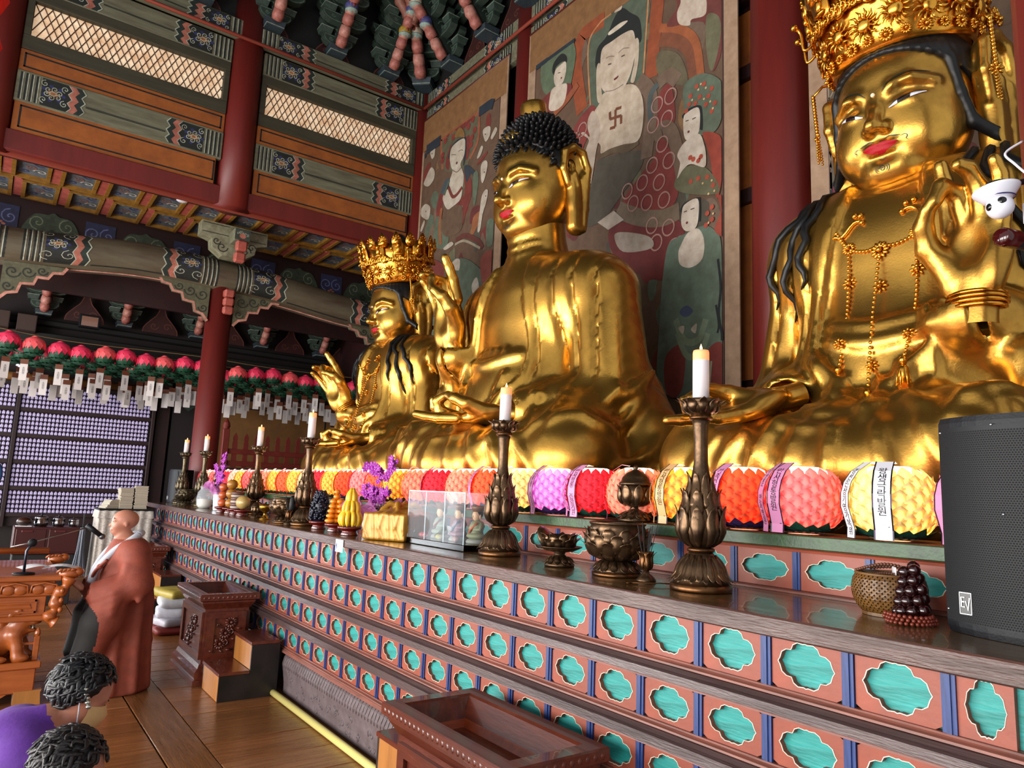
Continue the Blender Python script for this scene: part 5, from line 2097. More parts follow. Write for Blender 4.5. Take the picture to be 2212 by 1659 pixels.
def tassel(b, p, r, l):
    p = Vector(p)
    b.sphere(p, r * .8, 8, 5)
    b.lathe([(r * .5, -l * .2), (r, -l * .35), (r * 1.25, -l), (r * .9, -l)], 8, p)
    for k in range(6):
        a = 2 * PI * k / 6
        b.tube([p + Vector((r * .7 * math.cos(a), r * .7 * math.sin(a), -l * .3)), p + Vector((r * 1.3 * math.cos(a), r * 1.3 * math.sin(a), -l * 1.08))], r * .22, 5)


def crown(e):
    c = put('crown', None, e)
    b = MB()
    prof = [(.47, .50), (.50, .52), (.525, .60), (.575, .95), (.625, 1.12), (.61, 1.12), (.555, .95), (.50, .6), (.46, .52)]
    b.lathe(prof, 40, (-.06, 0, 0), cap0=False, cap1=False)
    b.build('crown_band', GOLDB, c, smooth=True)

    def at(a, z):
        r = .525 + (.625 - .525) * max(0, (z - .6)) / .52 + .012
        n = Vector((math.cos(a), math.sin(a), -.12)).normalized()
        return Vector((-.06 + r * math.cos(a), r * math.sin(a), z)), n
    for k, a in enumerate(np.linspace(-2.4, 2.4, 21)):
        p, n = at(a, .555)
        b = MB()
        flower(b, p, .055 if k % 2 else .042, 12, n)
        b.build('rosette', GOLDB, c, smooth=True)
    for k, a in enumerate(np.linspace(-2.3, 2.3, 13)):
        p, n = at(a, .675 + .03 * (k % 2))
        b = MB()
        flame(b, p + n * .02, .11, n)
        b.build('flame_jewel', GOLDB, c, smooth=True)
    for k, a in enumerate(np.linspace(-2.3, 2.1, 12)):
        p, n = at(a + .18, .86)
        b = MB()
        cloud(b, p + n * .015, .115, n)
        b.build('cloud_scroll', GOLDB, c, smooth=True)
    for k, a in enumerate(np.linspace(-2.2, 2.2, 9)):
        p, n = at(a, 1.01)
        b = MB()
        q = n.to_track_quat('Z', 'Y').to_matrix().to_4x4()
        # seated figure in a mandorla
        b.prism(catmull([(0, .16), (.09, .09), (.105, -.02), (.08, -.12), (-.08, -.12), (-.105, -.02), (-.09, .09)], 4, True), 0, .012, Matrix.Translation(p) @ q)
        for (x, y, z, r) in ((0, .065, .025, (.026, .032, .022)), (0, -.005, .022, (.04, .055, .025)), (0, -.07, .025, (.075, .026, .03))):
            b.sphere(p + q @ Vector((x, y, z)), r, 10, 6, q)
        b.build('buddha_medallion', GOLDB, c, smooth=True)
    for k, a in enumerate(np.linspace(-2.5, 2.5, 15)):
        p, n = at(a, 1.13)
        b = MB()
        q = n.to_track_quat('Z', 'Y').to_matrix().to_4x4()
        b.prism(catmull([(0, .17), (.05, .10), (.085, .02), (.05, -.06), (-.05, -.06), (-.085, .02), (-.05, .10)], 4, True), -.01, .012, Matrix.Translation(p) @ q)
        b.sphere(p + q @ Vector((0, .0, .015)), (.045, .045, .02), 8, 5, q)
        for m in range(5):
            an = PI * (m + .0) / 4
            b.sphere(p + q @ Vector((.06 * math.cos(an), .055 + .05 * math.sin(an), .015)), .014, 6, 4)
        b.build('crown_leaf', GOLDB, c, smooth=True)
    for q in (-1, 1):
        for k in range(2):
            b = MB()
            p, n = at(q * (.95 + .35 * k), .86)
            b.tube(catmull([p, p + n * .10 + Vector((0, 0, -.05)), p + n * .10 + Vector((0, q * .02, .10)), p + n * .16 + Vector((0, 0, .16))], 6), .013, 5)
            b.sphere(p + n * .16 + Vector((0, 0, .16)), .028, 8, 5)
            b.build('phoenix_scroll', GOLDB, c, smooth=True)
        # pendants hanging beside the ears
        b = MB()
        top = Vector((.10, q * .66, .50))
        b.tube([(-.05, q * .50, .58), (.04, q * .60, .58), top], .012, 5)
        chainbeads(b, [top, top + Vector((0, 0, -.16)), top + Vector((0, 0, -.32))], .018, 13)
        flower(b, top + Vector((0, 0, -.36)), .055, 8, Vector((.7, q * .7, 0)))
        for dx in (-.03, 0, .03):
            chainbeads(b, [top + Vector((dx * .5, 0, -.38)), top + Vector((dx, 0, -.46 - abs(dx))), top + Vector((dx, 0, -.54 - abs(dx)))], .011, 9)
        b.build('pendant', GOLDB, c, smooth=True)
        b = MB()
        pt = Vector((-.30, q * .56, .66))
        cloud(b, pt, .10, Vector((0, q, 0)))
        flower(b, pt + Vector((0, q * .03, -.02)), .06, 8, Vector((0, q, 0)))
        b.build('side_wing', GOLDB, c, smooth=True)
    return c


def bodhi(label, Y5, mirror, hr, hl):
    root = thing('seated_bodhisattva', label, 'statue', (5.3, Y5 * SK, 1.95), PI, scale=(SK * .86, SK * .86 * (-1 if mirror else 1), SK * .86))
    put('body', BODHI_BODY, root)
    hands_on(root, hr, hl)
    e = head_on(root, (.13, 0, 3.06), 1.05, math.radians(9), True)
    # hair: cap with combed front, rolls beside the ears
    s = SDF((-.66, -.62, -.75), (.62, .62, .90), .02)
    s.U(s.ell((-.05, 0, .24), (.525, .51, .50)), 0)
    cut = (.455 + (s.X - .40) * .80) - s.Z
    s.F = np.maximum(s.F, cut * .8)
    ph = np.arctan2(s.Y, s.X)
    s.F -= (.012 * np.abs(np.sin(24 * ph)) * np.clip(s.X * 4, 0, 1)).astype(np.float32)
    for q in (-1, 1):
        s.U(s.chain([(.20, q * .42, .30), (.16, q * .45, .05), (.10, q * .48, -.16), (-.02, q * .60, -.29), (-.16, q * .64, -.29), (-.30, q * .56, -.28)], [.04, .04, .045, .045, .045, .04], .03), .03)
    V, Q = s.extract(1)
    hair = put('hair', np_mesh('hair', V, Q, HAIR), e)
    b = MB()
    b.sphere((-.10, 0, .95), (.30, .30, .30), 16, 10)
    b.sphere((-.10, 0, 1.28), (.16, .16, .16), 16, 10)
    b.build('topknot', HAIR, hair, smooth=True)
    crown(e)
    for q in (-1, 1):
        b = MB()
        ct = Vector((-.10, q * .545, -.52))
        for ri, (r, n) in enumerate(((.075, 16), (.055, 12), (.035, 8), (.015, 4))):
            for k in range(n):
                a = 2 * PI * k / n
                b.sphere(ct + Vector((r * math.cos(a), q * (.025 + ri * .01), r * math.sin(a))), .012, 6, 4)
        b.sphere(ct, (.075, .035, .075), 12, 8)
        b.build('earring', GOLDB, e, smooth=True)
    # wavy strands down the shoulders
    for q in (-1, 1):
        for k, (y0, y1, zl) in enumerate(((.52, .66, 1.75), (.60, .86, 1.55), (.66, 1.06, 1.7))):
            pts = []
            for i in range(14):
                t = i / 13
                z = 2.62 - (2.62 - zl) * t
                y = q * (y0 + (y1 - y0) * min(1, t * 1.6) + .03 * math.sin(i * 1.5))
                try:
                    x = surf_x(CS, y, z)
                except IndexError:
                    x = 0
                x = max(x, -.25) + .02
                pts.append((x, y, z))
            b = MB()
            b.tube(pts, [.035] * 10 + [.03, .025, .018, .006], 6)
            b.build('hair_strand', HAIR, root, smooth=True)
    # necklace
    nk = put('necklace', None, root)
    b = MB()

    def F(y, z):
        return (surf_x(CS, y, z) + .012, y, z)
    for q in (-1, 1):
        b.tube([F(q * (.16 + .03 * i), 2.18 + .03 * math.sin(i * .9) - .01 * i) for i in range(8)], .016, 6)
        for (dy, dz) in ((.17, .035), (.22, .05), (.15, -.03)):
            b.sphere(F(q * dy, 2.20 + dz), .022, 8, 5)
        b.build('collar_bar', GOLDB, nk, smooth=True)
        b = MB()
    drops = ((-.25, 1.98, .98), (0, 1.90, .78), (.25, 1.98, .98))
    b = MB()
    chainbeads(b, [F(-.36, 2.14), F(-.25, 1.98), F(-.12, 1.92), F(0, 1.93), F(.12, 1.92), F(.25, 1.98), F(.36, 2.14)], .016, 34)
    b.build('bead_swag', GOLDB, nk, smooth=True)
    for (y, z0, z1) in drops:
        b = MB()
        chainbeads(b, [F(y, z0), F(y, (z0 + z1) / 2), F(y, z1)], .015, 30)
        flower(b, Vector(F(y, z0)), .075 if y == 0 else .055, 12, Vector((1, 0, .1)))
        flower(b, Vector(F(y, z0 - .28)), .06, 8, Vector((1, 0, .1)))
        flower(b, Vector(F(y, z1 + .22)), .05, 8, Vector((1, 0, .1)))
        tassel(b, Vector(F(y, z1)) + Vector((.0, 0, .02)), .035, .16)
        b.build('tassel_drop', GOLDB, nk, smooth=True)
    # bracelet on the raised wrist
    b = MB()
    fz = Vector(hr[1]).normalized()
    px = Vector(hr[2])
    px = (px - fz * px.dot(fz)).normalized()
    Mw = M3(Matrix((px, fz.cross(px), fz)).transposed(), hr[0], hr[3])
    for z, r in ((-.06, .155), (-.03, .165), (0.0, .165), (.03, .155)):
        b.tube([Mw @ Vector((r * .95 * math.cos(a), r * 1.12 * math.sin(a), z - .03)) for a in np.linspace(0, 2 * PI, 25)], .014, 6, cap=False)
    b.build('bracelet', GOLDB, root, smooth=True)
    return root


buddha()
bodhi('near gilded bodhisattva with gold crown, its left hand raised, behind the big loudspeaker', 2.18, True,
      ((.80, -.68, 1.38), (-.02, -.04, 1), (1, .30, 0), .95), ((.94, .66, .80), (.72, .52, -.30), (.1, -.1, 1), .85))
bodhi('far gilded bodhisattva with gold crown, smallest of the three golden statues', 9.76, False,
      ((.78, -.58, 1.40), (.34, -.42, .85), (.9, .5, -.1), 1.0), ((.92, .62, .78), (.70, -.62, -.18), (.1, .1, 1), .80))
# ------------------------------------------------------------------ lotus ware on the altar
BRONZE = mat('aged_bronze', (.42, .32, .225), .32, .85, (.15, .11, .08), 10, .5, .08, 60, rvar=.06)
BRONZL = mat('bronze_rim', (.42, .28, .16), .32, .9, (.25, .16, .09), 12, .5)
SILVB = mat('pale_bronze', (.42, .37, .28), .34, .85, (.15, .12, .09), 12, .5)
WAX = mat('candle_wax', (.86, .83, .84), .4, sss=.15)
FLAME = mat('candle_flame', (1, .6, .2), .5, emit=14, ecol=(1, .72, .38))
WAXT = mat('candle_wax_top', (.95, .66, .45), .4, emit=.5, ecol=(1, .62, .36))  # flame glow put into the wax as peach colour and emission
T_Z = 1.5365


def petal_mesh(rf, z0, z1, ha, bulge=.006, curl=.0, th=.004, ns=6, nt=8, point=.75, m=BRONZE, name='petal'):
    """one petal lying on a surface of revolution r = rf(z): z0 root, z1 tip, ha half angle"""
    b = MB()
    front, back = [], []
    for i in range(nt + 1):
        t = i / nt
        z = z0 + (z1 - z0) * t
        wd = ha * (math.sin(PI * min(1, (.22 + .78 * t) ** point * .5 + .0) * 1.0) if t < .5 else max(0.0, 1 - ((t - .5) / .5) ** 2.2)) if t < 1 else 0.02 * ha
        wd = max(wd, .02 * ha)
        rf_, rb_ = [], []
        for j in range(ns + 1):
            s_ = -1 + 2 * j / ns
            a = wd * s_
            off = bulge * (1 - s_ * s_) * math.sin(PI * min(1, .15 + t)) + curl * max(0, t - .55) ** 2 * 5
            r = rf(z) + off
            rf_.append(((r + th) * math.cos(a), (r + th) * math.sin(a), z))
            rb_.append(((r) * math.cos(a), (r) * math.sin(a), z))
        front.append(rf_)
        back.append(rb_)
    rings = []
    for f, k in zip(front, back):
        rings.append(f + k[::-1])
    b.loft(rings)
    return b.mesh(name, m, True)


def ring_of(me, n, parent, a0=0.0, z=0.0, name='petal'):
    for k in range(n):
        put(name, me, parent, (0, 0, z), a0 + 2 * PI * k / n)


def prof_fn(pts):
    zs = [p[1] for p in pts]
    rs = [p[0] for p in pts]
    return lambda z: float(np.interp(z, zs, rs))


LM = {}


def lotus_set(key, m, rim):
    """meshes for the candlestick"""
    if key in LM:
        return LM[key]
    d = {}
    b = MB()
    b.lathe([(.142, 0), (.144, .004), (.144, .030), (.132, .034), (.125, .036)], 32)
    d['foot'] = b.mesh('foot_ring', rim, True)
    dome = [(.130, .034), (.124, .06), (.108, .10), (.085, .14), (.060, .17), (.052, .178)]
    b = MB()
    b.lathe(dome, 32)
    d['dome'] = b.mesh('base_dome', m, True)
    f = prof_fn(dome)
    d['bp'] = petal_mesh(f, .165, .045, .19, .012, .02, .003, point=.6, m=m)
    d['bp2'] = petal_mesh(lambda z: f(z) - .002, .150, .038, .17, .008, .03, .003, m=m)
    b = MB()
    b.lathe([(.05, .176), (.063, .178), (.066, .188), (.060, .196), (.046, .198)], 24)
    d['ring'] = b.mesh('neck_ring', rim, True)
    bulb = [(.045, .196), (.085, .225), (.104, .27), (.104, .33), (.090, .38), (.072, .44), (.055, .50), (.043, .54), (.034, .60), (.033, .70), (.038, .78), (.046, .815)]
    b = MB()
    b.lathe(bulb, 28)
    d['stem'] = b.mesh('stem', m, True)
    fb = prof_fn(bulb)
    d['p1'] = petal_mesh(fb, .20, .395, .335, .014, .035, .004, m=m)
    d['p2'] = petal_mesh(lambda z: fb(z) - .001, .28, .475, .38, .012, .035, .004, m=m)
    d['p3'] = petal_mesh(lambda z: fb(z) - .001, .38, .555, .40, .010, .03, .004, m=m)
    b = MB()
    b.lathe([(.046, .805), (.056, .81), (.056, .822), (.048, .828), (.05, .835)], 24)
    d['collar'] = b.mesh('collar', rim, True)
    cup = [(.045, .83), (.070, .84), (.084, .86), (.088, .89), (.094, .905), (.090, .907), (.084, .893), (.03, .885)]
    b = MB()
    b.lathe(cup, 28)
    d['cup'] = b.mesh('cup', m, True)
    d['cp'] = petal_mesh(prof_fn(cup[:5]), .835, .908, .30, .008, .03, .003, m=m)
    LM[key] = d
    return d


def candlestick(label, x, y, far=False, key='dark', tilt=0.0):
    d = lotus_set(key, BRONZE if key == 'dark' else SILVB, BRONZL if key == 'dark' else SILVB)
    t = thing('candlestick', label, 'candlestick', (x, y, T_Z), rnd.uniform(0, .5), 'lotus candlesticks on the altar')
    for n, k in (('foot_ring', 'foot'), ('base_dome', 'dome'), ('neck_ring', 'ring'), ('stem', 'stem'), ('collar', 'collar'), ('cup', 'cup')):
        put(n, d[k], t)
    ring_of(d['bp'], 14, t, 0)
    ring_of(d['bp2'], 14, t, PI / 14)
    ring_of(d['p1'], 9, t)
    ring_of(d['p2'], 8, t, .3)
    ring_of(d['p3'], 8, t, .1)
    ring_of(d['cp'], 10, t)
    return t


def candle(label, x, y, h_, z=None):
    t = thing('candle', label, 'candle', (x, y, (T_Z + .888) if z is None else z), 0, 'white candles on the altar')
    b = MB()
    b.lathe([(.040, 0), (.040, h_ - .05)], 24, cap1=False)
    b.build('wax', WAX, t, smooth=True)
    b = MB()
    b.lathe([(.040, h_ - .05), (.0398, h_ - .012), (.037, h_), (.028, h_ - .004), (.012, h_ - .010)], 24, cap0=False)
    b.build('molten_top', WAXT, t, smooth=True)
    b = MB()
    b.tube([(0, 0, h_ - .012), (.001, 0, h_ + .008)], .002, 5)
    b.build('wick', DARK, t)
    b = MB()
    b.lathe([(.001, h_ + .002), (.006, h_ + .008), (.007, h_ + .014), (.003, h_ + .026), (.0005, h_ + .034)], 10)
    b.build('flame', FLAME, t, smooth=True)
    return t


CS = None
for lab, x, y, hc, key in (
        ('near tall bronze lotus candlestick beside the incense stick holder', 2.80, 2.27, .265, 'dark'),
        ('bronze lotus candlestick beside the clear display case', 2.88, 4.03, .255, 'dark'),
        ('bronze lotus candlestick beside the heap of black grapes', 2.76, 7.38, .29, 'dark'),
        ('bronze lotus candlestick behind the brass offering bowl', 2.98, 9.85, .28, 'dark'),
        ('pale bronze lotus candlestick behind the bag of rice', 2.98, 12.75, .27, 'pale'),
        ('pale bronze lotus candlestick beside the small far loudspeaker', 2.93, 14.0, .25, 'pale')):
    candlestick(lab, x, y, key=key)
    candle('lit white candle in the ' + lab.split(' candlestick')[0].replace('near ', 'nearest ') + ' candlestick' + lab.split('candlestick')[1], x, y, hc)


def lotus_bowl(label, x, y, sc=1.0, key='dark', z=None, name='incense_burner', foot=True):
    m = BRONZE if key == 'dark' else SILVB
    t = thing(name, label, 'incense burner' if name == 'incense_burner' else 'jar', (x, y, T_Z if z is None else z), rnd.uniform(0, 1), scale=sc)
    kk = 'bowl' + key
    if kk not in LM:
        d = {}
        b = MB()
        b.lathe([(.128, 0), (.130, .003), (.130, .016), (.122, .02)], 32)
        d['foot'] = b.mesh('foot_ring', BRONZL if key == 'dark' else SILVB, True)
        dm = [(.122, .018), (.118, .035), (.100, .060), (.080, .075)]
        b = MB()
        b.lathe(dm, 32)
        d['dome'] = b.mesh('base_dome', m, True)
        d['bp'] = petal_mesh(prof_fn(dm), .074, .024, .19, .010, .02, .003, m=m)
        bl = [(.080, .078), (.125, .10), (.152, .14), (.160, .18), (.152, .225), (.140, .255), (.148, .262), (.150, .272), (.142, .274), (.135, .262)]
        b = MB()
        b.lathe(bl, 36)
        d['bowl'] = b.mesh('bowl', m, True)
        fb = prof_fn(bl[:6])
        d['p1'] = petal_mesh(fb, .080, .175, .31, .016, .035, .004, m=m)
        d['p2'] = petal_mesh(fb, .115, .215, .29, .014, .03, .004, m=m)
        d['p3'] = petal_mesh(fb, .16, .245, .26, .012, .03, .004, m=m)
        b = MB()
        b.lathe([(.13, .262), (.05, .270), (.0, .272)], 20)
        d['ash'] = b.mesh('ash', mat('grey_ash', (.45, .43, .40), .9), True)
        LM[kk] = d
    d = LM[kk]
    for n, k in (('foot_ring', 'foot'), ('base_dome', 'dome'), ('bowl', 'bowl'), ('ash', 'ash')):
        put(n, d[k], t)
    ring_of(d['bp'], 14, t)
    ring_of(d['p1'], 11, t)
    ring_of(d['p2'], 11, t, PI / 11)
    ring_of(d['p3'], 11, t)
    return t


lotus_bowl('wide bronze lotus incense burner left of the nearest candlestick', 2.83, 2.86, 1.04)
lotus_bowl('wide bronze lotus incense burner behind the tassel and incense sticks, near the grapes', 2.70, 7.80, 1.0)
lotus_bowl('pale lotus incense burner between the two farthest candlesticks', 2.86, 13.35, .95, 'pale')


def lotus_jar(label, x, y, z, sc=1.0, key='dark', cat='jar'):
    m = BRONZE if key == 'dark' else SILVB
    t = thing('lidded_lotus_jar', label, cat, (x, y, z), rnd.uniform(0, 1), scale=sc)
    kk = 'jar' + key
    if kk not in LM:
        d = {}
        dm = [(.100, .0), (.102, .012), (.095, .02), (.078, .045), (.050, .062), (.036, .072), (.036, .085)]
        b = MB()
        b.lathe(dm, 28)
        d['foot'] = b.mesh('foot', m, True)
        d['fp'] = petal_mesh(prof_fn(dm[2:5]), .060, .016, .24, .010, .02, .003, m=m)
        bl = [(.036, .085), (.075, .10), (.092, .13), (.096, .175), (.090, .212), (.084, .214)]
        b = MB()
        b.lathe(bl, 28)
        d['body'] = b.mesh('body', m, True)
        d['p'] = petal_mesh(prof_fn(bl[:5]), .09, .218, .36, .013, .02, .004, m=m)
        b = MB()
        b.lathe([(.086, .214), (.098, .216), (.098, .228), (.088, .234), (.078, .262), (.052, .290), (.020, .305), (.012, .312), (.018, .322), (.006, .338)], 28, lobes=10, lobe=.03)
        d['lid'] = b.mesh('lid', m, True)
        LM[kk] = d
    d = LM[kk]
    put('foot', d['foot'], t)
    put('body', d['body'], t)
    put('lid', d['lid'], t)
    ring_of(d['fp'], 11, t)
    ring_of(d['p'], 8, t)
    return t


SH_Z = 1.8145
lotus_jar('lidded bronze lotus jar on the green shelf behind the big incense burner', 3.19, 3.08, SH_Z, 1.0)
lotus_jar('lidded bronze lotus jar half hidden behind the black grapes', 3.17, 8.2, T_Z, 1.3)
lotus_jar('small dome topped lotus jar left of the brass bowl', 2.74, 8.95, T_Z, .6)
lotus_jar('dark lidded lotus jar before the farthest lanterns', 3.17, 12.4, SH_Z, 1.1)

# tea bowl: petal cup on a saucer with its lid leaning behind
t = thing('lotus_tea_bowl', 'bronze lotus water bowl on a saucer with its lid leaning inside', 'bowl', (2.82, 3.33, T_Z), .4)
dm = [(.088, 0), (.09, .012), (.084, .02), (.066, .045), (.042, .060), (.032, .07), (.036, .085)]
b = MB()
b.lathe(dm, 28)
b.build('foot', BRONZE, t, smooth=True)
ring_of(petal_mesh(prof_fn(dm[2:5]), .058, .018, .24, .009, .02, .003), 11, t)
b = MB()
b.lathe([(.036, .082), (.085, .090), (.132, .112), (.134, .117), (.085, .10), (.04, .095)], 32)
b.build('saucer', BRONZE, t, smooth=True)
bl = [(.045, .098), (.080, .115), (.090, .15), (.084, .185), (.078, .185), (.075, .15)]
b = MB()
b.lathe(bl, 28)
b.build('cup', BRONZE, t, smooth=True)
ring_of(petal_mesh(prof_fn(bl[:4]), .10, .168, .36, .012, .05), 9, t)
ring_of(petal_mesh(prof_fn(bl[:4]), .12, .195, .33, .010, .04), 9, t, .35)
b = MB()
b.lathe([(.075, 0), (.078, .008), (.055, .028), (.02, .038), (.0, .04)], 24, (0, 0, 0), Matrix.Rotation(1.15, 4, 'X'))
o = b.build('lid', BRONZE, t, smooth=True)
o.location = (-.02, .095, .155)

# incense stick holder
def stick_holder(label, x, y, key='dark'):
    m = BRONZL if key == 'dark' else SILVB
    t = thing('incense_stick_holder', label, 'holder', (x, y, T_Z))
    b = MB()
    b.lathe([(.048, 0), (.049, .008), (.036, .025), (.016, .042), (.014, .055)], 20, lobes=10, lobe=.06)
    b.build('foot', BRONZE, t, smooth=True)
    vp = [(.014, .054), (.028, .065), (.031, .09), (.029, .13), (.034, .15), (.030, .15), (.024, .10)]
    b = MB()
    b.lathe(vp, 20)
    b.build('vase', m, t, smooth=True)
    ring_of(petal_mesh(prof_fn(vp[:5]), .058, .152, .5, .004, .02, .002, m=m), 6, t)
    for k in range(9):
        a = rnd.uniform(0, 2 * PI)
        l = rnd.uniform(.04, .075)
        b = MB()
        b.tube([(.012 * math.cos(a), .012 * math.sin(a), .1), (l * math.cos(a), l * math.sin(a), rnd.uniform(.24, .30))], .0022, 5)
        b.build('incense_stick', DARK, t)
    return t


stick_holder('small bronze vase of dark incense sticks right of the big incense burner', 2.78, 2.60)
stick_holder('small bronze vase of incense sticks with black tassel beside the second burner', 2.62, 7.45)
b = MB()
b.tube([(2.62, 2.55, T_Z + .006), (2.72, 2.45, T_Z + .012), (2.86, 2.40, T_Z + .006)], [.004, .003, .003], 6)
b.sphere((2.612, 2.556, T_Z + .006), (.016, .012, .005), 8, 5)
tag(b.build('incense_spoon', BRONZL, smooth=True), 'thin brass incense spoon lying on the table before the nearest candlestick', 'spoon')
b = MB()
b.lathe([(.06, 0), (.062, .005), (.04, .02), (.02, .05), (.018, .075), (.05, .095), (.070, .13), (.072, .17), (.068, .17), (.064, .135)], 24)
o = tag(b.build('brass_bowl', mat('polished_brass', (.62, .45, .16), .25, .95), smooth=True, loc=(2.72, 8.55, T_Z)), 'shiny footed brass offering bowl of red dates', 'bowl')
for k in range(14):
    b = MB()
    b.sphere((0, 0, 0), (.018, .014, .014), 8, 6)
    a = k * 2.4
    r_ = .014 * math.sqrt(k)
    tag(b.build('red_date', mat('date_skin', (.25, .04, .03), .3), smooth=True, loc=(2.72 + r_ * math.cos(a), 8.55 + r_ * math.sin(a), T_Z + .172 - .0012 * k)), 'glossy dark red date heaped in the brass bowl', 'date', 'dates in the brass bowl')
b = MB()
b.tube([(2.66, 7.50, T_Z + .30), (2.66, 7.49, T_Z + .26), (2.655, 7.48, T_Z + .10)], [.012, .03, .038], 8)
tag(b.build('tassel', mat('black_thread', (.02, .02, .025), .6), smooth=True), 'black thread tassel hanging beside the second incense burner', 'tassel')

# ------------------------------------------------------------------ paper lotus lanterns on the shelf
GLOBE = [(.075, .0), (.13, .03), (.168, .08), (.185, .14), (.183, .20), (.165, .26), (.13, .305), (.085, .325)]
gf = prof_fn(GLOBE)
NR, NP = 8, 15
PET = {}


def lantern_mat(name, c, e):
    """thin dyed paper that lets the lamp inside shine through"""
    if 'lantern_' + name in MATS:
        return MATS['lantern_' + name]
    m = mat('lantern_' + name, c, .8, 0, tuple(x * .85 for x in c), 26, .5)
    nt = m.node_tree
    b = nt.nodes['Principled BSDF']
    tr = nt.nodes.new('ShaderNodeBsdfTranslucent')
    tr.inputs[0].default_value = lin(tuple(min(1, x * 1.05) for x in c)) + (1,)
    mx = nt.nodes.new('ShaderNodeMixShader')
    mx.inputs[0].default_value = .55
    nt.links.new(b.outputs[0], mx.inputs[1])
    nt.links.new(tr.outputs[0], mx.inputs[2])
    nt.links.new(mx.outputs[0], nt.nodes['Material Output'].inputs[0])
    return m


LCOL = {'cream': ((.99, .92, .72), .62), 'pink': ((.99, .66, .66), .55), 'orange': ((.98, .52, .32), .60), 'yellow': ((.98, .82, .42), .50), 'salmon': ((.99, .70, .60), .60),
        'crimson': ((.92, .26, .34), .55), 'violet': ((.94, .74, .97), .75), 'white': ((.95, .82, .75), .7)}
GREENLEAF = mat('lantern_green', (.03, .28, .20), .6, 0, (.02, .14, .14), 20, .5)
PURPLEAF = mat('lantern_purple_leaf', (.22, .14, .34), .6)
RIB = {'pink': mat('ribbon_pink', (.78, .50, .66), .45), 'white': mat('ribbon_white', (.82, .82, .85), .45), 'tan': mat('ribbon_tan', (.80, .62, .42), .45)}
RIBE = mat('ribbon_edge', (.04, .16, .10), .25, .6, (.20, .06, .22), 30, .4)
INK = mat('ink', (.03, .015, .02), .5)
GLOW = mat('lantern_glow', (1, .9, .75), .6, emit=3.6, ecol=(1, .93, .82))
RINGZ = [(.005 + .0335 * i, .005 + .0335 * i + .080) for i in range(NR)]


def lantern_petal(i, m):
    key = (i, m.name)
    if key not in PET:
        z0, z1 = RINGZ[i]
        z1 = min(z1, .332)
        PET[key] = petal_mesh(gf, z0, z1, PI / NP * 1.08, .010, .022, .0015, 2, 4, m=m)
    return PET[key]


JOIN = {}


def ribbon(parent, ang, m, txt, wd=.078, lean=0.0, size=RIB_TXT):
    b = MB()
    e = MB()
    path = []
    for (r, z) in [(.05, .336), (.10, .343)] + [(gf(z) + .027, z) for z in (.30, .25, .20, .14, .08)] + [(gf(.05) + .040, .045), (gf(.05) + .042, .004)]:
        path.append((r, z))
    def at(s_, k):
        r, z = path[k]
        a = ang + lean * (k / len(path))
        return Vector((r * math.cos(a) - s_ * math.sin(a), r * math.sin(a) + s_ * math.cos(a), z))
    n = len(path)
    b.add([at(s_, k) for k in range(n) for s_ in (-wd / 2, wd / 2)], [(2 * k, 2 * k + 2, 2 * k + 3, 2 * k + 1) for k in range(n - 1)])
    o = b.build('ribbon', m, parent)
    for q in (-1, 1):
        e = MB()
        e.add([at(s_, k) + Vector((math.cos(ang), math.sin(ang), 0)) * .001 for k in range(n) for s_ in (q * wd / 2, q * (wd / 2 - .006))], [(2 * k, 2 * k + 2, 2 * k + 3, 2 * k + 1) for k in range(n - 1)])
        e.build('ribbon_edge', RIBE, o)
    if txt:
        V, Fc = text_mesh(txt, size, True)
        ys = [v[1] for v in V]
        y0, y1 = min(ys), max(ys)
        span = min(.27, y1 - y0)
        # arc length along the ribbon front
        L = [0]
        for k in range(1, n):
            L.append(L[-1] + math.hypot(path[k][0] - path[k - 1][0], path[k][1] - path[k - 1][1]))
        tot = L[-1]
        st = .105
        sc = min(1.0, (tot - st - .012) / max(y1 - y0, 1e-6))
        vs = []
        for v in V:
            s_ = -v[0]
            l = st + (y1 - v[1]) * sc
            k = 0
            while k < n - 2 and L[k + 1] < l:
                k += 1
            f = (l - L[k]) / max(L[k + 1] - L[k], 1e-9)
            p = at(-s_, k).lerp(at(-s_, k + 1), f)
            # outward normal
            d = at(0, k + 1) - at(0, k)
            nn = Vector((-math.sin(ang), math.cos(ang), 0)).cross(d)
            nn.normalize()
            if nn.dot(Vector((math.cos(ang), math.sin(ang), .0))) < 0 and abs(nn.x) + abs(nn.y) > .2:
                nn = -nn
            vs.append(p + nn * .0016)
        t_ = MB()
        t_.add(vs, Fc)
        t_.build('lettering', INK, o)


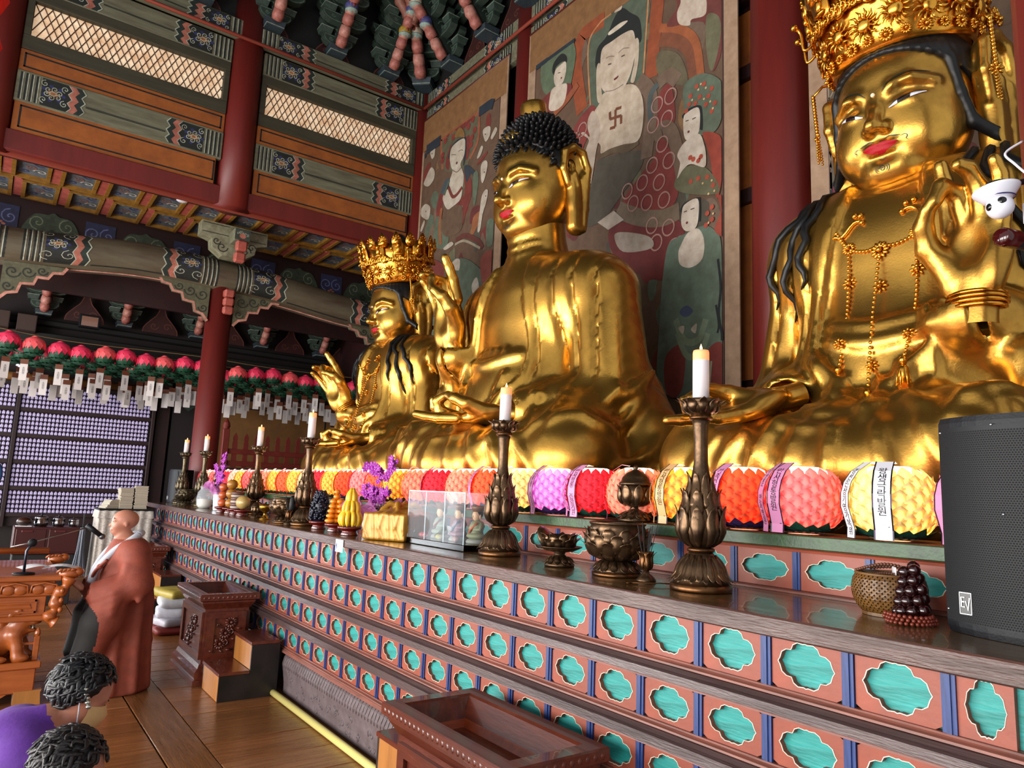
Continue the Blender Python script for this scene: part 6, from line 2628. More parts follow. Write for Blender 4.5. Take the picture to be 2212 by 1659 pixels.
def shelf_lantern(y, col, ribs, rc, label, detail, leaf=GREENLEAF):
    c, e = LCOL[col]
    m = lantern_mat(col, c, e)
    t = thing('lotus_lantern', label, 'lantern', (3.305, y, SH_Z), 0, 'lit paper lotus lanterns along the shelf')
    if detail:
        for i in range(NR):
            for k in range(NP):
                put('petal', lantern_petal(i, m), t, None, 2 * PI * (k + .5 * (i % 2)) / NP)
    else:
        key = ('j', col)
        if key not in JOIN:
            b = MB()
            for i in range(NR):
                me = lantern_petal(i, m)
                vs = [v.co.copy() for v in me.vertices]
                fs = [tuple(p.vertices) for p in me.polygons]
                for k in range(NP):
                    M = Matrix.Rotation(2 * PI * (k + .5 * (i % 2)) / NP, 4, 'Z')
                    b.add([M @ v for v in vs], fs)
            JOIN[key] = b.mesh('petals', m, True)
        put('petals', JOIN[key], t, kind='stuff')
    if 'core' not in JOIN:
        b = MB()
        b.lathe([(r * .93, z) for r, z in GLOBE[2:]], 20, cap0=False, cap1=False)
        JOIN['core'] = b.mesh('paper_globe', GLOW, True)
        b = MB()
        for k in range(16):
            a = 2 * PI * k / 16
            M = Matrix.Rotation(a, 4, 'Z')
            b.add([M @ Vector(p) for p in ((.07, -.035, .004), (.14, -.05, .022), (.195, 0, .05 + .012 * (k % 2)), (.14, .05, .022), (.07, .035, .004))], [(0, 1, 2, 3, 4)])
        JOIN['leaf' + GREENLEAF.name] = b.mesh('green_leaves', GREENLEAF)
        JOIN['leaf' + PURPLEAF.name] = b.mesh('green_leaves', PURPLEAF)
    put('paper_globe', JOIN['core'], t)
    put('base_leaves', JOIN['leaf' + leaf.name], t)
    # ribbons hang on the side turned to the hall
    for (ang, txt) in ribs:
        ribbon(t, PI + ang, RIB[rc], txt)
    return t


LSEQ = [
    ('pink', 'pink', ((.15, '신축생민'), (-.5, '')), 'pink paper lotus lantern peeping out behind the big loudspeaker'),
    ('cream', 'white', ((.28, '왕생극락발원'), (-.62, '경선민상기영가복위')), 'cream white paper lotus lantern with white ribbons, nearest whole one'),
    ('pink', 'pink', ((-.12, '만사형통발원'), (-.62, '고상준 안과병원')), 'large pink paper lotus lantern second from the loudspeaker'),
    ('orange', 'pink', ((-.20, '가족건강 소원성취'), (-.80, '일일')), 'orange red paper lotus lantern right of the nearest candlestick'),
    ('yellow', 'tan', ((-.10, '만사형통발원'), (-.75, '구룡포합장 권태')), 'yellow paper lotus lantern with tan ribbons behind the nearest candlestick'),
    ('salmon', 'pink', ((-.75, '소원성취'),), 'salmon paper lotus lantern behind the lidded lotus jar'),
    ('crimson', 'pink', ((.0, '만사형통 건강기원'), (-.55, '분병선 박희자')), 'crimson paper lotus lantern left of the lidded lotus jar'),
    ('violet', 'pink', ((-.25, '사업번창 건강기원'), (-.75, '주원희 대교전준형')), 'violet white paper lotus lantern right of the second candlestick'),
    ('cream', 'pink', ((-.95, '소원성취'),), 'cream paper lotus lantern just right of the second candlestick stem'),
    ('orange', 'pink', ((-.30, '사업번창'), (-.85, '소원성취')), 'red orange paper lotus lantern left of the second candlestick'),
    ('salmon', 'pink', ((-.55, '사업번창발원'),), 'peach paper lotus lantern above the clear display case'),
    ('crimson', 'pink', ((-.45, '가족건강 소원성취'), (-.85, '소원성취')), 'crimson paper lotus lantern left of the display case'),
    ('salmon', 'pink', ((-.55, '학업성취발원'),), 'pink peach paper lotus lantern right of the gold wrapped box'),
    ('yellow', 'white', ((-.60, '사업번창'),), 'pale yellow paper lotus lantern behind the orchid leaves'),
    ('orange', 'pink', ((-.55, ''),), 'orange paper lotus lantern behind the orchid stems'),
    ('pink', 'pink', ((-.65, '소원성취'),), 'pink paper lotus lantern left of the orchid pot'),
    ('orange', 'pink', ((-.60, '소원성취'),), 'red paper lotus lantern above the bananas'),
    ('yellow', 'white', ((-.60, '소원성취'),), 'yellow paper lotus lantern above the stacked persimmons'),
    ('crimson', 'pink', ((-.60, '만사형통'),), 'crimson paper lotus lantern right of the third candlestick'),
]
ROT = ['cream', 'yellow', 'orange', 'yellow', 'salmon', 'orange', 'pink', 'yellow', 'white', 'crimson', 'cream', 'pink', 'white', 'crimson']
for k in range(33):
    y = 1.225 + .389 * k
    if k == 2:
        y += .045
    if k < len(LSEQ):
        c, rc, rb_, lab = LSEQ[k]
        shelf_lantern(y, c, rb_, rc, lab, k < 9, PURPLEAF if c in ('violet', 'orange') else GREENLEAF)
    else:
        c = ROT[(k - 19) % 14]
        nm = {'cream': 'cream', 'yellow': 'golden yellow', 'orange': 'orange', 'salmon': 'salmon', 'pink': 'pink', 'white': 'whitish', 'crimson': 'crimson'}[c]
        shelf_lantern(y, c, ((-.62, '소원성취' if k < 26 else ''),), 'pink' if k % 2 else 'white', '%s paper lotus lantern, %s on the shelf counting from the big loudspeaker' % (nm, ORD[k]), False)
# ------------------------------------------------------------------ loudspeakers
BLK = mat('black_plastic', (.035, .042, .062), .5, 0, (.05, .056, .076), 40, .5, .1, 120, spec=.25)
GRILL = mat('grille_metal', (.04, .045, .06), .5, spec=.25)
WHT = mat('white_print', (.85, .85, .86), .5)


def loudspeaker(label, x, y, z, rz, H, Wd, D, detail):
    """front faces -x; W along y"""
    t = thing('loudspeaker', label, 'loudspeaker', (x, y, z), rz)
    def sect(k, zz):
        P = []
        for i in range(9):
            a = -1 + 2 * i / 8
            P.append((-.06 * Wd * 2 * (1 - a * a) * k - .0, a * Wd / 2 * k, zz))
        return P + [(D * .75, Wd * .36 * k, zz), (D, Wd * .22 * k, zz), (D, -Wd * .22 * k, zz), (D * .75, -Wd * .36 * k, zz)]
    b = MB()
    b.loft([sect(.96, 0), sect(1, .02), sect(1, H - .02), sect(.96, H)])
    b.build('cabinet', BLK, t)
    # grille: curved sheet with punched holes
    def gx(a):
        return -.06 * Wd * 2 * (1 - a * a) - .008
    b = MB()
    n = 16
    left, right = -.97, .97
    def edge(s_):      # wavy right hand border (towards -y)
        return .70 - .10 * math.cos(2 * PI * s_) + .10 * math.sin(PI * s_)
    rows = 24
    vs = []
    for r in range(rows + 1):
        s_ = r / rows
        zz = H * (.05 + .90 * s_)
        for i in range(n + 1):
            a = -edge(s_) + (edge(s_) + .97) * i / n
            vs.append((gx(a), a * Wd / 2, zz))
    b.add(vs, [(r * (n + 1) + i, (r + 1) * (n + 1) + i, (r + 1) * (n + 1) + i + 1, r * (n + 1) + i + 1) for r in range(rows) for i in range(n)])
    g = b.build('grille', GRILL, t, smooth=True)
    if detail:
        b = MB()
        st = .0088
        nz = int(H * .88 / (st * .866))
        for r in range(nz):
            zz = H * .06 + r * st * .866
            s_ = (zz / H - .05) / .9
            y0 = -edge(s_) * Wd / 2 + .006
            k = 0
            yy = Wd * .97 / 2 - .006 - (st / 2 if r % 2 else 0)
            while yy > y0:
                a = yy / (Wd / 2)
                xx = gx(a) - .0006
                R_ = st * .37
                b.add([(xx, yy + R_ * math.cos(q), zz + R_ * math.sin(q)) for q in (0, 1.047, 2.094, 3.1416, 4.189, 5.236)], [(0, 5, 4, 3, 2, 1)])
                yy -= st
        b.build('grille_holes', mat('grille_hole', (.004, .004, .005), .9), g, kind='stuff')
        for (a, zf) in ((.93, .10), (.93, .93), (.0, .95), (-.55, .10), (-.1, .55)):
            b = MB()
            b.sphere((gx(a) - .001, a * Wd / 2, H * zf), (.002, .005, .005), 8, 5)
            b.build('screw', mat('screw_steel', (.5, .5, .52), .3, 1), t, smooth=True)
    # badge
    s_ = H / .76
    ya, zb = (.56 * Wd / 2, H * .14)
    b = MB()
    b.box((gx(.56) - .004, ya, zb), (.004, .042 * s_, .075 * s_))
    bd = b.build('badge', mat('badge_black', (.01, .01, .012), .3), t)
    b = MB()
    for (y0, z0, y1, z1) in ((-.5, -.5, .5, -.46), (-.5, .46, .5, .5), (-.5, -.5, -.45, .5), (.45, -.5, .5, .5)):
        b.bbox((gx(.56) - .0075, ya + y0 * .042 * s_, zb + z0 * .075 * s_), (gx(.56) - .006, ya + y1 * .042 * s_, zb + z1 * .075 * s_))
    b.build('badge_border', WHT, bd)
    M = Matrix.Translation((gx(.56) - .0082, ya, zb)) @ Matrix(((0, 0, -1, 0), (-1, 0, 0, 0), (0, 1, 0, 0), (0, 0, 0, 1))) @ Matrix.Scale(s_, 4)
    b = MB()
    stroke(b, [(-.002, .020), (-.014, .020), (-.014, -.012), (-.002, -.012)], .0045, 0, M)
    stroke(b, [(-.014, .005), (-.003, .005)], .0045, 0, M)
    b.build('letter', WHT, bd)
    b = MB()
    stroke(b, [(.001, .008), (.008, -.024), (.015, .020)], .0045, 0, M)
    b.build('letter', WHT, bd)
    return t


loudspeaker('big black loudspeaker with perforated grille at the right edge of the altar table', 2.80, .985, T_Z, -.16, .75, .44, .27, True)
loudspeaker('small black loudspeaker at the far left end of the altar table', 2.86, 14.30, T_Z, .35, .60, .40, .3, False)

# ------------------------------------------------------------------ basket with rosaries, pile of beads
BAMB = mat('bamboo_strip', (.45, .30, .11), .45, 0, (.30, .19, .06), 16, .5)
BKD = mat('basket_inside', (.10, .06, .025), .8)
t = thing('bamboo_basket', 'round woven bamboo basket holding prayer beads left of the big loudspeaker', 'basket', (2.965, 1.47, T_Z))
BP = [(.085, .0), (.115, .025), (.135, .07), (.138, .105), (.130, .14), (.118, .158)]
bf = prof_fn(BP)
b = MB()
b.lathe([(r - .006, z) for r, z in BP] + [(.105, .15), (.11, .10), (.09, .03)], 32, cap1=False)
b.build('liner', BKD, t, smooth=True)
b = MB()
for sg in (-1, 1):
    for k in range(44):
        a0 = 2 * PI * k / 44
        vs = []
        for i in range(11):
            z = .004 + .150 * i / 10
            a = a0 + sg * 1.1 * i / 10
            da = .0052 / bf(z)
            r = bf(z) + (.0012 if (i + k) % 2 else -.0002) * (1 if sg > 0 else -1)
            vs += [(r * math.cos(a - da), r * math.sin(a - da), z), (r * math.cos(a + da), r * math.sin(a + da), z)]
        b.add(vs, [(2 * i, 2 * i + 1, 2 * i + 3, 2 * i + 2) for i in range(10)])
b.build('weave', BAMB, t, kind='stuff')
b = MB()
b.tube([(.119 * math.cos(a), .119 * math.sin(a), .158) for a in np.linspace(0, 2 * PI, 40)], .006, 6, cap=False)
b.build('rim', BAMB, t, smooth=True)
b = MB()
b.lathe([(.10, 0), (.10, .012)], 28)
b.build('base', BAMB, t)
BEADW = mat('wood_bead', (.36, .20, .11), .4, 0, (.24, .12, .06), 60, .5)
BEADR = mat('dark_red_bead', (.15, .03, .03), .16, 0, (.08, .015, .018), 40, .5, coat=.4)
BEADO = mat('reddish_bead', (.42, .15, .09), .35)


def rosary(label, loc, pts, r, n, m, sub=2):
    t = thing('prayer_beads', label, 'prayer beads', loc)
    b = MB()
    b.sphere((0, 0, 0), r, 10, 7)
    me = b.mesh('bead', m, True)
    P = catmull(pts, 10)
    L = [0]
    for a, c in zip(P[:-1], P[1:]):
        L.append(L[-1] + (Vector(c) - Vector(a)).length)
    for k in range(n):
        tt_ = L[-1] * k / (n - 1)
        i = 0
        while i < len(L) - 2 and L[i + 1] < tt_:
            i += 1
        f = (tt_ - L[i]) / max(L[i + 1] - L[i], 1e-9)
        put('bead', me, t, Vector(P[i]).lerp(Vector(P[i + 1]), f))
    return t


rosary('light brown wooden prayer beads looped over the top of the bamboo basket', (2.965, 1.47, T_Z + .165), [(-.06, .10, 0), (-.075, .04, .02), (-.07, -.02, .035), (-.05, -.07, .03), (-.0, -.10, .01), (.05, -.07, .015), (.03, 0, .02), (-.02, .06, .012)], .0068, 40, BEADW)
rosary('second string of wooden beads lying inside the bamboo basket', (2.97, 1.47, T_Z + .150), [(-.02, .07, 0), (-.04, .0, .012), (-.03, -.06, .01), (.03, -.08, .0)], .006, 22, BEADW)
b = MB()
b.bevbox((0, 0, 0), (.12, .15, .012), .003, Matrix.Rotation(.25, 4, 'X'))
tag(b.build('booklet', mat('dark_cover', (.06, .055, .06), .4), loc=(2.985, 1.49, T_Z + .140)), 'dark booklet lying in the bamboo basket', 'booklet')
b = MB()
b.box((0, 0, 0), (.09, .002, .05), 0, Matrix.Rotation(.6, 4, 'Z'))
tag(b.build('card', WHT, loc=(2.95, 1.44, T_Z + .165)), 'white card standing in the bamboo basket', 'card')
pts = []
for k in range(26):
    a = k * 1.25
    rr = .050 - .0012 * k
    pts.append((rr * math.cos(a) * .8, rr * math.sin(a) * 1.1, .024 + .0072 * k))
rosary('heap of large dark red prayer beads between basket and loudspeaker', (2.86, 1.335, T_Z), pts, .0225, 27, BEADR)
pts = [(.09 * math.cos(a) * (1 - .3 * k / 3), .075 * math.sin(a), .008 + .011 * k) for k in range(3) for a in np.linspace(PI * .6, PI * 1.7, 8)]
rosary('string of small reddish prayer beads coiled at the foot of the dark red beads', (2.83, 1.33, T_Z), pts, .0075, 64, BEADO)

# ------------------------------------------------------------------ sign hung on the table edge
t = thing('recording_sign', 'small white camera recording sign hung on the table edge', 'sign', (2.428, 5.66, 1.470), 0)
SM = Matrix(((0, 0, -1, 0), (-1, 0, 0, 0), (0, 1, 0, 0), (0, 0, 0, 1)))
b = MB()
b.prism([(-.075, -.05), (.075, -.05), (.075, .05), (-.075, .05)], -.004, 0, SM)
b.build('card', WHT, t)
b = MB()
V, Fc = text_mesh('CCTV 녹화중', .030)
b.add([SM @ Vector((v[0] * .62 + .022, v[1] + .022, .001)) for v in V], Fc)
b.build('lettering', mat('red_ink', (.75, .12, .16), .5), t, kind='stuff')
b = MB()
V, Fc = text_mesh('Camera recording', .017)
b.add([SM @ Vector((v[0] * .70 + .018, v[1] - .028, .001)) for v in V], Fc)
b.bbox
b.build('lettering', mat('blue_ink', (.10, .16, .45), .5), t, kind='stuff')
b = MB()
stroke(b, [(-.066, -.038), (-.066, .038), (-.040, .038), (-.040, -.038), (-.066, -.038)], .003, .001, SM)
b.flat([(-.063, .0), (-.05, .03), (-.046, .0), (-.043, -.03), (-.055, -.01)], .001, SM)
stroke(b, [(-.03, -.006), (.07, -.006)], .003, .001, SM)
b.build('camera_symbol', mat('blue_ink', (.10, .16, .45), .5), t)

# ------------------------------------------------------------------ display case with figurines
t = thing('display_case', 'clear acrylic display case on a black base left of the second candlestick', 'case', (2.93, 4.72, T_Z))
ACR = mat('clear_acrylic', (.9, .95, 1), .03, 0, alpha=.05, spec=1.0)
b = MB()
b.bevbox((0, 0, .022), (.34, .84, .044), .004)
b.build('base', mat('gloss_black', (.012, .012, .014), .12), t)
for nm, c, d in (('pane', (-.165, 0, .225), (.004, .83, .36)), ('pane', (.165, 0, .225), (.004, .83, .36)), ('pane', (0, .413, .225), (.33, .004, .36)), ('pane', (0, -.413, .225), (.33, .004, .36)), ('pane', (0, 0, .406), (.334, .83, .004))):
    b = MB()
    b.box(c, d)
    b.build(nm, ACR, t)
EDGE = mat('acrylic_edge', (.75, .82, .85), .15, alpha=.75)
for (x, y) in ((-.165, .413), (-.165, -.413), (.165, .413), (.165, -.413), (-.165, .14), (-.165, -.14)):
    b = MB()
    b.box((x, y, .225), (.006, .006, .362))
    b.build('edge', EDGE, t)
b = MB()
b.box((-.165, 0, .406), (.006, .83, .006))
b.build('edge', EDGE, t)
SKIN_F = mat('figurine_skin', (.72, .58, .45), .5)


def figurine(label, x, y, robe, sash, crownc, rz=PI):
    t = thing('bodhisattva_figurine', label, 'figurine', (x, y, T_Z + .044), rz, 'figurines in the display case')
    b = MB()
    b.lathe([(.075, 0), (.08, .012), (.07, .03), (.05, .035)], 20)
    b.build('lotus_seat', mat('seat_ash', (.45, .46, .42), .6), t, smooth=True)
    b = MB()
    b.sphere((.01, 0, .055), (.06, .085, .028), 16, 8)
    b.lathe([(.055, .045), (.045, .09), (.058, .125), (.045, .155), (.02, .168)], 16)
    b.tube([(0, .055, .145), (.02, .065, .10), (.045, .02, .10)], [.016, .015, .010], 8)
    b.tube([(0, -.055, .145), (.025, -.06, .10), (.045, -.02, .12)], [.016, .015, .010], 8)
    b.build('robe', robe, t, smooth=True)
    b = MB()
    b.tube([(.03, .045, .15), (.058, .0, .10), (.045, -.03, .07)], .010, 6)
    b.build('sash', sash, t, smooth=True)
    b = MB()
    b.sphere((.008, 0, .200), (.034, .031, .040), 14, 10)
    b.lathe([(.016, .15), (.016, .18)], 10)
    for q in (-1, 1):
        b.sphere((-.002, q * .032, .192), (.007, .005, .018), 8, 5)
    b.sphere((.042, 0, .196), (.006, .005, .010), 6, 5)
    b.sphere((.048, .0, .11), (.012, .02, .012), 8, 6)
    b.build('face', SKIN_F, t, smooth=True)
    b = MB()
    b.sphere((-.008, 0, .215), (.036, .035, .038), 14, 8)
    b.build('hair', HAIR, t, smooth=True)
    b = MB()
    b.lathe([(.034, .228), (.042, .25), (.052, .272), (.040, .262), (.02, .268)], 14, lobes=7, lobe=.12)
    b.build('crown', crownc, t, smooth=True)
    return t


CRW = mat('figurine_crown', (.38, .26, .18), .5)
figurine('seated figurine with wide crown and brown sash in the left of the case', 2.95, 4.93, mat('fig_sage', (.42, .46, .40), .6), mat('fig_brown', (.36, .14, .12), .6), CRW)
figurine('seated figurine in mauve robe in the middle of the case', 2.95, 4.66, mat('fig_mauve', (.42, .30, .34), .6), mat('fig_blue', (.20, .26, .38), .6), CRW)
figurine('seated figurine with orange shawl at the right of the case', 2.95, 4.42, mat('fig_moss', (.40, .42, .30), .6), mat('fig_orange', (.60, .28, .10), .6), CRW)
for k, (y, c_) in enumerate(((5.02, (.55, .22, .22)), (5.06, (.60, .30, .28)), (4.80, (.62, .60, .42)), (4.56, (.50, .36, .34)))):
    b = MB()
    b.sphere((0, 0, .022), (.028, .034, .022), 12, 8)
    tag(b.build('rice_cake', mat('cake_%d' % k, c_, .5), smooth=True, loc=(2.86, y, T_Z + .044)), ['dark pink rice cake at the left end of the case', 'pale pink rice cake in the left corner of the case', 'pale green rice cake between the figurines in the case', 'mauve rice cake before the middle figurine in the case'][k], 'rice cake')
b = MB()
b.bbox((0, -.13, 0), (.004, .13, .13))
o = tag(b.build('name_board', WHT, loc=(3.125, 5.12, T_Z)), 'white lettered board standing behind the display case', 'board')
b = MB()
V, Fc = text_mesh('생 동 절', .055)
b.add([SM @ Vector((v[0], v[1] + .06, .002)) for v in V], Fc)
b.build('lettering', mat('faint_ink', (.55, .35, .40), .6), o, kind='stuff')

# ------------------------------------------------------------------ gold cloth parcel
GC = mat('gold_satin', (.70, .50, .15), .38, .25, (.52, .34, .07), 5, .5, .1, 20)
t = thing('wrapped_parcel', 'box wrapped in gold satin cloth with a knot on top', 'parcel', (2.86, 5.42, T_Z), .50)
s = SDF((-.34, -.30, -.02), (.34, .30, .36), .0105)
s.U(s.box((0, 0, .108), (.26, .205, .108), .012), 0)
for k in range(9):
    x0 = -.24 + .055 * k
    s.local([np.array((x0 + .02 * math.sin(k), -.212, .20)), np.array((x0 * .9, -.212, .10)), np.array((x0 * .85 + .01, -.212, .02))], .012, .008 if k % 3 else .013)
for k in range(8):
    y0 = -.19 + .05 * k
    s.local([np.array((-.268, y0, .21)), np.array((-.268, y0 + .03 * math.sin(k * 2), .10)), np.array((-.268, y0 - .02, .01))], .012, .009)
for k in range(14):
    a = 2 * PI * k / 14
    s.local([np.array((.05 * math.cos(a), .05 * math.sin(a), .25)), np.array((.15 * math.cos(a), .13 * math.sin(a), .232)), np.array((.24 * math.cos(a), .19 * math.sin(a), .218))], .022, .018)
s.U(s.ell((0, 0, .215), (.20, .16, .04)), .03)
s.U(s.ell((0, 0, .265), (.045, .045, .035)), .02)
for a in (.4, 2.0, 3.4, 5.1):
    s.U(s.chain([(.03 * math.cos(a), .03 * math.sin(a), .27), (.11 * math.cos(a), .10 * math.sin(a), .29), (.19 * math.cos(a + .2), .16 * math.sin(a + .2), .245)], [.02, .026, .014], .01), .015)
V, Q = s.extract(1)
put('satin_wrap', np_mesh('satin_wrap', V, Q, GC), t)

# ------------------------------------------------------------------ orchids
PURP = mat('orchid_purple', (.48, .05, .52), .5, 0, (.66, .16, .64), 30, .5)
PURC = mat('orchid_lip', (.80, .55, .80), .5)
STEM = mat('orchid_stem', (.22, .32, .12), .5)
LEAF = mat('orchid_leaf', (.06, .20, .05), .35, 0, (.03, .11, .03), 8, .5)
NET = mat('lilac_net', (.78, .45, .72), .6, alpha=.55)
NETW = mat('lilac_thread', (.80, .50, .76), .5)
b = MB()
for k in range(5):
    a = 2 * PI * k / 5 + .3
    M = Matrix.Rotation(a, 4, 'Z') @ Matrix.Rotation(-.25, 4, 'Y')
    b.sphere(M @ Vector((.017, 0, 0)), (.016, .012, .0025), 8, 4, M)
FLW = b.mesh('flower', PURP, True)
b = MB()
b.sphere((0, 0, .005), (.006, .006, .006), 6, 4)
FLC = b.mesh('flower_lip', PURC, True)


def orchid(label, x, y, square, sprays, sc=1.0, pot_h=.14, z=T_Z):
    t = thing('potted_orchid', label, 'orchid', (x, y, z))
    b = MB()
    if square:
        n = 40
        rg = []
        for zz, k in ((0, .82), (pot_h * .9, 1.0), (pot_h, 1.06), (pot_h, .96), (pot_h * .8, .9)):
            ring = []
            for i in range(n):
                a = 2 * PI * i / n
                c, s_ = math.cos(a), math.sin(a)
                q = .135 * k / max(abs(c), abs(s_)) * (1 - .10 * (1 - max(abs(c), abs(s_)))) * (1 - .012 * (i % 2))
                ring.append((q * c, q * s_, zz))
            rg.append(ring)
        b.loft(rg)
    else:
        b.lathe([(.055, 0), (.058, .01), (.072, pot_h), (.066, pot_h), (.055, .03)], 24)
    b.build('pot', mat('white_ceramic', (.82, .83, .86), .3), t, smooth=not square)
    R0 = .16 if square else .10
    # ruffled net wrap
    b = MB()
    n = 64
    rg = []
    for i, (r, zz) in enumerate(((R0 * .85, pot_h - .03), (R0 * 1.15, pot_h + .03), (R0 * 1.5, pot_h + .10), (R0 * 1.75, pot_h + .13 if square else pot_h + .10))):
        rg.append([(r * (1 + .10 * i * math.sin(9 * a + i)) * math.cos(a), r * (1 + .10 * i * math.sin(9 * a + i)) * math.sin(a), zz + .022 * i * math.sin(7 * a)) for a in np.linspace(0, 2 * PI, n + 1)[:-1]])
    b.loft(rg, False, False)
    w_ = b.build('net_wrap', NET, t, smooth=True)
    b = MB()
    rr = random.Random(int(x * 100 + y * 10))
    for k in range(240):
        a = rr.uniform(0, 2 * PI)
        r = R0 * rr.uniform(.95, 1.75)
        zz = pot_h + (r / R0 - .95) * .15 + rr.uniform(-.03, .03)
        p = Vector((r * math.cos(a), r * math.sin(a), zz))
        d = Vector((rr.uniform(-1, 1), rr.uniform(-1, 1), rr.uniform(-.4, 1))) * .035
        b.tube([p - d, p + Vector((0, 0, .008)), p + d], .0011, 3)
    b.build('net_threads', NETW, w_, kind='stuff')
    for k in range(9):
        a = 2 * PI * k / 9 + rr.uniform(-.2, .2)
        l = rr.uniform(.10, .17) * (1 if square else .6)
        b = MB()
        c, s_ = math.cos(a), math.sin(a)
        pts = [(0, pot_h), (l * .4, pot_h + .10), (l * .8, pot_h + .115), (l * 1.1, pot_h + .07)]
        vs = []
        for i, (r, zz) in enumerate(pts):
            wd = (.012, .028, .030, .004)[i]
            vs += [(r * c - wd * s_, r * s_ + wd * c, zz), (r * c, r * s_, zz - .006), (r * c + wd * s_, r * s_ - wd * c, zz)]
        b.add(vs, [f for i in range(3) for f in ((3 * i, 3 * i + 1, 3 * i + 4, 3 * i + 3), (3 * i + 1, 3 * i + 2, 3 * i + 5, 3 * i + 4))])
        b.build('leaf', LEAF, t, smooth=True)
    for (pts, f0, f1, nf) in sprays:
        P = catmull(pts, 8)
        b = MB()
        b.tube(P, .003, 5)
        st = b.build('stem', STEM, t, smooth=True)
        for k in range(nf):
            f = f0 + (f1 - f0) * k / max(nf - 1, 1)
            p = Vector(P[min(int(f * (len(P) - 1)), len(P) - 1)]) + Vector((rr.uniform(-.03, .02), rr.uniform(-.04, .04), rr.uniform(-.03, .035)))
            q = Vector((-1 + rr.uniform(-.4, .4), -.5 + rr.uniform(-.6, .6), rr.uniform(-.2, .4))).to_track_quat('Z', 'Y').to_euler()
            o = put('flower', FLW, st, p, rot=q, scale=rr.uniform(.9, 1.25))
            put('flower_lip', FLC, o)
    return t


H0 = .14
orchid('purple orchid in a white square pot wrapped in lilac net behind the gold parcel', 2.95, 6.0, True, [
    ([(0, 0, .14), (.0, .02, .30), (-.02, .06, .48), (-.03, .16, .60), (-.05, .27, .60)], .72, 1, 9),
    ([(0, 0, .14), (.02, -.01, .32), (.0, .0, .46), (-.03, .05, .60), (-.05, .10, .55)], .55, 1, 26),
    ([(0, 0, .14), (.0, -.05, .32), (.0, -.10, .46), (-.02, -.20, .60), (-.05, -.30, .66)], .60, 1, 20),
    ([(0, 0, .14), (-.03, .05, .26), (-.05, .14, .36), (-.07, .22, .40)], .45, 1, 18),
    ([(0, 0, .14), (-.03, .0, .26), (-.05, .04, .36), (-.07, .0, .38)], .5, 1, 22),
    ([(0, 0, .14), (-.03, -.06, .26), (-.05, -.14, .36), (-.07, -.26, .38)], .45, 1, 22)])
orchid('tall purple orchid in a narrow white vase at the far part of the table', 2.79, 10.95, False, [
    ([(0, 0, .2), (0, -.04, .4), (.02, -.1, .6), (0, -.12, .78)], .35, 1, 34),
    ([(0, 0, .2), (-.02, .0, .38), (-.03, .02, .52), (-.03, .06, .62)], .4, 1, 22),
    ([(0, 0, .2), (-.02, -.1, .36), (-.03, -.2, .46), (-.03, -.3, .50)], .4, 1, 20)], pot_h=.26)

# ------------------------------------------------------------------ fruit stands
LACQ = mat('red_lacquer', (.36, .05, .03), .18, 0, (.28, .035, .025), 6, .5, coat=.5)


def stand(label, x, y, r=.095, h=.075):
    b = MB()
    b.lathe([(r * .72, 0), (r * .74, .004), (r * .62, h * .35), (r * .60, h * .55), (r * .95, h * .70), (r * 1.02, h * .78), (r * 1.02, h), (r * .96, h), (r * .93, h * .9)], 32)
    return tag(b.build('offering_stand', LACQ, smooth=True, loc=(x, y, T_Z)), label, 'stand', 'red lacquer offering stands')


stand('red lacquer stand under the bananas', 2.63, 5.93, .105)
stand('red lacquer stand under the stacked persimmons', 2.69, 6.40)
stand('red lacquer stand under the black grapes', 2.69, 6.80)
BAN = mat('banana_skin', (.92, .76, .18), .45, 0, (.80, .60, .10), 12, .5)
BTIP = mat('banana_tip', (.18, .13, .05), .6)
t = thing('banana_bunch', 'heap of yellow bananas standing on a red lacquer stand', 'bananas', (2.63, 5.93, T_Z + .075))
for r, (n, R_, z0, L) in enumerate(((11, .075, .0, .17), (9, .055, .09, .16), (6, .03, .18, .15))):
    for k in range(n):
        a = 2 * PI * k / n + .3 * r
        P = []
        for i in range(7):
            f = i / 6
            rr = R_ * (1 + .42 * math.sin(PI * min(1, f * 1.1)) - .55 * f)
            P.append((rr * math.cos(a), rr * math.sin(a), z0 + L * f))
        b = MB()
        b.tube(P, [.009, .018, .021, .021, .019, .012, .006], 6)
        o = b.build('banana', BAN, t, smooth=True)
        b = MB()
        b.tube([P[0], (P[0][0], P[0][1], P[0][2] - .004)], [.008, .005], 6)
        b.build('tip', BTIP, o)
PERS = mat('persimmon', (.93, .58, .10), .22, 0, (.74, .36, .03), 10, .5, coat=.3)
for c_, (dx, dy) in enumerate(((0, 0), (.045, -.06), (.05, .05), (-.05, .0))):
    for k in range(7 if c_ == 0 else 5):
        rr = .052 - .0035 * k
        b = MB()
        b.sphere((0, 0, 0), (rr, rr, .024), 14, 8)
        oo = b.build('persimmon', PERS, smooth=True, loc=(2.69 + dx * (1 - .12 * k), 6.40 + dy * (1 - .12 * k), T_Z + .098 + .044 * k))
        tag(oo, ['glossy orange persimmon in the tall middle pile on the red stand', 'glossy orange persimmon in the pile nearest the bananas', 'glossy orange persimmon in the pile nearest the grapes', 'glossy orange persimmon in the front pile on the red stand'][c_] + ', %s from the bottom' % ORD[k], 'persimmon', 'persimmons of pile %d' % (c_ + 1))
GRP = mat('black_grape', (.035, .045, .10), .4, 0, (.07, .09, .17), 40, .5)
b = MB()
rr = random.Random(4)
for k in range(330):
    f = rr.random()
    a = rr.uniform(0, 2 * PI)
    R_ = .088 * (1 - .55 * f ** 2.5)
    b.sphere((R_ * math.cos(a), R_ * math.sin(a), .015 + .27 * f), .0135, 8, 5)
b.lathe([(.075, .0), (.07, .15), (.045, .27)], 12)
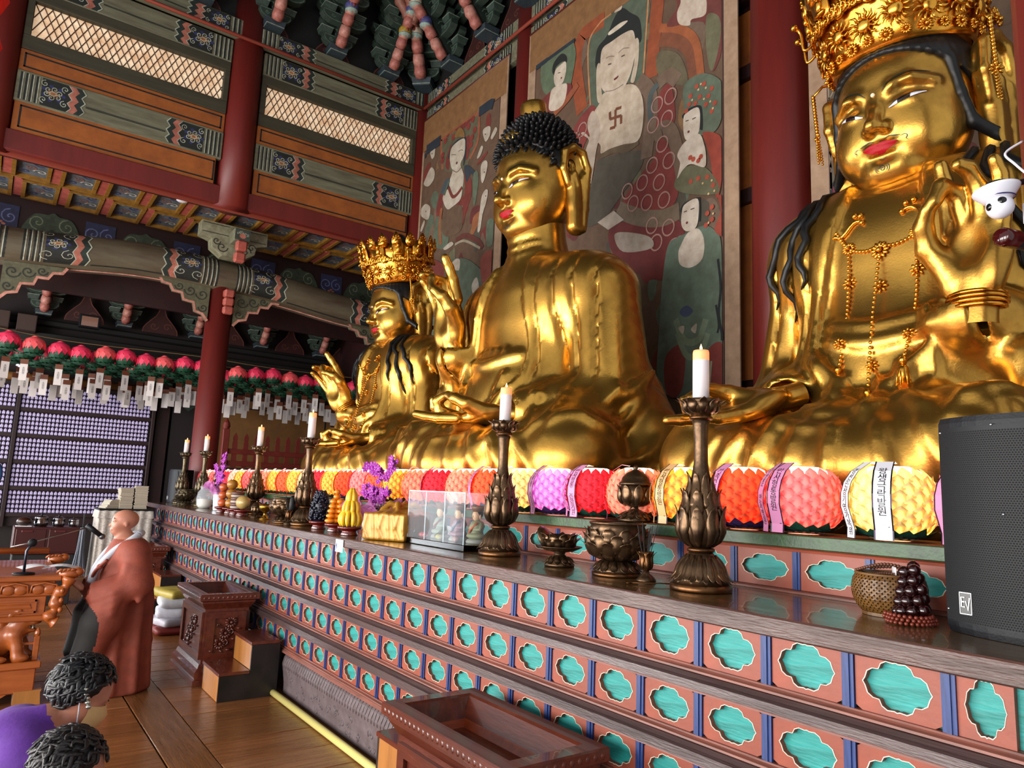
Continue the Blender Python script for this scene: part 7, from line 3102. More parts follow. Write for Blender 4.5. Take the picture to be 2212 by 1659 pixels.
t = thing('grape_heap', 'tall heap of black grapes on a red lacquer stand beside the third candlestick', 'grapes', (2.69, 6.80, T_Z + .075))
b.build('grapes', GRP, t, smooth=True, kind='stuff')
# far offerings: pears, apples, wrapped snacks
PEAR = mat('yellow_pear', (.62, .42, .13), .35, 0, (.52, .33, .09), 14, .5)
APPL = mat('red_apple', (.62, .16, .10), .3, 0, (.70, .36, .16), 7, .5)
for k, (x, y, lab) in enumerate(((2.70, 10.35, 'red lacquer stand under the stacked apples'), (2.72, 10.02, 'red lacquer stand under the stacked pears'), (2.70, 9.70, 'red lacquer stand under the wrapped snack roll'), (2.69, 9.36, 'red lacquer stand under the big pale melon'))):
    stand(lab, x, y, .10)
for k in range(3):
    for (x, y, m, nm, sz) in ((2.70, 10.35, APPL, 'apple', .062), (2.72, 10.02, PEAR, 'pear', .072)):
        b = MB()
        b.lathe([(.001, -sz * .80), (sz * .4, -sz * .9), (sz * .9, -sz * .45), (sz, .0), (sz * .85, sz * .55), (sz * .35, sz * .85), (sz * .05, sz * .72)], 16)
        o = b.build(nm, m, smooth=True, loc=(x, y, T_Z + .075 + sz * .85 + k * sz * 1.72))
        tag(o, '%s %s of the fruit tower on the far red stands' % (['bottom', 'middle', 'top'][k], 'red apple' if nm == 'apple' else 'yellow pear'), nm)
        b2 = MB()
        b2.tube([(0, 0, sz * .7), (.004, 0, sz * 1.0)], .003, 5)
        b2.build('stalk', DARK, o)
b = MB()
b.sphere((0, 0, .09), (.085, .12, .085), 16, 10)
tag(b.build('melon', mat('pale_melon', (.62, .52, .30), .3), smooth=True, loc=(2.69, 9.36, T_Z + .075)), 'big pale oval melon on a red stand before the brass bowl', 'melon')
t = thing('snack_stack', 'clear wrapped stack of striped rice snacks beside the pears', 'snacks', (2.72, 9.72, T_Z + .075))
for k in range(6):
    b = MB()
    b.lathe([(.078, 0), (.085, .012), (.085, .024), (.078, .034)], 18, (0, 0, .036 * k))
    b.build('snack', mat('snack_%d' % (k % 2), ((.58, .52, .48), (.34, .20, .16))[k % 2], .4), t, smooth=True)
t = thing('rice_bag', 'clear plastic bag half full of white rice before the far orchid', 'bag', (2.80, 11.75, T_Z))
b = MB()
b.lathe([(.075, 0), (.105, .05), (.11, .13), (.03, .145)], 18)
b.build('rice', mat('white_rice', (.82, .80, .76), .6, 0, (.7, .68, .62), 120, .5, .2, 200), t, smooth=True)
b = MB()
b.lathe([(.082, .0), (.113, .05), (.122, .14), (.105, .24), (.07, .29), (.085, .33), (.06, .33)], 16, lobes=7, lobe=.05)
b.build('plastic', mat('thin_plastic', (.9, .93, .96), .12, alpha=.22), t, smooth=True)

# ------------------------------------------------------------------ security cameras on the pillar
WPL = mat('white_plastic', (.80, .80, .84), .25)
t = thing('security_camera', 'white ceiling type security camera with round lens beside the raised golden hand', 'camera', (3.02, 1.02, 3.12))
b = MB()
b.lathe([(.030, .012), (.055, .028), (.078, .058), (.082, .066), (.060, .072), (.0, .074)], 28, M=Matrix.Rotation(-.15, 4, 'X'))
b.build('hood', WPL, t, smooth=True)
b = MB()
b.lathe([(.05, .072), (.05, .085), (.03, .095)], 24)
b.build('mount_plate', BLK, t, smooth=True)
b = MB()
b.sphere((0, 0, -.005), .048, 20, 14)
hb = b.build('ball', WPL, t, smooth=True)
b = MB()
b.tube([(.052 * math.cos(a), .052 * math.sin(a), .030) for a in np.linspace(0, 2 * PI, 30)], .0025, 5, cap=False)
b.build('blue_ring', mat('blue_plastic', (.08, .10, .35), .3), t, smooth=True)
for d in (Vector((-.80, -.45, .22)), Vector((-.80, .52, -.12))):
    d.normalize()
    b = MB()
    b.sphere(d * .042 + Vector((0, 0, -.005)), (.016, .016, .009), 14, 8, d.to_track_quat('Z', 'Y').to_matrix().to_4x4())
    b.build('lens', mat('lens_black', (.008, .008, .01), .1), hb, smooth=True)
b = MB()
b.tube([(0, 0, .09), (.10, -.03, .11), (.22, -.10, .16)], .012, 8)
b.build('bracket', BLK, t, smooth=True)
b = MB()
b.tube([(.10, -.05, .02), (.10, -.05, -.06)], .009, 6)
b.build('antenna', WPL, t, smooth=True)
b = MB()
b.tube(catmull([(.16, -.06, .14), (.12, -.02, .20), (.15, .02, .27), (.22, -.02, .33)], 6), .005, 6)
b.build('cable', WPL, t, smooth=True)
t = thing('spot_camera', 'small dark red and black cylinder camera below the white security camera', 'camera', (3.08, .985, 2.985))
b = MB()
M = Matrix.Rotation(PI / 2, 4, 'Y') @ Matrix.Rotation(.3, 4, 'X')
b.lathe([(.030, -.10), (.036, -.09), (.036, -.02)], 20, M=M)
b.build('housing', mat('smoked_red', (.20, .03, .03), .12), t, smooth=True)
b = MB()
b.lathe([(.034, -.02), (.034, .04), (.012, .045), (.012, .10)], 18, M=M)
b.build('body', BLK, t, smooth=True)
b = MB()
b.tube([(.06, -.02, .0), (.12, -.06, .03), (.20, -.10, .05)], .010, 6)
b.build('arm', BLK, t, smooth=True)
# ------------------------------------------------------------------ donation chests and steps
ROSE = mat('rosewood', (.40, .18, .115), .25, 0, (.26, .10, .07), 7, .5, .08, 30, stretch=(3, .4, 3), coat=.3)
ROSEX = mat('rosewood_inside', (.60, .25, .10), .3, 0, (.42, .15, .06), 7, .5, .05, 30, stretch=(.5, 3, 3))
PALEW = mat('pale_wood', (.68, .45, .22), .35, 0, (.56, .35, .16), 5, .5, stretch=(3, 3, .4))
DWOOD = mat('dark_stained_wood', (.15, .115, .115), .4, 0, (.035, .025, .024), 6, .5)


def chest(label, x0, x1, y0, y1, H=.85):
    t = thing('donation_chest', label, 'chest', ((x0 + x1) / 2, (y0 + y1) / 2, 0))
    wx, wy = (x1 - x0) / 2, (y1 - y0) / 2
    def ring(k, z):
        return [(-wx + k, -wy + k, z), (wx - k, -wy + k, z), (wx - k, wy - k, z), (-wx + k, wy - k, z)]
    b = MB()
    b.loft([ring(.0, 0), ring(.0, .05), ring(.02, .055), ring(.015, .12), ring(.045, .15), ring(.06, .19)])
    b.build('base', ROSE, t)
    b = MB()
    b.loft([ring(.075, .18), ring(.075, H - .14)])
    b.build('body', ROSE, t)
    b = MB()
    b.loft([ring(.07, H - .15), ring(.03, H - .09), ring(.03, H - .075), ring(.0, H - .06), ring(.0, H - .008), ring(.006, H), ring(.085, H), ring(.10, H - .01), ring(.17, H - .13)], True, False)
    o = b.build('rim', ROSE, t)
    # sloping inner boards
    a, c = ring(.085, H - .002), ring(.20, H - .17)
    for i in range(4):
        j = (i + 1) % 4
        b = MB()
        b.add([a[i], a[j], c[j], c[i]], [(0, 1, 2, 3)])
        b.build('funnel_board', ROSEX, o)
    b = MB()
    b.bbox((-.015, -wy + .2, H - .172), (.015, wy - .2, H - .168))
    b.build('slot', DARK, o)
    # egg-and-dart under the rim
    b = MB()
    for sx in (-1, 1):
        n = int(2 * wy / .045)
        for k in range(n):
            b.sphere((sx * (wx - .004), -wy + .04 + k * (2 * wy - .08) / (n - 1), H - .035), (.008, .016, .018), 8, 5)
    for sy in (-1, 1):
        n = int(2 * wx / .045)
        for k in range(n):
            b.sphere((-wx + .04 + k * (2 * wx - .08) / (n - 1), sy * (wy - .004), H - .035), (.016, .008, .018), 8, 5)
    b.build('carved_border', ROSE, o, smooth=True, kind='stuff')
    # panels with carved flowers on the sides seen
    for (nx, ny) in ((-1, 0), (0, -1), (0, 1), (1, 0)):
        L = (wy if nx else wx) - .10
        d = (wx if nx else wy) - .073
        M = Matrix(((0 if nx else 1 * -ny, 0, nx, nx * d), (nx * 1 if nx else 0, 0, ny, ny * d), (0, 1, 0, 0), (0, 0, 0, 1)))
        b = MB()
        z0, z1 = .22, H - .18
        for (p, q) in (((-L, z0), (-L + .07, z1)), ((L - .07, z0), (L, z1)), ((-L + .07, z0), (L - .07, z0 + .06)), ((-L + .07, z1 - .06), (L - .07, z1))):
            b.prism([p, (q[0], p[1]), q, (p[0], q[1])], 0, .02, M)
        b.build('panel_frame', ROSE, t)
        b = MB()
        r = random.Random(3)
        for k in range(3):
            cx, cy = (-L * .25, 0, L * .25)[k], z0 + .12 + (z1 - z0 - .2) * (k / 2 * .8 + .1)
            nv = (M.to_3x3() @ Vector((0, 0, 1)))
            flower(b, M @ Vector((cx, cy, .006)), .065, 12, nv, .012)
            P = [M @ Vector((cx + (.03 * math.sin(i)), cy - .06 - .02 * i, .006)) for i in range(4)]
            b.tube(P, .007, 5)
            for q in (-1, 1):
                b.sphere(M @ Vector((cx + q * .08, cy - .06, .006)), (.03, .03, .012), 8, 5)
                b.tube([M @ Vector((cx + q * .07 + p[0], cy + .08 + p[1], .008)) for p in spiral(0, 0, .03, 1.2, 8, 0, q)], .006, 4)
        b.build('carved_flowers', ROSE, t, smooth=True)
    return t


def steps(label, x0, xm, x1, y0, y1, h1=.25, h2=.5):
    t = thing('step_stool', label, 'steps', ((x0 + x1) / 2, (y0 + y1) / 2, 0))
    cx, cy = (x0 + x1) / 2, (y0 + y1) / 2
    def part(nm, a, c, m):
        b = MB()
        b.bevbox([(a[i] + c[i]) / 2 - (cx, cy, 0)[i] for i in range(3)], [c[i] - a[i] for i in range(3)], .004)
        b.build(nm, m, t)
    part('lower_riser', (x0 + .012, y0 + .02, 0), (x0 + .03, y1 - .02, h1 - .03), PALEW)
    part('upper_riser', (xm, y0 + .02, h1), (xm + .018, y1 - .02, h2 - .03), PALEW)
    part('tread', (x0, y0, h1 - .03), (xm, y1, h1), ROSE)
    part('tread', (xm - .012, y0, h2 - .03), (x1, y1, h2), ROSE)
    for ys in ((y0, y0 + .02), (y1 - .02, y1)):
        b = MB()
        pl_ = [(x0 + .012, 0), (x1, 0), (x1, h2 - .03), (xm, h2 - .03), (xm, h1 - .03), (x0 + .012, h1 - .03)]
        b.add([(p[0] - cx, ys[0] - cy, p[1]) for p in pl_] + [(p[0] - cx, ys[1] - cy, p[1]) for p in pl_], [(0, 1, 2, 3, 4, 5), (11, 10, 9, 8, 7, 6)] + [(i, i + 6, (i + 1) % 6 + 6, (i + 1) % 6) for i in range(6)])
        b.build('side_board', DWOOD, t)
    return t


chest('near rosewood donation chest with open funnel top at the bottom of the picture', 1.83, 2.41, 2.46, 3.56)
chest('carved rosewood donation chest behind the two step stool', 1.86, 2.43, 7.56, 8.60)
chest('far rosewood donation chest standing behind the monk', 1.92, 2.42, 11.9, 12.75, .95)
steps('two step wooden stool with dark sides beside the carved chest', 1.92, 2.20, 2.46, 6.93, 7.50)
steps('two step wooden stool left of the near chest', 1.84, 2.12, 2.40, 3.62, 4.15)
steps('pale step stool at the near side of the far chest', 1.95, 2.2, 2.46, 11.2, 11.85, .3, .62)

# bags of offerings on the floor
for k, (x, y, z, r, c_, lab) in enumerate(((2.18, 10.35, .04, (.20, .28, .05), (.45, .12, .10), 'flat red and white striped rice sack at the bottom of the pile'),
                                           (2.18, 10.35, .14, (.19, .27, .055), (.70, .68, .72), 'plain white sack second from the bottom of the pile'),
                                           (2.20, 10.38, .25, (.18, .25, .065), (.80, .80, .84), 'white plastic sack in the middle of the pile'),
                                           (2.22, 10.35, .37, (.19, .24, .06), (.78, .78, .80), 'white sack beneath the yellow one'),
                                           (2.24, 10.45, .47, (.20, .30, .055), (.66, .58, .22), 'yellow green sack on top of the pile'))):
    b = MB()
    s_ = SDF((-.3, -.4, -.12), (.3, .4, .12), .03)
    s_.U(s_.box((0, 0, 0), (r[0], r[1], r[2]), .045), 0)
    s_.local([np.array((-.2, -.2 + .1 * k, r[2])), np.array((.2, .1 - .08 * k, r[2]))], .05, .025)
    V, Q = s_.extract(2)
    tag(put('offering_sack', np_mesh('offering_sack', V, Q, mat('sack_%d' % k, c_, .5, 0, tuple(q * .8 for q in c_), 9, .5)), None, (x, y, z + .01), .3 * math.sin(k * 2)), lab, 'sack', 'pile of sacks before the far chest')

# ------------------------------------------------------------------ carved lectern with lion, microphone
HONEY = mat('honey_wood', (.68, .36, .15), .32, 0, (.54, .26, .10), 6, .5, .08, 30, stretch=(.4, 3, 3), coat=.25)
HONEYD = mat('honey_wood_dark', (.10, .045, .02), .6)
t = thing('carved_lectern', 'honey coloured carved wooden lectern with lion, left of the monk', 'lectern', (-.34, 8.0, 0))
LX = (-.9, 1.0)       # local x extents: right end at world .8


def lbox(nm, a, c, m=HONEY, bv=.008):
    b = MB()
    b.bevbox([(a[i] + c[i]) / 2 for i in range(3)], [c[i] - a[i] for i in range(3)], bv)
    return b.build(nm, m, t)


lbox('base_board', (-.9, -.40, .10), (.92, .75, .30))
lbox('base_moulding', (-.93, -.43, .30), (.95, .78, .36))
lbox('top_board', (-.95, -.44, 1.03), (1.02, 1.0, 1.075))
lbox('apron', (-.9, -.38, .73), (.93, .75, .90))
lbox('apron_moulding', (-.93, -.41, .69), (.96, .78, .735))
lbox('frieze', (-.93, -.40, .90), (.98, .78, 1.03))
lbox('inner_board', (-.88, .1, .36), (.86, .14, .70), HONEYD)
for x in (.92, -.2):
    b = MB()
    b.prism([(-.10, 0), (.10, 0), (.09, .10), (.10, .12), (-.10, .12)], -.10, .10, Matrix(((1, 0, 0, x - .04), (0, 0, -1, -.32), (0, 1, 0, 0), (0, 0, 0, 1))))
    b.build('foot', PALEW, t)
b = MB()
ap = [(.7, .12)]
ol = catmull([(-.8, .11), (-.55, .10), (-.45, .05), (-.30, .02), (-.2, .05), (0, .10), (.2, .05), (.30, .02), (.45, .06), (.60, .03), (.75, .11)], 4)
b.prism(ol + [(.75, .13), (-.8, .13)], -.01, .03, Matrix(((1, 0, 0, 0), (0, 0, -1, -.36), (0, 1, 0, 0), (0, 0, 0, 1))))
b.build('scalloped_skirt', HONEY, t)
for (x0, x1, z0, z1) in ((.10, .62, .13, .27), (-.6, -.1, .13, .27), (.22, .86, .76, .87), (-.5, .1, .76, .87)):
    b = MB()
    y = -.402 if z0 < .5 else -.382
    for (p, q) in (((x0, z0), (x1, z0 + .015)), ((x0, z1 - .015), (x1, z1)), ((x0, z0), (x0 + .015, z1)), ((x1 - .015, z0), (x1, z1))):
        b.bbox((p[0], y - .012, p[1]), (q[0], y, q[1]))
    b.build('panel_moulding', HONEY, t)
    b = MB()
    b.tube([(x0 + .06, y - .002, z1 - .035), (x1 - .05, y - .002, z1 - .04), (x1 - .04, y - .002, z0 + .04), (x0 + .05, y - .002, z0 + .035), (x0 + .06, y - .002, z1 - .035)], .006, 5)
    b.build('panel_line', HONEY, t)
for k in range(9):
    x = -.82 + .215 * k
    b = MB()
    for q in (-1, 1):
        b.sphere((x + q * .045, -.405, .955), (.052, .014, .042), 10, 6)
    b.tube([(x - .10, -.412, .93), (x - .09, -.412, .995), (x, -.412, 1.015), (x + .09, -.412, .995), (x + .10, -.412, .93)], .010, 6)
    b.build('lotus_carving', HONEY, t, smooth=True)
# dragon head brackets at the corner and in the middle
for (x, y, sg) in ((.98, -.40, 1), (.05, -.46, 0), (.98, .95, 1)):
    b = MB()
    b.sphere((x + .10 * sg, y - .05 * (1 - sg), 1.085), (.085, .06, .05), 12, 8)
    b.sphere((x + .16 * sg, y - .06 * (1 - sg), 1.10), (.05, .05, .04), 10, 7)
    for k in range(4):
        b.tube([(x + .03 * k * sg, y - .02, 1.10), (x + .03 * k * sg + .02, y - .045, 1.125), (x + .03 * k * sg + .05 * sg, y - .03, 1.12)], .012, 5)
    if y < 0:
        P = catmull([(x + .10 * sg, y - .05, 1.06), (x + .07 * sg, y - .05, .97), (x + .01, y - .05, .90), (x + .02 * sg, y - .05, .80), (x - .02, y - .05, .72), (x + .03 * sg, y - .05, .68)], 6)
        b.tube(P, [.045 + .012 * math.sin(i * .9) for i in range(len(P))], 8)
        for k in range(3):
            b.sphere((x + .05 * sg, y - .095, .95 - .08 * k), (.02, .02, .025), 6, 5)
    b.build('dragon_bracket', HONEY, t, smooth=True)
b = MB()
b.tube([(-.95, .98, 1.17), (1.0, .98, 1.17)], .03, 10)
b.build('back_rail', HONEY, t, smooth=True)
for x in (.90, -.35, .34):
    b = MB()
    b.bevbox((x, -.36, .46), (.045, .045, .20), .006)
    b.lathe([(.018, .56), (.026, .58), (.022, .60), (.004, .63)], 10, (x, -.36, 0))
    b.build('rail_post', HONEY, t)
b = MB()
b.bevbox((.28, -.36, .50), (1.22, .022, .022), .004)
b.build('low_rail', HONEY, t)
for x in (.36, .43, .42):
    b = MB()
    for k in range(4):
        b.bbox((x - .06 + .035 * k, -.10, .36), (x - .035 + .035 * k, -.07, .70))
    b.build('fluted_pilaster', HONEY, t) if x == .36 else None
# lion
s = SDF((-.24, -.22, -.02), (.30, .22, .40), .011)
s.U(s.ell((-.06, 0, .13), (.14, .11, .12)), 0)
s.U(s.cap((-.04, 0, .15), (.08, 0, .24), .10, .09), .05)
s.U(s.ell((.10, 0, .29), (.095, .085, .075)), .03)
s.U(s.ell((.18, 0, .285), (.055, .06, .035)), .02)
s.U(s.ell((.165, 0, .225), (.05, .05, .022)), .02)
s.S(s.ell((.19, 0, .252), (.05, .05, .020)), .01)
for q in (-1, 1):
    s.U(s.chain([(.08, q * .07, .20), (.11, q * .075, .10), (.12, q * .08, .03)], [.05, .04, .045], .02), .03)
    s.U(s.ell((.15, q * .08, .025), (.05, .04, .028)), .02)
    s.U(s.ell((-.10, q * .10, .10), (.10, .05, .10)), .03)
    s.U(s.ell((.0, q * .13, .025), (.07, .04, .028)), .02)
    for (x, z) in ((.04, .34), (.0, .30), (-.02, .25), (.0, .20), (.05, .36), (.09, .375)):
        s.U(s.ell((x, q * .06, z), (.034, .04, .034)), .012)
    s.U(s.ell((.155, q * .045, .325), (.03, .025, .018)), .01)
s.U(s.chain([(-.16, 0, .06), (-.20, 0, .14), (-.17, 0, .20)], [.03, .035, .02], .02), .02)
V, Q = s.extract(1)
l_ = put('lion', np_mesh('lion', V, Q, HONEY), t, (.66, -.26, .362), -.25)
l_.scale = (1.15, 1.15, 1.1)
for q in (-1, 1):
    for x in (.165, .185):
        b = MB()
        b.lathe([(.008, 0), (.001, .022)], 6, (x, q * .03, .238))
        b.build('tooth', mat('tooth_ivory', (.8, .75, .65), .4), l_)
# microphone on the lectern
t = thing('microphone_stand', 'black desk microphone stand with long boom on the lectern', 'microphone stand', (.40, 7.72, 1.076))
b = MB()
b.lathe([(.085, 0), (.085, .012), (.05, .018), (.015, .022)], 24)
b.build('base', BLK, t, smooth=True)
b = MB()
b.tube([(0, 0, .02), (.0, 0, .20), (.04, 0, .27)], .011, 8)
b.build('post', mat('steel_blue', (.16, .18, .24), .3, .7), t, smooth=True)
b = MB()
b.lathe([(.03, -.02), (.036, -.01), (.036, .01), (.03, .02)], 16, (.035, 0, .27), Matrix.Rotation(PI / 2, 4, 'X'))
b.build('clutch', BLK, t, smooth=True)
b = MB()
b.tube([(-.12, .0, .235), (.035, .0, .275), (.44, .0, .405)], .0065, 6)
b.build('boom', mat('chrome', (.6, .58, .55), .2, 1), t, smooth=True)
t = thing('microphone', 'black hand microphone held at the end of the boom before the monk', 'microphone', (.855, 7.72, 1.485))
d = Vector((.115, 0, -.085))
b = MB()
b.tube([Vector((-.02, 0, .02)), d * .9], [.024, .021], 12)
b.build('handle', BLK, t, smooth=True)
b = MB()
b.sphere(d, .028, 12, 8)
b.build('head_mesh', mat('mic_mesh', (.35, .35, .36), .35, .9), t, smooth=True)
for k, (rz_, y) in enumerate(((.25, 7.95), (-.15, 7.90))):
    b = MB()
    n = 8
    for i in range(n):
        f0, f1 = i / n, (i + 1) / n
        z = lambda f: .03 + .03 * math.sin(PI * f) - .01 * f
        b.add([(-.15 + .3 * f0, -.11, z(f0)), (-.15 + .3 * f1, -.11, z(f1)), (-.15 + .3 * f1, .11, z(f1)), (-.15 + .3 * f0, .11, z(f0))], [(0, 1, 2, 3)])
    tag(b.build('paper_sheet', WHT, loc=(.52 + .18 * k, y, 1.076), rz=rz_), ['curling white paper lying left on the lectern', 'white paper lying right on the lectern, nearest the monk'][k], 'paper')

# ------------------------------------------------------------------ draped table with books, pot cabinet
LACE = mat('lace_cloth', (.76, .73, .70), .7, 0, (.50, .46, .42), 40, .5, .2, 90)
t = thing('draped_table', 'tall table covered with pleated lace cloth behind the monk', 'table', (1.93, 13.25, 0))
b = MB()
b.bevbox((0, 0, 1.44), (.78, .62, .03), .005)
b.build('table_top', BLK, t)
def drape(z, amp, k=0.0):
    P = []
    n = 160
    for i in range(n):
        u = 4 * i / n
        sd, f = int(u), u - int(u)
        c = [(-1, -1), (1, -1), (1, 1), (-1, 1)]
        x = (c[sd][0] + (c[(sd + 1) % 4][0] - c[sd][0]) * f) * (.375 + k)
        y = (c[sd][1] + (c[(sd + 1) % 4][1] - c[sd][1]) * f) * (.295 + k)
        o_ = amp * math.sin(i * .95)
        P.append((x + o_ * (1 if sd in (1, 3) else .2), y + o_ * (1 if sd in (0, 2) else .2), z))
    return P
b = MB()
b.loft([drape(1.425, .004), drape(1.33, .010, .005), drape(.7, .014, .01), drape(.004, .020, .02)], False, False)
b.build('cloth', LACE, t, smooth=True)
b = MB()
b.loft([drape(1.43, .004, .012), drape(1.31, .012, .025)], False, False)
b.build('valance', LACE, t, smooth=True)
for s_, (x, y, n, rz_, lab) in enumerate(((1.70, 13.22, 7, .3, 'leftmost low slanted stack'), (1.92, 13.20, 17, .03, 'middle stack'), (2.14, 13.20, 19, -.04, 'rightmost tall stack'))):
    for k in range(n):
        b = MB()
        b.bevbox((0, 0, 0), (.19, .25, .0185), .003)
        o = b.build('book', mat('book_page', (.74, .70, .62), .7, 0, (.55, .5, .44), 60, .5, stretch=(1, 1, 30)), loc=(x + rnd.uniform(-.006, .006) + (.012 * k if s_ == 0 else 0), y + rnd.uniform(-.008, .008), 1.4655 + .0195 * k), rz=rz_ + rnd.uniform(-.05, .05))
        tag(o, 'pale book, %s from the bottom of the %s on the draped table' % (ORD[k], lab), 'book', 'books on the draped table')
        b = MB()
        b.box((0, 0, .0095), (.192, .252, .001))
        b.build('cover', mat('book_cover', (.35, .22, .20), .6), o)
t = thing('low_cabinet', 'low red brown cabinet carrying steel pots in front of the shrine rack', 'cabinet', (.90, 13.3, 0))
b = MB()
b.bevbox((0, 0, .96), (.84, .5, .40), .008)
b.build('body', mat('maroon_lacquer', (.22, .05, .045), .4), t)
for x in (-.2, .22):
    b = MB()
    b.bevbox((x, -.255, .96), (.38, .012, .34), .004)
    o = b.build('door', mat('maroon_lacquer', (.22, .05, .045), .4), t)
    b = MB()
    b.bevbox((x - .05, -.268, 1.10), (.14, .014, .03), .004)
    b.build('handle', mat('maroon_handle', (.30, .09, .08), .4), o)
b = MB()
b.bevbox((0, .02, .38), (.80, .44, .76), .01)
b.build('plinth', DARK, t)
STEEL = mat('polished_steel', (.62, .62, .64), .14, 1.0)
for k, (x, lab) in enumerate(((.82, 'leftmost shiny steel pot on the red cabinet'), (1.05, 'middle shiny steel pot on the red cabinet'), (1.25, 'rightmost small steel pot on the red cabinet'))):
    s_ = (1, .9, .75)[k]
    t = thing('steel_pot', lab, 'pot', (x, 13.25, 1.162), .4 * k, scale=s_)
    b = MB()
    b.lathe([(.075, 0), (.088, .01), (.096, .06), (.09, .12), (.094, .125)], 24)
    b.build('pot_body', STEEL, t, smooth=True)
    b = MB()
    b.lathe([(.095, .125), (.088, .14), (.05, .16), (.01, .165)], 24)
    ld = b.build('lid', STEEL, t, smooth=True)
    b = MB()
    b.lathe([(.008, .165), (.018, .18), (.012, .195)], 10)
    b.build('knob', BLK, ld, smooth=True)
    b = MB()
    b.tube([(-.095, 0, .10), (-.14, 0, .11), (-.145, 0, .09)], .009, 6)
    b.build('handle', BLK, t, smooth=True)
t = thing('wooden_fish', 'round brown wooden fish drum on a white board on the cabinet', 'drum', (.60, 13.2, 1.162))
b = MB()
b.bevbox((0, 0, .006), (.20, .2, .012), .003)
b.build('board', WHT, t)
b = MB()
b.sphere((0, 0, .075), (.10, .09, .068), 18, 12)
b.build('shell', mat('brown_lacquer', (.20, .09, .05), .3), t, smooth=True)
b = MB()
b.tube([(-.095, -.05, .05), (0, -.095, .055), (.095, -.05, .05)], .008, 6)
b.build('slit', DARK, t, smooth=True)
# grey tassel brush hanging, blue swirl drum edge
t = thing('horsehair_tassel', 'long grey hanging tassel left of the draped table', 'tassel', (1.36, 13.0, .42))
b = MB()
r_ = random.Random(2)
for k in range(60):
    a = r_.uniform(0, 2 * PI)
    q = math.sqrt(r_.random())
    b.tube([(.03 * q * math.cos(a), .03 * q * math.sin(a), .74), (.05 * q * math.cos(a), .05 * q * math.sin(a), .4), (.10 * q * math.cos(a), .10 * q * math.sin(a), r_.uniform(0, .05))], .006, 4)
b.build('strands', mat('grey_hair', (.35, .37, .42), .6), t, kind='stuff')
b = MB()
b.tube([(0, 0, .74), (0, 0, .95)], .012, 6)
b.build('cord', DARK, t)
t = thing('painted_drum', 'blue drum edge painted with a green swirl at the left frame edge', 'drum', (-.05, 12.4, 1.92))
b = MB()
b.lathe([(.26, -.06), (.285, -.05), (.285, .05), (.26, .06)], 36, M=Matrix.Rotation(PI / 2, 4, 'X'))
b.build('shell', mat('drum_blue', (.08, .24, .42), .5), t, smooth=True)
b = MB()
Md = Matrix(((1, 0, 0, 0), (0, 0, -1, -.061), (0, 1, 0, 0), (0, 0, 0, 1)))
stroke(b, spiral(.06, -.02, .20, 1.2, 26, .8), .05, .001, Md)
b.build('swirl', mat('drum_green', (.15, .45, .38), .5), t)
b = MB()
b.tube([(0, 0, -.28), (0, 0, -1.90)], .04, 8)
b.build('post', REDD, t)

# ------------------------------------------------------------------ rack of little shrine boxes on the far wall
t = thing('shrine_rack', 'tall dark red wall rack filled with rows of tiny silver shrine boxes', 'rack', (0, 17.7, 0))
RK = mat('rack_red', (.12, .02, .03), .5)
b = MB()
b.bbox((-2.4, .02, .9), (2.95, .25, 3.82))
b.build('back', RK, t)
for x in (-2.35, .42, 2.93):
    b = MB()
    b.bevbox((x, -.05, 2.36), (.07, .14, 2.95), .006)
    b.build('upright', RK, t)
GZ = [3.30, 2.77, 2.24, 1.71, 1.18]
for gz in GZ:
    for (x0, x1) in ((-2.3, .38), (.46, 2.9)):
        for r in range(6):
            b = MB()
            b.bevbox(((x0 + x1) / 2, -.03, gz - .02 + .09 * r - (.03 if r == 0 else 0)), (x1 - x0, .10, .012 if r else .08), .003)
            b.build('shelf', RK, t)
b = MB()
b.tube([(-2.3, -.10, 3.90), (2.92, -.10, 3.90)], .085, 12)
b.build('roller_blind', mat('mustard_roll', (.42, .27, .06), .6), t, smooth=True)
SB = mat('shrine_silver', (.72, .68, .80), .3, .3, emit=.16, ecol=(.78, .72, .95))  # emission added to brighten the silver boxes
b = MB()
b.bevbox((0, 0, .028), (.052, .04, .056), .006)
b.sphere((0, -.016, .062), (.016, .016, .018), 6, 5)
SBM = b.mesh('shrine_box', SB)
rest = MB()
cells = [(x, gz + .09 * r) for gz in GZ for r in range(5) for x in [.50 + .0705 * k for k in range(34)] + [.34 - .0705 * k for k in range(12)]]
cells.sort(key=lambda c: (c[0] < .45, -c[1], c[0]))
for k, (x, z) in enumerate(cells):
    if k < 300:
        tag(put('shrine_box', SBM, None, (x, 17.66, z - .009)), 'tiny silver shrine box in the top two shelf groups of the far wall rack', 'shrine box', 'shrine boxes on the wall rack')
    else:
        rest.bevbox((x, 17.66, z + .019), (.052, .04, .056), .006)
        rest.sphere((x, 17.644, z + .053), (.016, .016, .018), 6, 5)
o = rest.build('shrine_boxes', SB, kind='stuff')
tag(o, 'rows of tiny silver shrine boxes filling the lower shelves of the rack', 'shrine boxes')

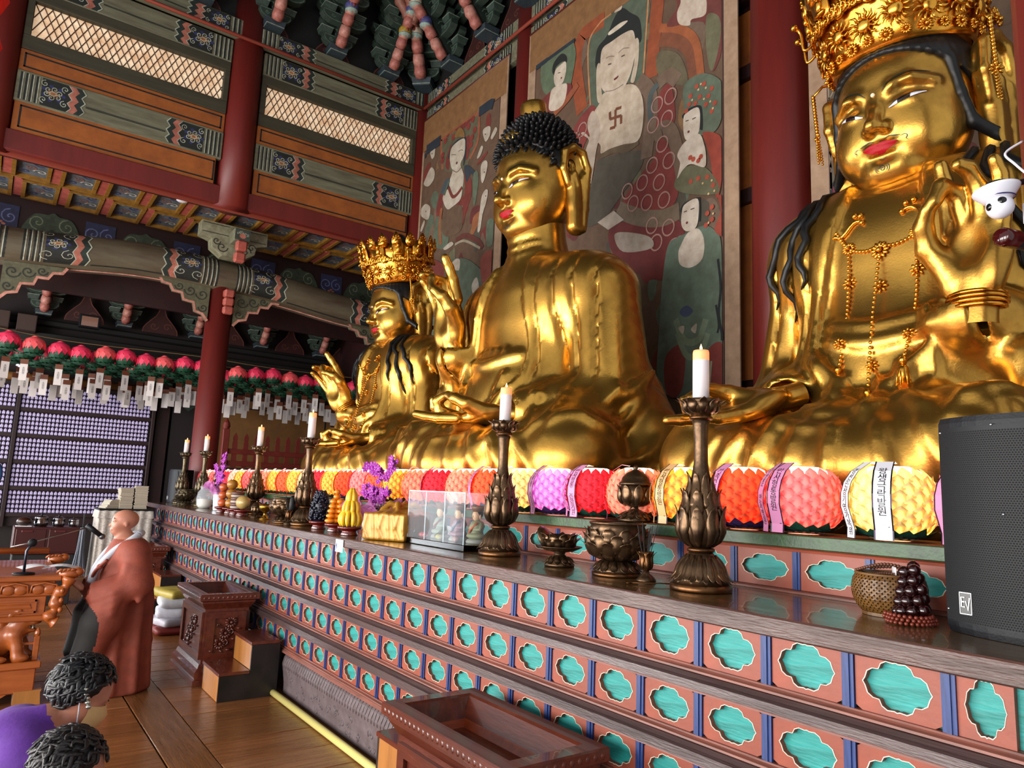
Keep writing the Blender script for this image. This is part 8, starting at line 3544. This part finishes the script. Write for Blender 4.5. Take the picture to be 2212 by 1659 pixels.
# fence at the far end
t = thing('picket_fence', 'orange red wooden picket fence behind the far end of the altar', 'fence', (4.1, 16.4, 0))
FEN = mat('fence_red', (.46, .13, .08), .55, 0, (.34, .09, .06), 6, .5)
pk = [(-.05, 0), (.05, 0), (.05, .55), (.035, .58), (.05, .62), (.045, .68), (0, .76), (-.045, .68), (-.05, .62), (-.035, .58), (-.05, .55)]
b = MB()
b.prism([(p[0], p[1]) for p in pk], -.02, .02, Matrix(((1, 0, 0, 0), (0, 0, -1, 0), (0, 1, 0, 0), (0, 0, 0, 1))))
PK = b.mesh('picket', FEN)
for k in range(14):
    put('picket', PK, t, (.32 + .235 * k, 0, 2.27))
b = MB()
b.bevbox((.1, 0, 2.6), (.14, .14, 1.0), .01)
b.lathe([(.06, 3.1), (.085, 3.16), (.07, 3.24), (.005, 3.34)], 12, (.1, 0, 0))
b.build('end_post', FEN, t)
for z in (2.36, 2.62):
    b = MB()
    b.bevbox((1.9, -.01, z), (3.6, .05, .11), .006)
    b.build('rail', FEN, t)
b = MB()
b.bbox((0, -.1, 0), (3.7, .5, 2.26))
b.build('dais', REDD, t)

# ------------------------------------------------------------------ hanging rows of pink lotus lanterns with name tags
PK1 = mat('silk_pink', (.80, .08, .26), .6, 0, (.90, .25, .38), 30, .5, emit=.06)
PK2 = mat('silk_salmon', (.82, .24, .28), .6, 0, (.90, .38, .38), 30, .5, emit=.06)
GRN = mat('silk_green', (.03, .30, .18), .6, 0, (.02, .18, .12), 20, .5)
TAGW = mat('paper_tag', (.74, .71, .70), .7)
TAGB = mat('tag_head', (.36, .16, .05), .7)


def globe_mesh(m):
    b = MB()
    b.lathe([(.05, .06), (.13, .02), (.165, -.06), (.16, -.13), (.12, -.17)], 20, cap1=False)
    b.lathe([(.02, .085), (.06, .06)], 10)
    for k in range(12):
        a = 2 * PI * k / 12
        M = Matrix.Rotation(a, 4, 'Z')
        b.add([M @ Vector(p) for p in ((.165, -.045, -.08), (.170, -.0, -.03), (.165, .045, -.08), (.172, 0, -.165))], [(0, 1, 2, 3)])
    return b.mesh('pink_petals', m, True)


GMS = [globe_mesh(PK1), globe_mesh(PK2)]
b = MB()
for k in range(14):
    a = 2 * PI * k / 14
    M = Matrix.Rotation(a, 4, 'Z')
    b.add([M @ Vector(p) for p in ((.17, 0, -.10), (.155, .04, -.17), (.11, .03, -.24), (.11, -.03, -.24), (.155, -.04, -.17))], [(0, 1, 2, 3, 4)])
    b.add([M @ Vector(p) for p in ((.10, -.03, -.19), (.20, 0, -.25), (.10, .03, -.23))], [(0, 1, 2)])
b.lathe([(.11, -.17), (.10, -.24), (.03, -.26)], 12)
GLM = b.mesh('green_leaves', GRN)
b = MB()
b.bbox((-.055, -.002, -.64), (.055, .002, -.34))
TGM = b.mesh('name_tag', TAGW)
b = MB()
b.bbox((-.057, -.003, -.37), (.057, .003, -.29))
THM = b.mesh('tag_head', TAGB)
b = MB()
V, Fc = text_mesh('소원성', .045, True)
b.add([(v[0], -.0045, v[2] + v[1] - .48) for v in V], Fc)
TXM = b.mesh('tag_lettering', INK)
n = 0
FR = [.093, .504, .923, 1.277, 1.705, 2.071, 2.448, 2.792, 3.198, 3.549, 4.302, 4.692, 5.079, 5.474, 5.842, 6.215, 6.62, 7.03, 7.36]
for row, (yy, dz) in enumerate(((16.3, 0), (16.75, -.06), (17.15, -.12))):
    for k, x in enumerate(FR):
        xx = x + (.0, -.12, .14)[row]
        lab = ['front row', 'second row', 'back row'][row]
        t = thing('hanging_lotus_lantern', '%s pink hanging lotus lantern, %s from the left in the %s' % ('salmon' if (k * 7 + row) % 3 == 1 else 'bright', ORD[k], lab), 'lantern', (xx, yy, 4.44 + dz + .03 * math.sin(k * 1.7) + (.07 if k == 0 else 0)), rnd.uniform(-.2, .2), 'hanging pink lotus lanterns', 1.16)
        put('pink_petals', GMS[1 if (k * 7 + row) % 3 == 1 else 0], t)
        put('green_leaves', GLM, t)
        for q in range(1 if row == 0 else 2):
            o = put('name_tag', TGM, t, (rnd.uniform(-.12, .12), -.03 - .06 * q, -.02 - .10 * q - rnd.uniform(0, .05)), rnd.uniform(-.3, .3))
            put('tag_head', THM, o)
            if row < 2:
                put('tag_lettering', TXM, o)
    b = MB()
    b.tube(catmull([(-2, yy, 4.82 + dz), (0, yy, 4.62 + dz), (1.2, yy, 4.55 + dz), (3.4, yy, 4.60 + dz), (5, yy, 4.56 + dz), (7.4, yy, 4.60 + dz)], 6), .008, 5)
    tag(b.build('lantern_cord', mat('cord_tan', (.45, .36, .22), .6), smooth=True), 'thin cord carrying the %s of pink lotus lanterns' % ['front row', 'second row', 'back row'][row], 'cord')
# floodlight, boxes, dome camera, red paper lanterns at the left edge
t = thing('floodlight', 'small square floodlight fixed on the dark beam above the lanterns', 'floodlight', (1.43, 17.2, 5.16))
b = MB()
b.bevbox((0, 0, 0), (.38, .12, .28), .01)
b.build('housing', BLK, t)
b = MB()
b.box((0, -.062, 0), (.30, .004, .20))
b.build('glass', mat('flood_glass', (.52, .38, .32), .1), t)
b = MB()
b.tube([(0, .05, 0), (0, .5, .0)], .02, 6)
b.build('arm', BLK, t)
for k, x in enumerate((-.10, .36)):
    t = thing('junction_box', ['left brown junction box on the dark beam', 'right brown junction box on the dark beam'][k], 'box', (x, 17.55, 5.02 - .02 * k))
    b = MB()
    b.bevbox((0, 0, 0), (.34, .3, .34), .01)
    b.build('body', mat('box_brown', (.20, .13, .11), .6), t)
    b = MB()
    b.box((0, -.152, 0), (.30, .004, .30))
    b.build('cover', mat('box_cover', (.23, .16, .135), .6), t)
t = thing('dome_camera', 'small white dome camera fixed above the mustard roll of the rack', 'camera', (.38, 17.5, 4.06))
b = MB()
b.lathe([(.11, .10), (.10, .04), (.06, .03), (.05, -.02), (.07, -.06), (.05, -.11), (.01, -.13)], 18)
b.build('housing', WPL, t, smooth=True)
b = MB()
b.sphere((-.01, -.05, -.07), (.03, .03, .03), 10, 7)
b.build('lens', BLK, t, smooth=True)
RP = mat('red_paper', (.75, .03, .06), .6, 0, (.6, .02, .04), 9, .5, emit=.25)
for k, z in enumerate((4.02, 3.72, 3.42)):
    t = thing('red_paper_lantern', ['top', 'middle', 'lowest'][k] + ' red paper lantern hanging at the upper left frame edge', 'lantern', (-.37, 5.0, z + .72))
    b = MB()
    b.lathe([(.05, -.13), (.12, -.09), (.15, 0), (.12, .09), (.05, .13)], 24, lobes=12, lobe=.06)
    b.build('paper', RP, t, smooth=True)
    b = MB()
    b.lathe([(.05, -.145), (.05, -.13)], 12)
    b.lathe([(.05, .13), (.05, .145)], 12)
    b.build('hoop', DARK, t)
b = MB()
b.tube([(-.37, 5.0, 4.87), (-.37, 5.0, 9)], .006, 4)
tag(b.build('hanging_wire', DARK), 'thin wire holding the red paper lanterns', 'wire')
b = MB()
b.sphere((0, 0, 0), (.11, .11, .05), 14, 8)
tag(b.build('smoke_detector', WPL, smooth=True, loc=(2.32, 13.62, 6.98)), 'small white smoke detector on the coffered ceiling', 'detector')
# ------------------------------------------------------------------ people
SKIN = mat('skin', (.70, .47, .38), .5, 0, (.64, .41, .32), 20, .5, sss=.1)
ROBE = mat('brown_robe', (.54, .235, .155), .75, 0, (.43, .175, .11), 9, .5, .15, 90)
ROBED = mat('inner_robe_shade', (.055, .035, .03), .8)
GREYC = mat('grey_collar', (.68, .69, .73), .75)
VIOL = mat('violet_jacket', (.42, .22, .62), .7, 0, (.34, .16, .52), 9, .5, .1, 60)
HAIRM = mat('hair_black', (.03, .03, .038), .5, 0, (.05, .05, .07), 30, .5, .4, 60)
HAIRB = mat('hair_brown', (.07, .052, .052), .52, 0, (.09, .065, .065), 30, .5, .4, 60)
MASKM = mat('face_mask', (.80, .66, .45), .7)
MASKP = mat('face_mask_pink', (.72, .46, .42), .7)


def small_head(s, c, sc, R):
    """human head on the field: c centre, sc head height, R 3x3 turn (x forward)"""
    R = np.array(R)
    P = lambda x, y, z: tuple(np.array(c) + R @ (np.array((x, y, z)) * sc))
    E_ = lambda p, r, k: s.U(s.ell(P(*p), tuple(np.array(r) * sc), R), k)
    s.U(s.ell(P(-.04, 0, .12), tuple(np.array((.40, .33, .38)) * sc), R), .01)
    E_((.08, 0, -.14), (.29, .26, .34), .06 * sc)
    E_((.24, 0, -.38), (.12, .15, .10), .06 * sc)
    E_((.20, .15, -.12), (.14, .11, .15), .06 * sc)
    E_((.20, -.15, -.12), (.14, .11, .15), .06 * sc)
    s.U(s.chain([P(.33, 0, .03), P(.42, 0, -.12)], [.035 * sc, .055 * sc], .01), .03 * sc)
    E_((.34, 0, -.25), (.07, .10, .025), .03 * sc)
    E_((.33, 0, -.30), (.07, .09, .03), .03 * sc)
    for q in (-1, 1):
        E_((.31, q * .14, .07), (.07, .12, .04), .04 * sc)
        E_((-.02, q * .34, -.06), (.07, .035, .12), .02 * sc)
        s.S(s.ell(P(0.0, q * .38, -.05), tuple(np.array((.03, .03, .05)) * sc), R), .01 * sc)
    return P


def hand_small(s, w, d, n, sc, side):
    """simple hand: wrist w, finger direction d, palm normal n, five separate fingers"""
    w, d, n = np.array(w), np.array(d) / np.linalg.norm(d), np.array(n) / np.linalg.norm(n)
    a = np.cross(d, n) * side
    s.U(s.cap(tuple(w), tuple(w + d * .08 * sc), .028 * sc, .032 * sc), .015)
    for k, (o_, l) in enumerate(((-.030, .075), (-.010, .085), (.010, .08), (.028, .062))):
        b0 = w + d * .085 * sc + a * o_ * sc
        s.U(s.chain([tuple(b0), tuple(b0 + d * l * .55 * sc + n * .006), tuple(b0 + d * l * sc * .95 + n * .02 * sc)], [.0095 * sc, .009 * sc, .0075 * sc], .004), .006)
    b0 = w + d * .03 * sc - a * .028 * sc
    s.U(s.chain([tuple(b0), tuple(b0 - a * .022 * sc + d * .035 * sc), tuple(b0 - a * .02 * sc + d * .07 * sc + n * .015)], [.012, .011, .008], .004), .008)


# monk: standing, facing the lectern (-x)
t = thing('person', 'standing monk in brown robe with white collar speaking into a microphone', 'person', (1.17, 7.80, 0), 0, None, (1.18, 1.12, 1.0))
s = SDF((-.50, -.46, -.02), (.42, .46, 1.74), .0135)
FWD = np.array(((-1., 0, 0), (0, -1, 0), (0, 0, 1)))
# robe body
s.U(s.cap((.02, 0, .02), (.03, 0, .75), .27, .22), 0)
s.U(s.cap((.03, 0, .70), (.04, 0, 1.20), .22, .19, (0, 1.12)), .08)
s.U(s.cap((.06, -.15, 1.27), (.06, .15, 1.27), .105, .105), .10)
s.U(s.cap((.02, 0, 1.28), (-.01, 0, 1.42), .085, .062), .06)
for q in (-1, 1):
    s.U(s.chain([(.07, q * .20, 1.26), (.08, q * .29, .98), (-.16, q * .20, .92)], [.10, .12, .10], .04), .06)
    s.U(s.chain([(-.04, q * .25, .92), (-.12, q * .24, .66), (-.20, q * .20, .34)], [.12, .14, .11], .05), .06)
    s.S(s.cap((-.22, q * .20, .93), (-.40, q * .12, .95), .05), .02)
for k in range(10):
    a = 2 * PI * k / 10 + .2
    x, y = math.cos(a), math.sin(a)
    s.local([np.array((.03 + .22 * x, .22 * y, .95)), np.array((.02 + .25 * x, .25 * y, .45)), np.array((.02 + .28 * x, .28 * y, .04))], .03, .042)
for q in (-1, 1):
    s.local([np.array((.0, q * .30, 1.15)), np.array((-.06, q * .36, .85)), np.array((-.14, q * .30, .5))], .025, .035)
    s.local([np.array((.12, q * .30, 1.1)), np.array((.10, q * .38, .85)), np.array((.0, q * .36, .55))], .025, .035)
    s.local([np.array((.18, q * .18, 1.2)), np.array((.22, q * .2, .9))], .03, .03)
    for j in range(4):
        s.local([np.array((.12 - .05 * j, q * .33, 1.08 - .05 * j)), np.array((-.08, q * .37, .93 - .06 * j)), np.array((-.2, q * .28, .86 - .07 * j))], .022, .028)
s.S(s.box((0, 0, -.1), (1, 1, .10), .0), 0)
HP = small_head(s, (-.015, 0, 1.525), .245, FWD)
for q in (-1, 1):
    hand_small(s, (-.27, q * .10, .945), (-.25, -q * .62, .25), (0, -q * .4, .9), 1.0, q)
V, Q = s.extract(1)
Cn = V[Q].mean(1)
face = (Cn[:, 2] > 1.375) & (np.hypot(Cn[:, 0] + .01, Cn[:, 1]) < .16)
handm = (Cn[:, 0] < -.255) & (Cn[:, 2] > .88) & (Cn[:, 2] < 1.06) & (np.abs(Cn[:, 1]) < .16)
dark = ((Cn[:, 0] + .32) / .17) ** 2 + ((Cn[:, 2] - .58) / .29) ** 2 < 1  # oval of inner robe and sleeve shadow, painted dark into the robe
mi = np.where(face | handm, 1, np.where(dark, 2, 0))
body = put('body', np_mesh('body', V, Q, [ROBE, SKIN, ROBED], True, mi), t)
b = MB()
for q in (-1, 1):
    P = catmull([(.085, q * .085, 1.415), (.03, q * .12, 1.37), (-.08, q * .115, 1.27), (-.165, q * .05, 1.12), (-.20, -q * .0, .98)], 6)
    b.tube(P, [.030] * len(P), 8, flat=1.0)
b.tube(catmull([(.085, -.085, 1.415), (.12, 0, 1.43), (.085, .085, 1.415)], 5), .030, 8)
b.build('white_collar', GREYC, t, smooth=True)
b = MB()
b.tube(catmull([(-.13, -.20, 1.20), (-.185, -.10, 1.10), (-.20, .0, 1.0)], 5), .014, 6)
b.sphere((-.165, -.13, 1.135), .024, 8, 6)
b.build('robe_tie', ROBE, t, smooth=True)
b = MB()
for q in (-1, 1):
    p = Vector(HP(.345, q * .13, .055))
    b.tube([p + Vector((.002, -.016, .002)), p + Vector((-.004, 0, -.001)), p + Vector((.002, .016, .001))], .0022, 5)
    p = Vector(HP(.335, q * .13, .17))
    b.tube([p + Vector((.004, -.018, -.002)), p + Vector((-.001, 0, .003)), p + Vector((.004, .018, -.002))], .0028, 5)
b.build('eyes_and_brows', HAIRM, body, smooth=True)
b = MB()
p = Vector(HP(.395, 0, -.275))
b.tube([p + Vector((.012, -.024, 0)), p, p + Vector((.012, .024, 0))], .003, 5)
b.build('mouth_line', mat('lip_line', (.35, .12, .10), .5), body, smooth=True)
for q in (-1, 1):
    b = MB()
    b.sphere((-.04, q * .10, .03), (.13, .05, .035), 12, 8)
    b.build('shoe', mat('grey_shoe', (.35, .34, .36), .7), t, smooth=True)


def hair_wig(name, P, sc, R, m, parent, seed, bun):
    """curly hair: many thick locks over the skull, one part"""
    rr = random.Random(seed)
    b = MB()
    b.sphere(P(-.11, 0, .15), (.40 * sc, .37 * sc, .40 * sc), 20, 12, Matrix(R.tolist()).to_4x4())
    for k in range(480):
        th, ph = rr.uniform(-PI, PI), rr.uniform(-.75, 1.5)
        x, y, z = math.cos(ph) * math.cos(th), math.cos(ph) * math.sin(th), math.sin(ph)
        if x > .25 and z < .55:
            continue
        if x > .0 and z < -.05:
            continue
        p = np.array((-.09 + .42 * x, .375 * y, .15 + .40 * z))
        tg = np.array((-.5 * (1 if bun else .6), rr.uniform(-.6, .6), -.55 - .4 * rr.random()))
        nn = np.array((x, y, z))
        tg = tg - nn * tg.dot(nn)
        sd = np.cross(nn, tg)
        pts = [P(*(p + tg * f * .30 + nn * (.012 + .018 * math.sin(PI * f)) + sd * .06 * math.sin(f * 5 + k))) for f in np.linspace(0, 1, 9)]
        w_ = .030 * sc
        b.tube(pts, [w_ * q for q in (.5, .9, 1.1, 1.2, 1.2, 1.1, .9, .6, .2)], 6, True, .6, tuple(R @ nn))
    return b.build(name, m, parent, smooth=True)


def woman(label, base, jacket, hm, mk, seed, clip, sc=.235, bun=False, k=1.0):
    t = thing('person', label, 'person', base, 0, None, k)
    s = SDF((-.55, -.36, -.02), (.62, .36, 1.52), .0155)
    # standing with the back bent forward, facing +x
    for q in (-1, 1):
        s.U(s.chain([(-.22, q * .10, .86), (-.18, q * .10, .46), (-.20, q * .10, .05)], [.125, .085, .065], .03), .04)
        s.U(s.ell((-.14, q * .10, .04), (.13, .05, .04)), .02)
    s.U(s.cap((-.24, 0, .86), (.02, 0, 1.08), .18, .17, (1, .85)), .10)
    s.U(s.cap((.07, -.18, 1.13), (.07, .18, 1.13), .11, .11), .10)
    s.U(s.cap((.04, 0, 1.16), (.14, 0, 1.22), .075, .06), .05)
    for q in (-1, 1):
        s.U(s.chain([(.02, q * .20, 1.10), (.06, q * .25, .86), (.26, q * .10, .92)], [.075, .062, .045], .03), .05)
        hand_small(s, (.27, q * .05, .93), (.35, -q * .12, .95), (0, -q, 0), .9, q)
    s.local([np.array((-.1, -.2, 1.0)), np.array((-.2, -.2, .8))], .03, .02)
    s.local([np.array((-.05, .2, 1.05)), np.array((-.15, .2, .8))], .03, .02)
    R = np.array(Matrix.Rotation(math.radians(28), 3, 'Y'))
    P = small_head(s, (.23, 0, 1.30), sc, R)
    V, Q = s.extract(1)
    Cn = V[Q].mean(1)
    face = ((Cn[:, 2] > 1.20 + np.clip((.17 - Cn[:, 0]) * 1.5, 0, 1)) & (Cn[:, 0] > .08)) | ((Cn[:, 0] > .26) & (Cn[:, 2] > .88))
    legs = Cn[:, 2] < .80
    shoe = Cn[:, 2] < .07
    mi = np.where(face, 1, np.where(shoe, 3, np.where(legs, 2, 0)))
    bd = put('body', np_mesh('body', V, Q, [jacket, SKIN, mat('dark_trousers', (.05, .05, .06), .8), mat('sock_grey', (.3, .3, .32), .8)], True, mi), t)
    hair_wig('hair', P, sc, R, hm, t, seed, bun)
    # face mask with ear loop
    b = MB()
    vs, fs = [], []
    n = 9
    for i in range(n):
        a = -1.25 + 2.5 * i / (n - 1)
        for j, (z, k) in enumerate(((.0, .40), (-.13, .52), (-.28, .50), (-.44, .36))):
            r_ = k * (1 - .12 * abs(a) ** 2)
            vs.append(P(.02 + r_ * math.cos(a) * .92, .34 * math.sin(a) * (1 - .15 * (j == 3)), z - .05 * abs(a)))
    for i in range(n - 1):
        for j in range(3):
            fs.append((i * 4 + j, i * 4 + j + 1, i * 4 + j + 5, i * 4 + j + 4))
    b.add(vs, fs)
    ms = b.build('face_mask', mk, t, smooth=True)
    for q in (-1, 1):
        b = MB()
        b.tube([P(.14, q * .335, -.06), P(0, q * .375, .02), P(-.06, q * .375, -.05), P(.0, q * .37, -.16), P(.12, q * .32, -.38)], .0025, 5)
        b.build('ear_loop', GREYC, ms, smooth=True)
    for q in (-1, 1):
        b = MB()
        b.tube([P(.345, q * .07, .075), P(.36, q * .14, .07), P(.33, q * .21, .08)], .003, 5)
        b.build('closed_eye', HAIRM, bd, smooth=True)
    if clip:
        b = MB()
        for k in range(5):
            b.sphere(P(-.10 + .045 * k, -.415, .14 - .05 * k), (.010, .008, .008), 8, 5)
        b.build('hair_clip', mat('silver_clip', (.75, .75, .7), .2, .9), t, smooth=True)
    return t


woman('woman with short black permed hair, pale mask and violet jacket bowing', (.14, 2.84, .0), VIOL, HAIRM, MASKM, 5, True, .222, False, .95)
woman('woman with brown black hair and pinkish mask bowing, nearest the camera', (.075, 2.30, 0), mat('plum_jacket', (.30, .18, .40), .7), HAIRB, MASKP, 9, False, .215, True, .90)
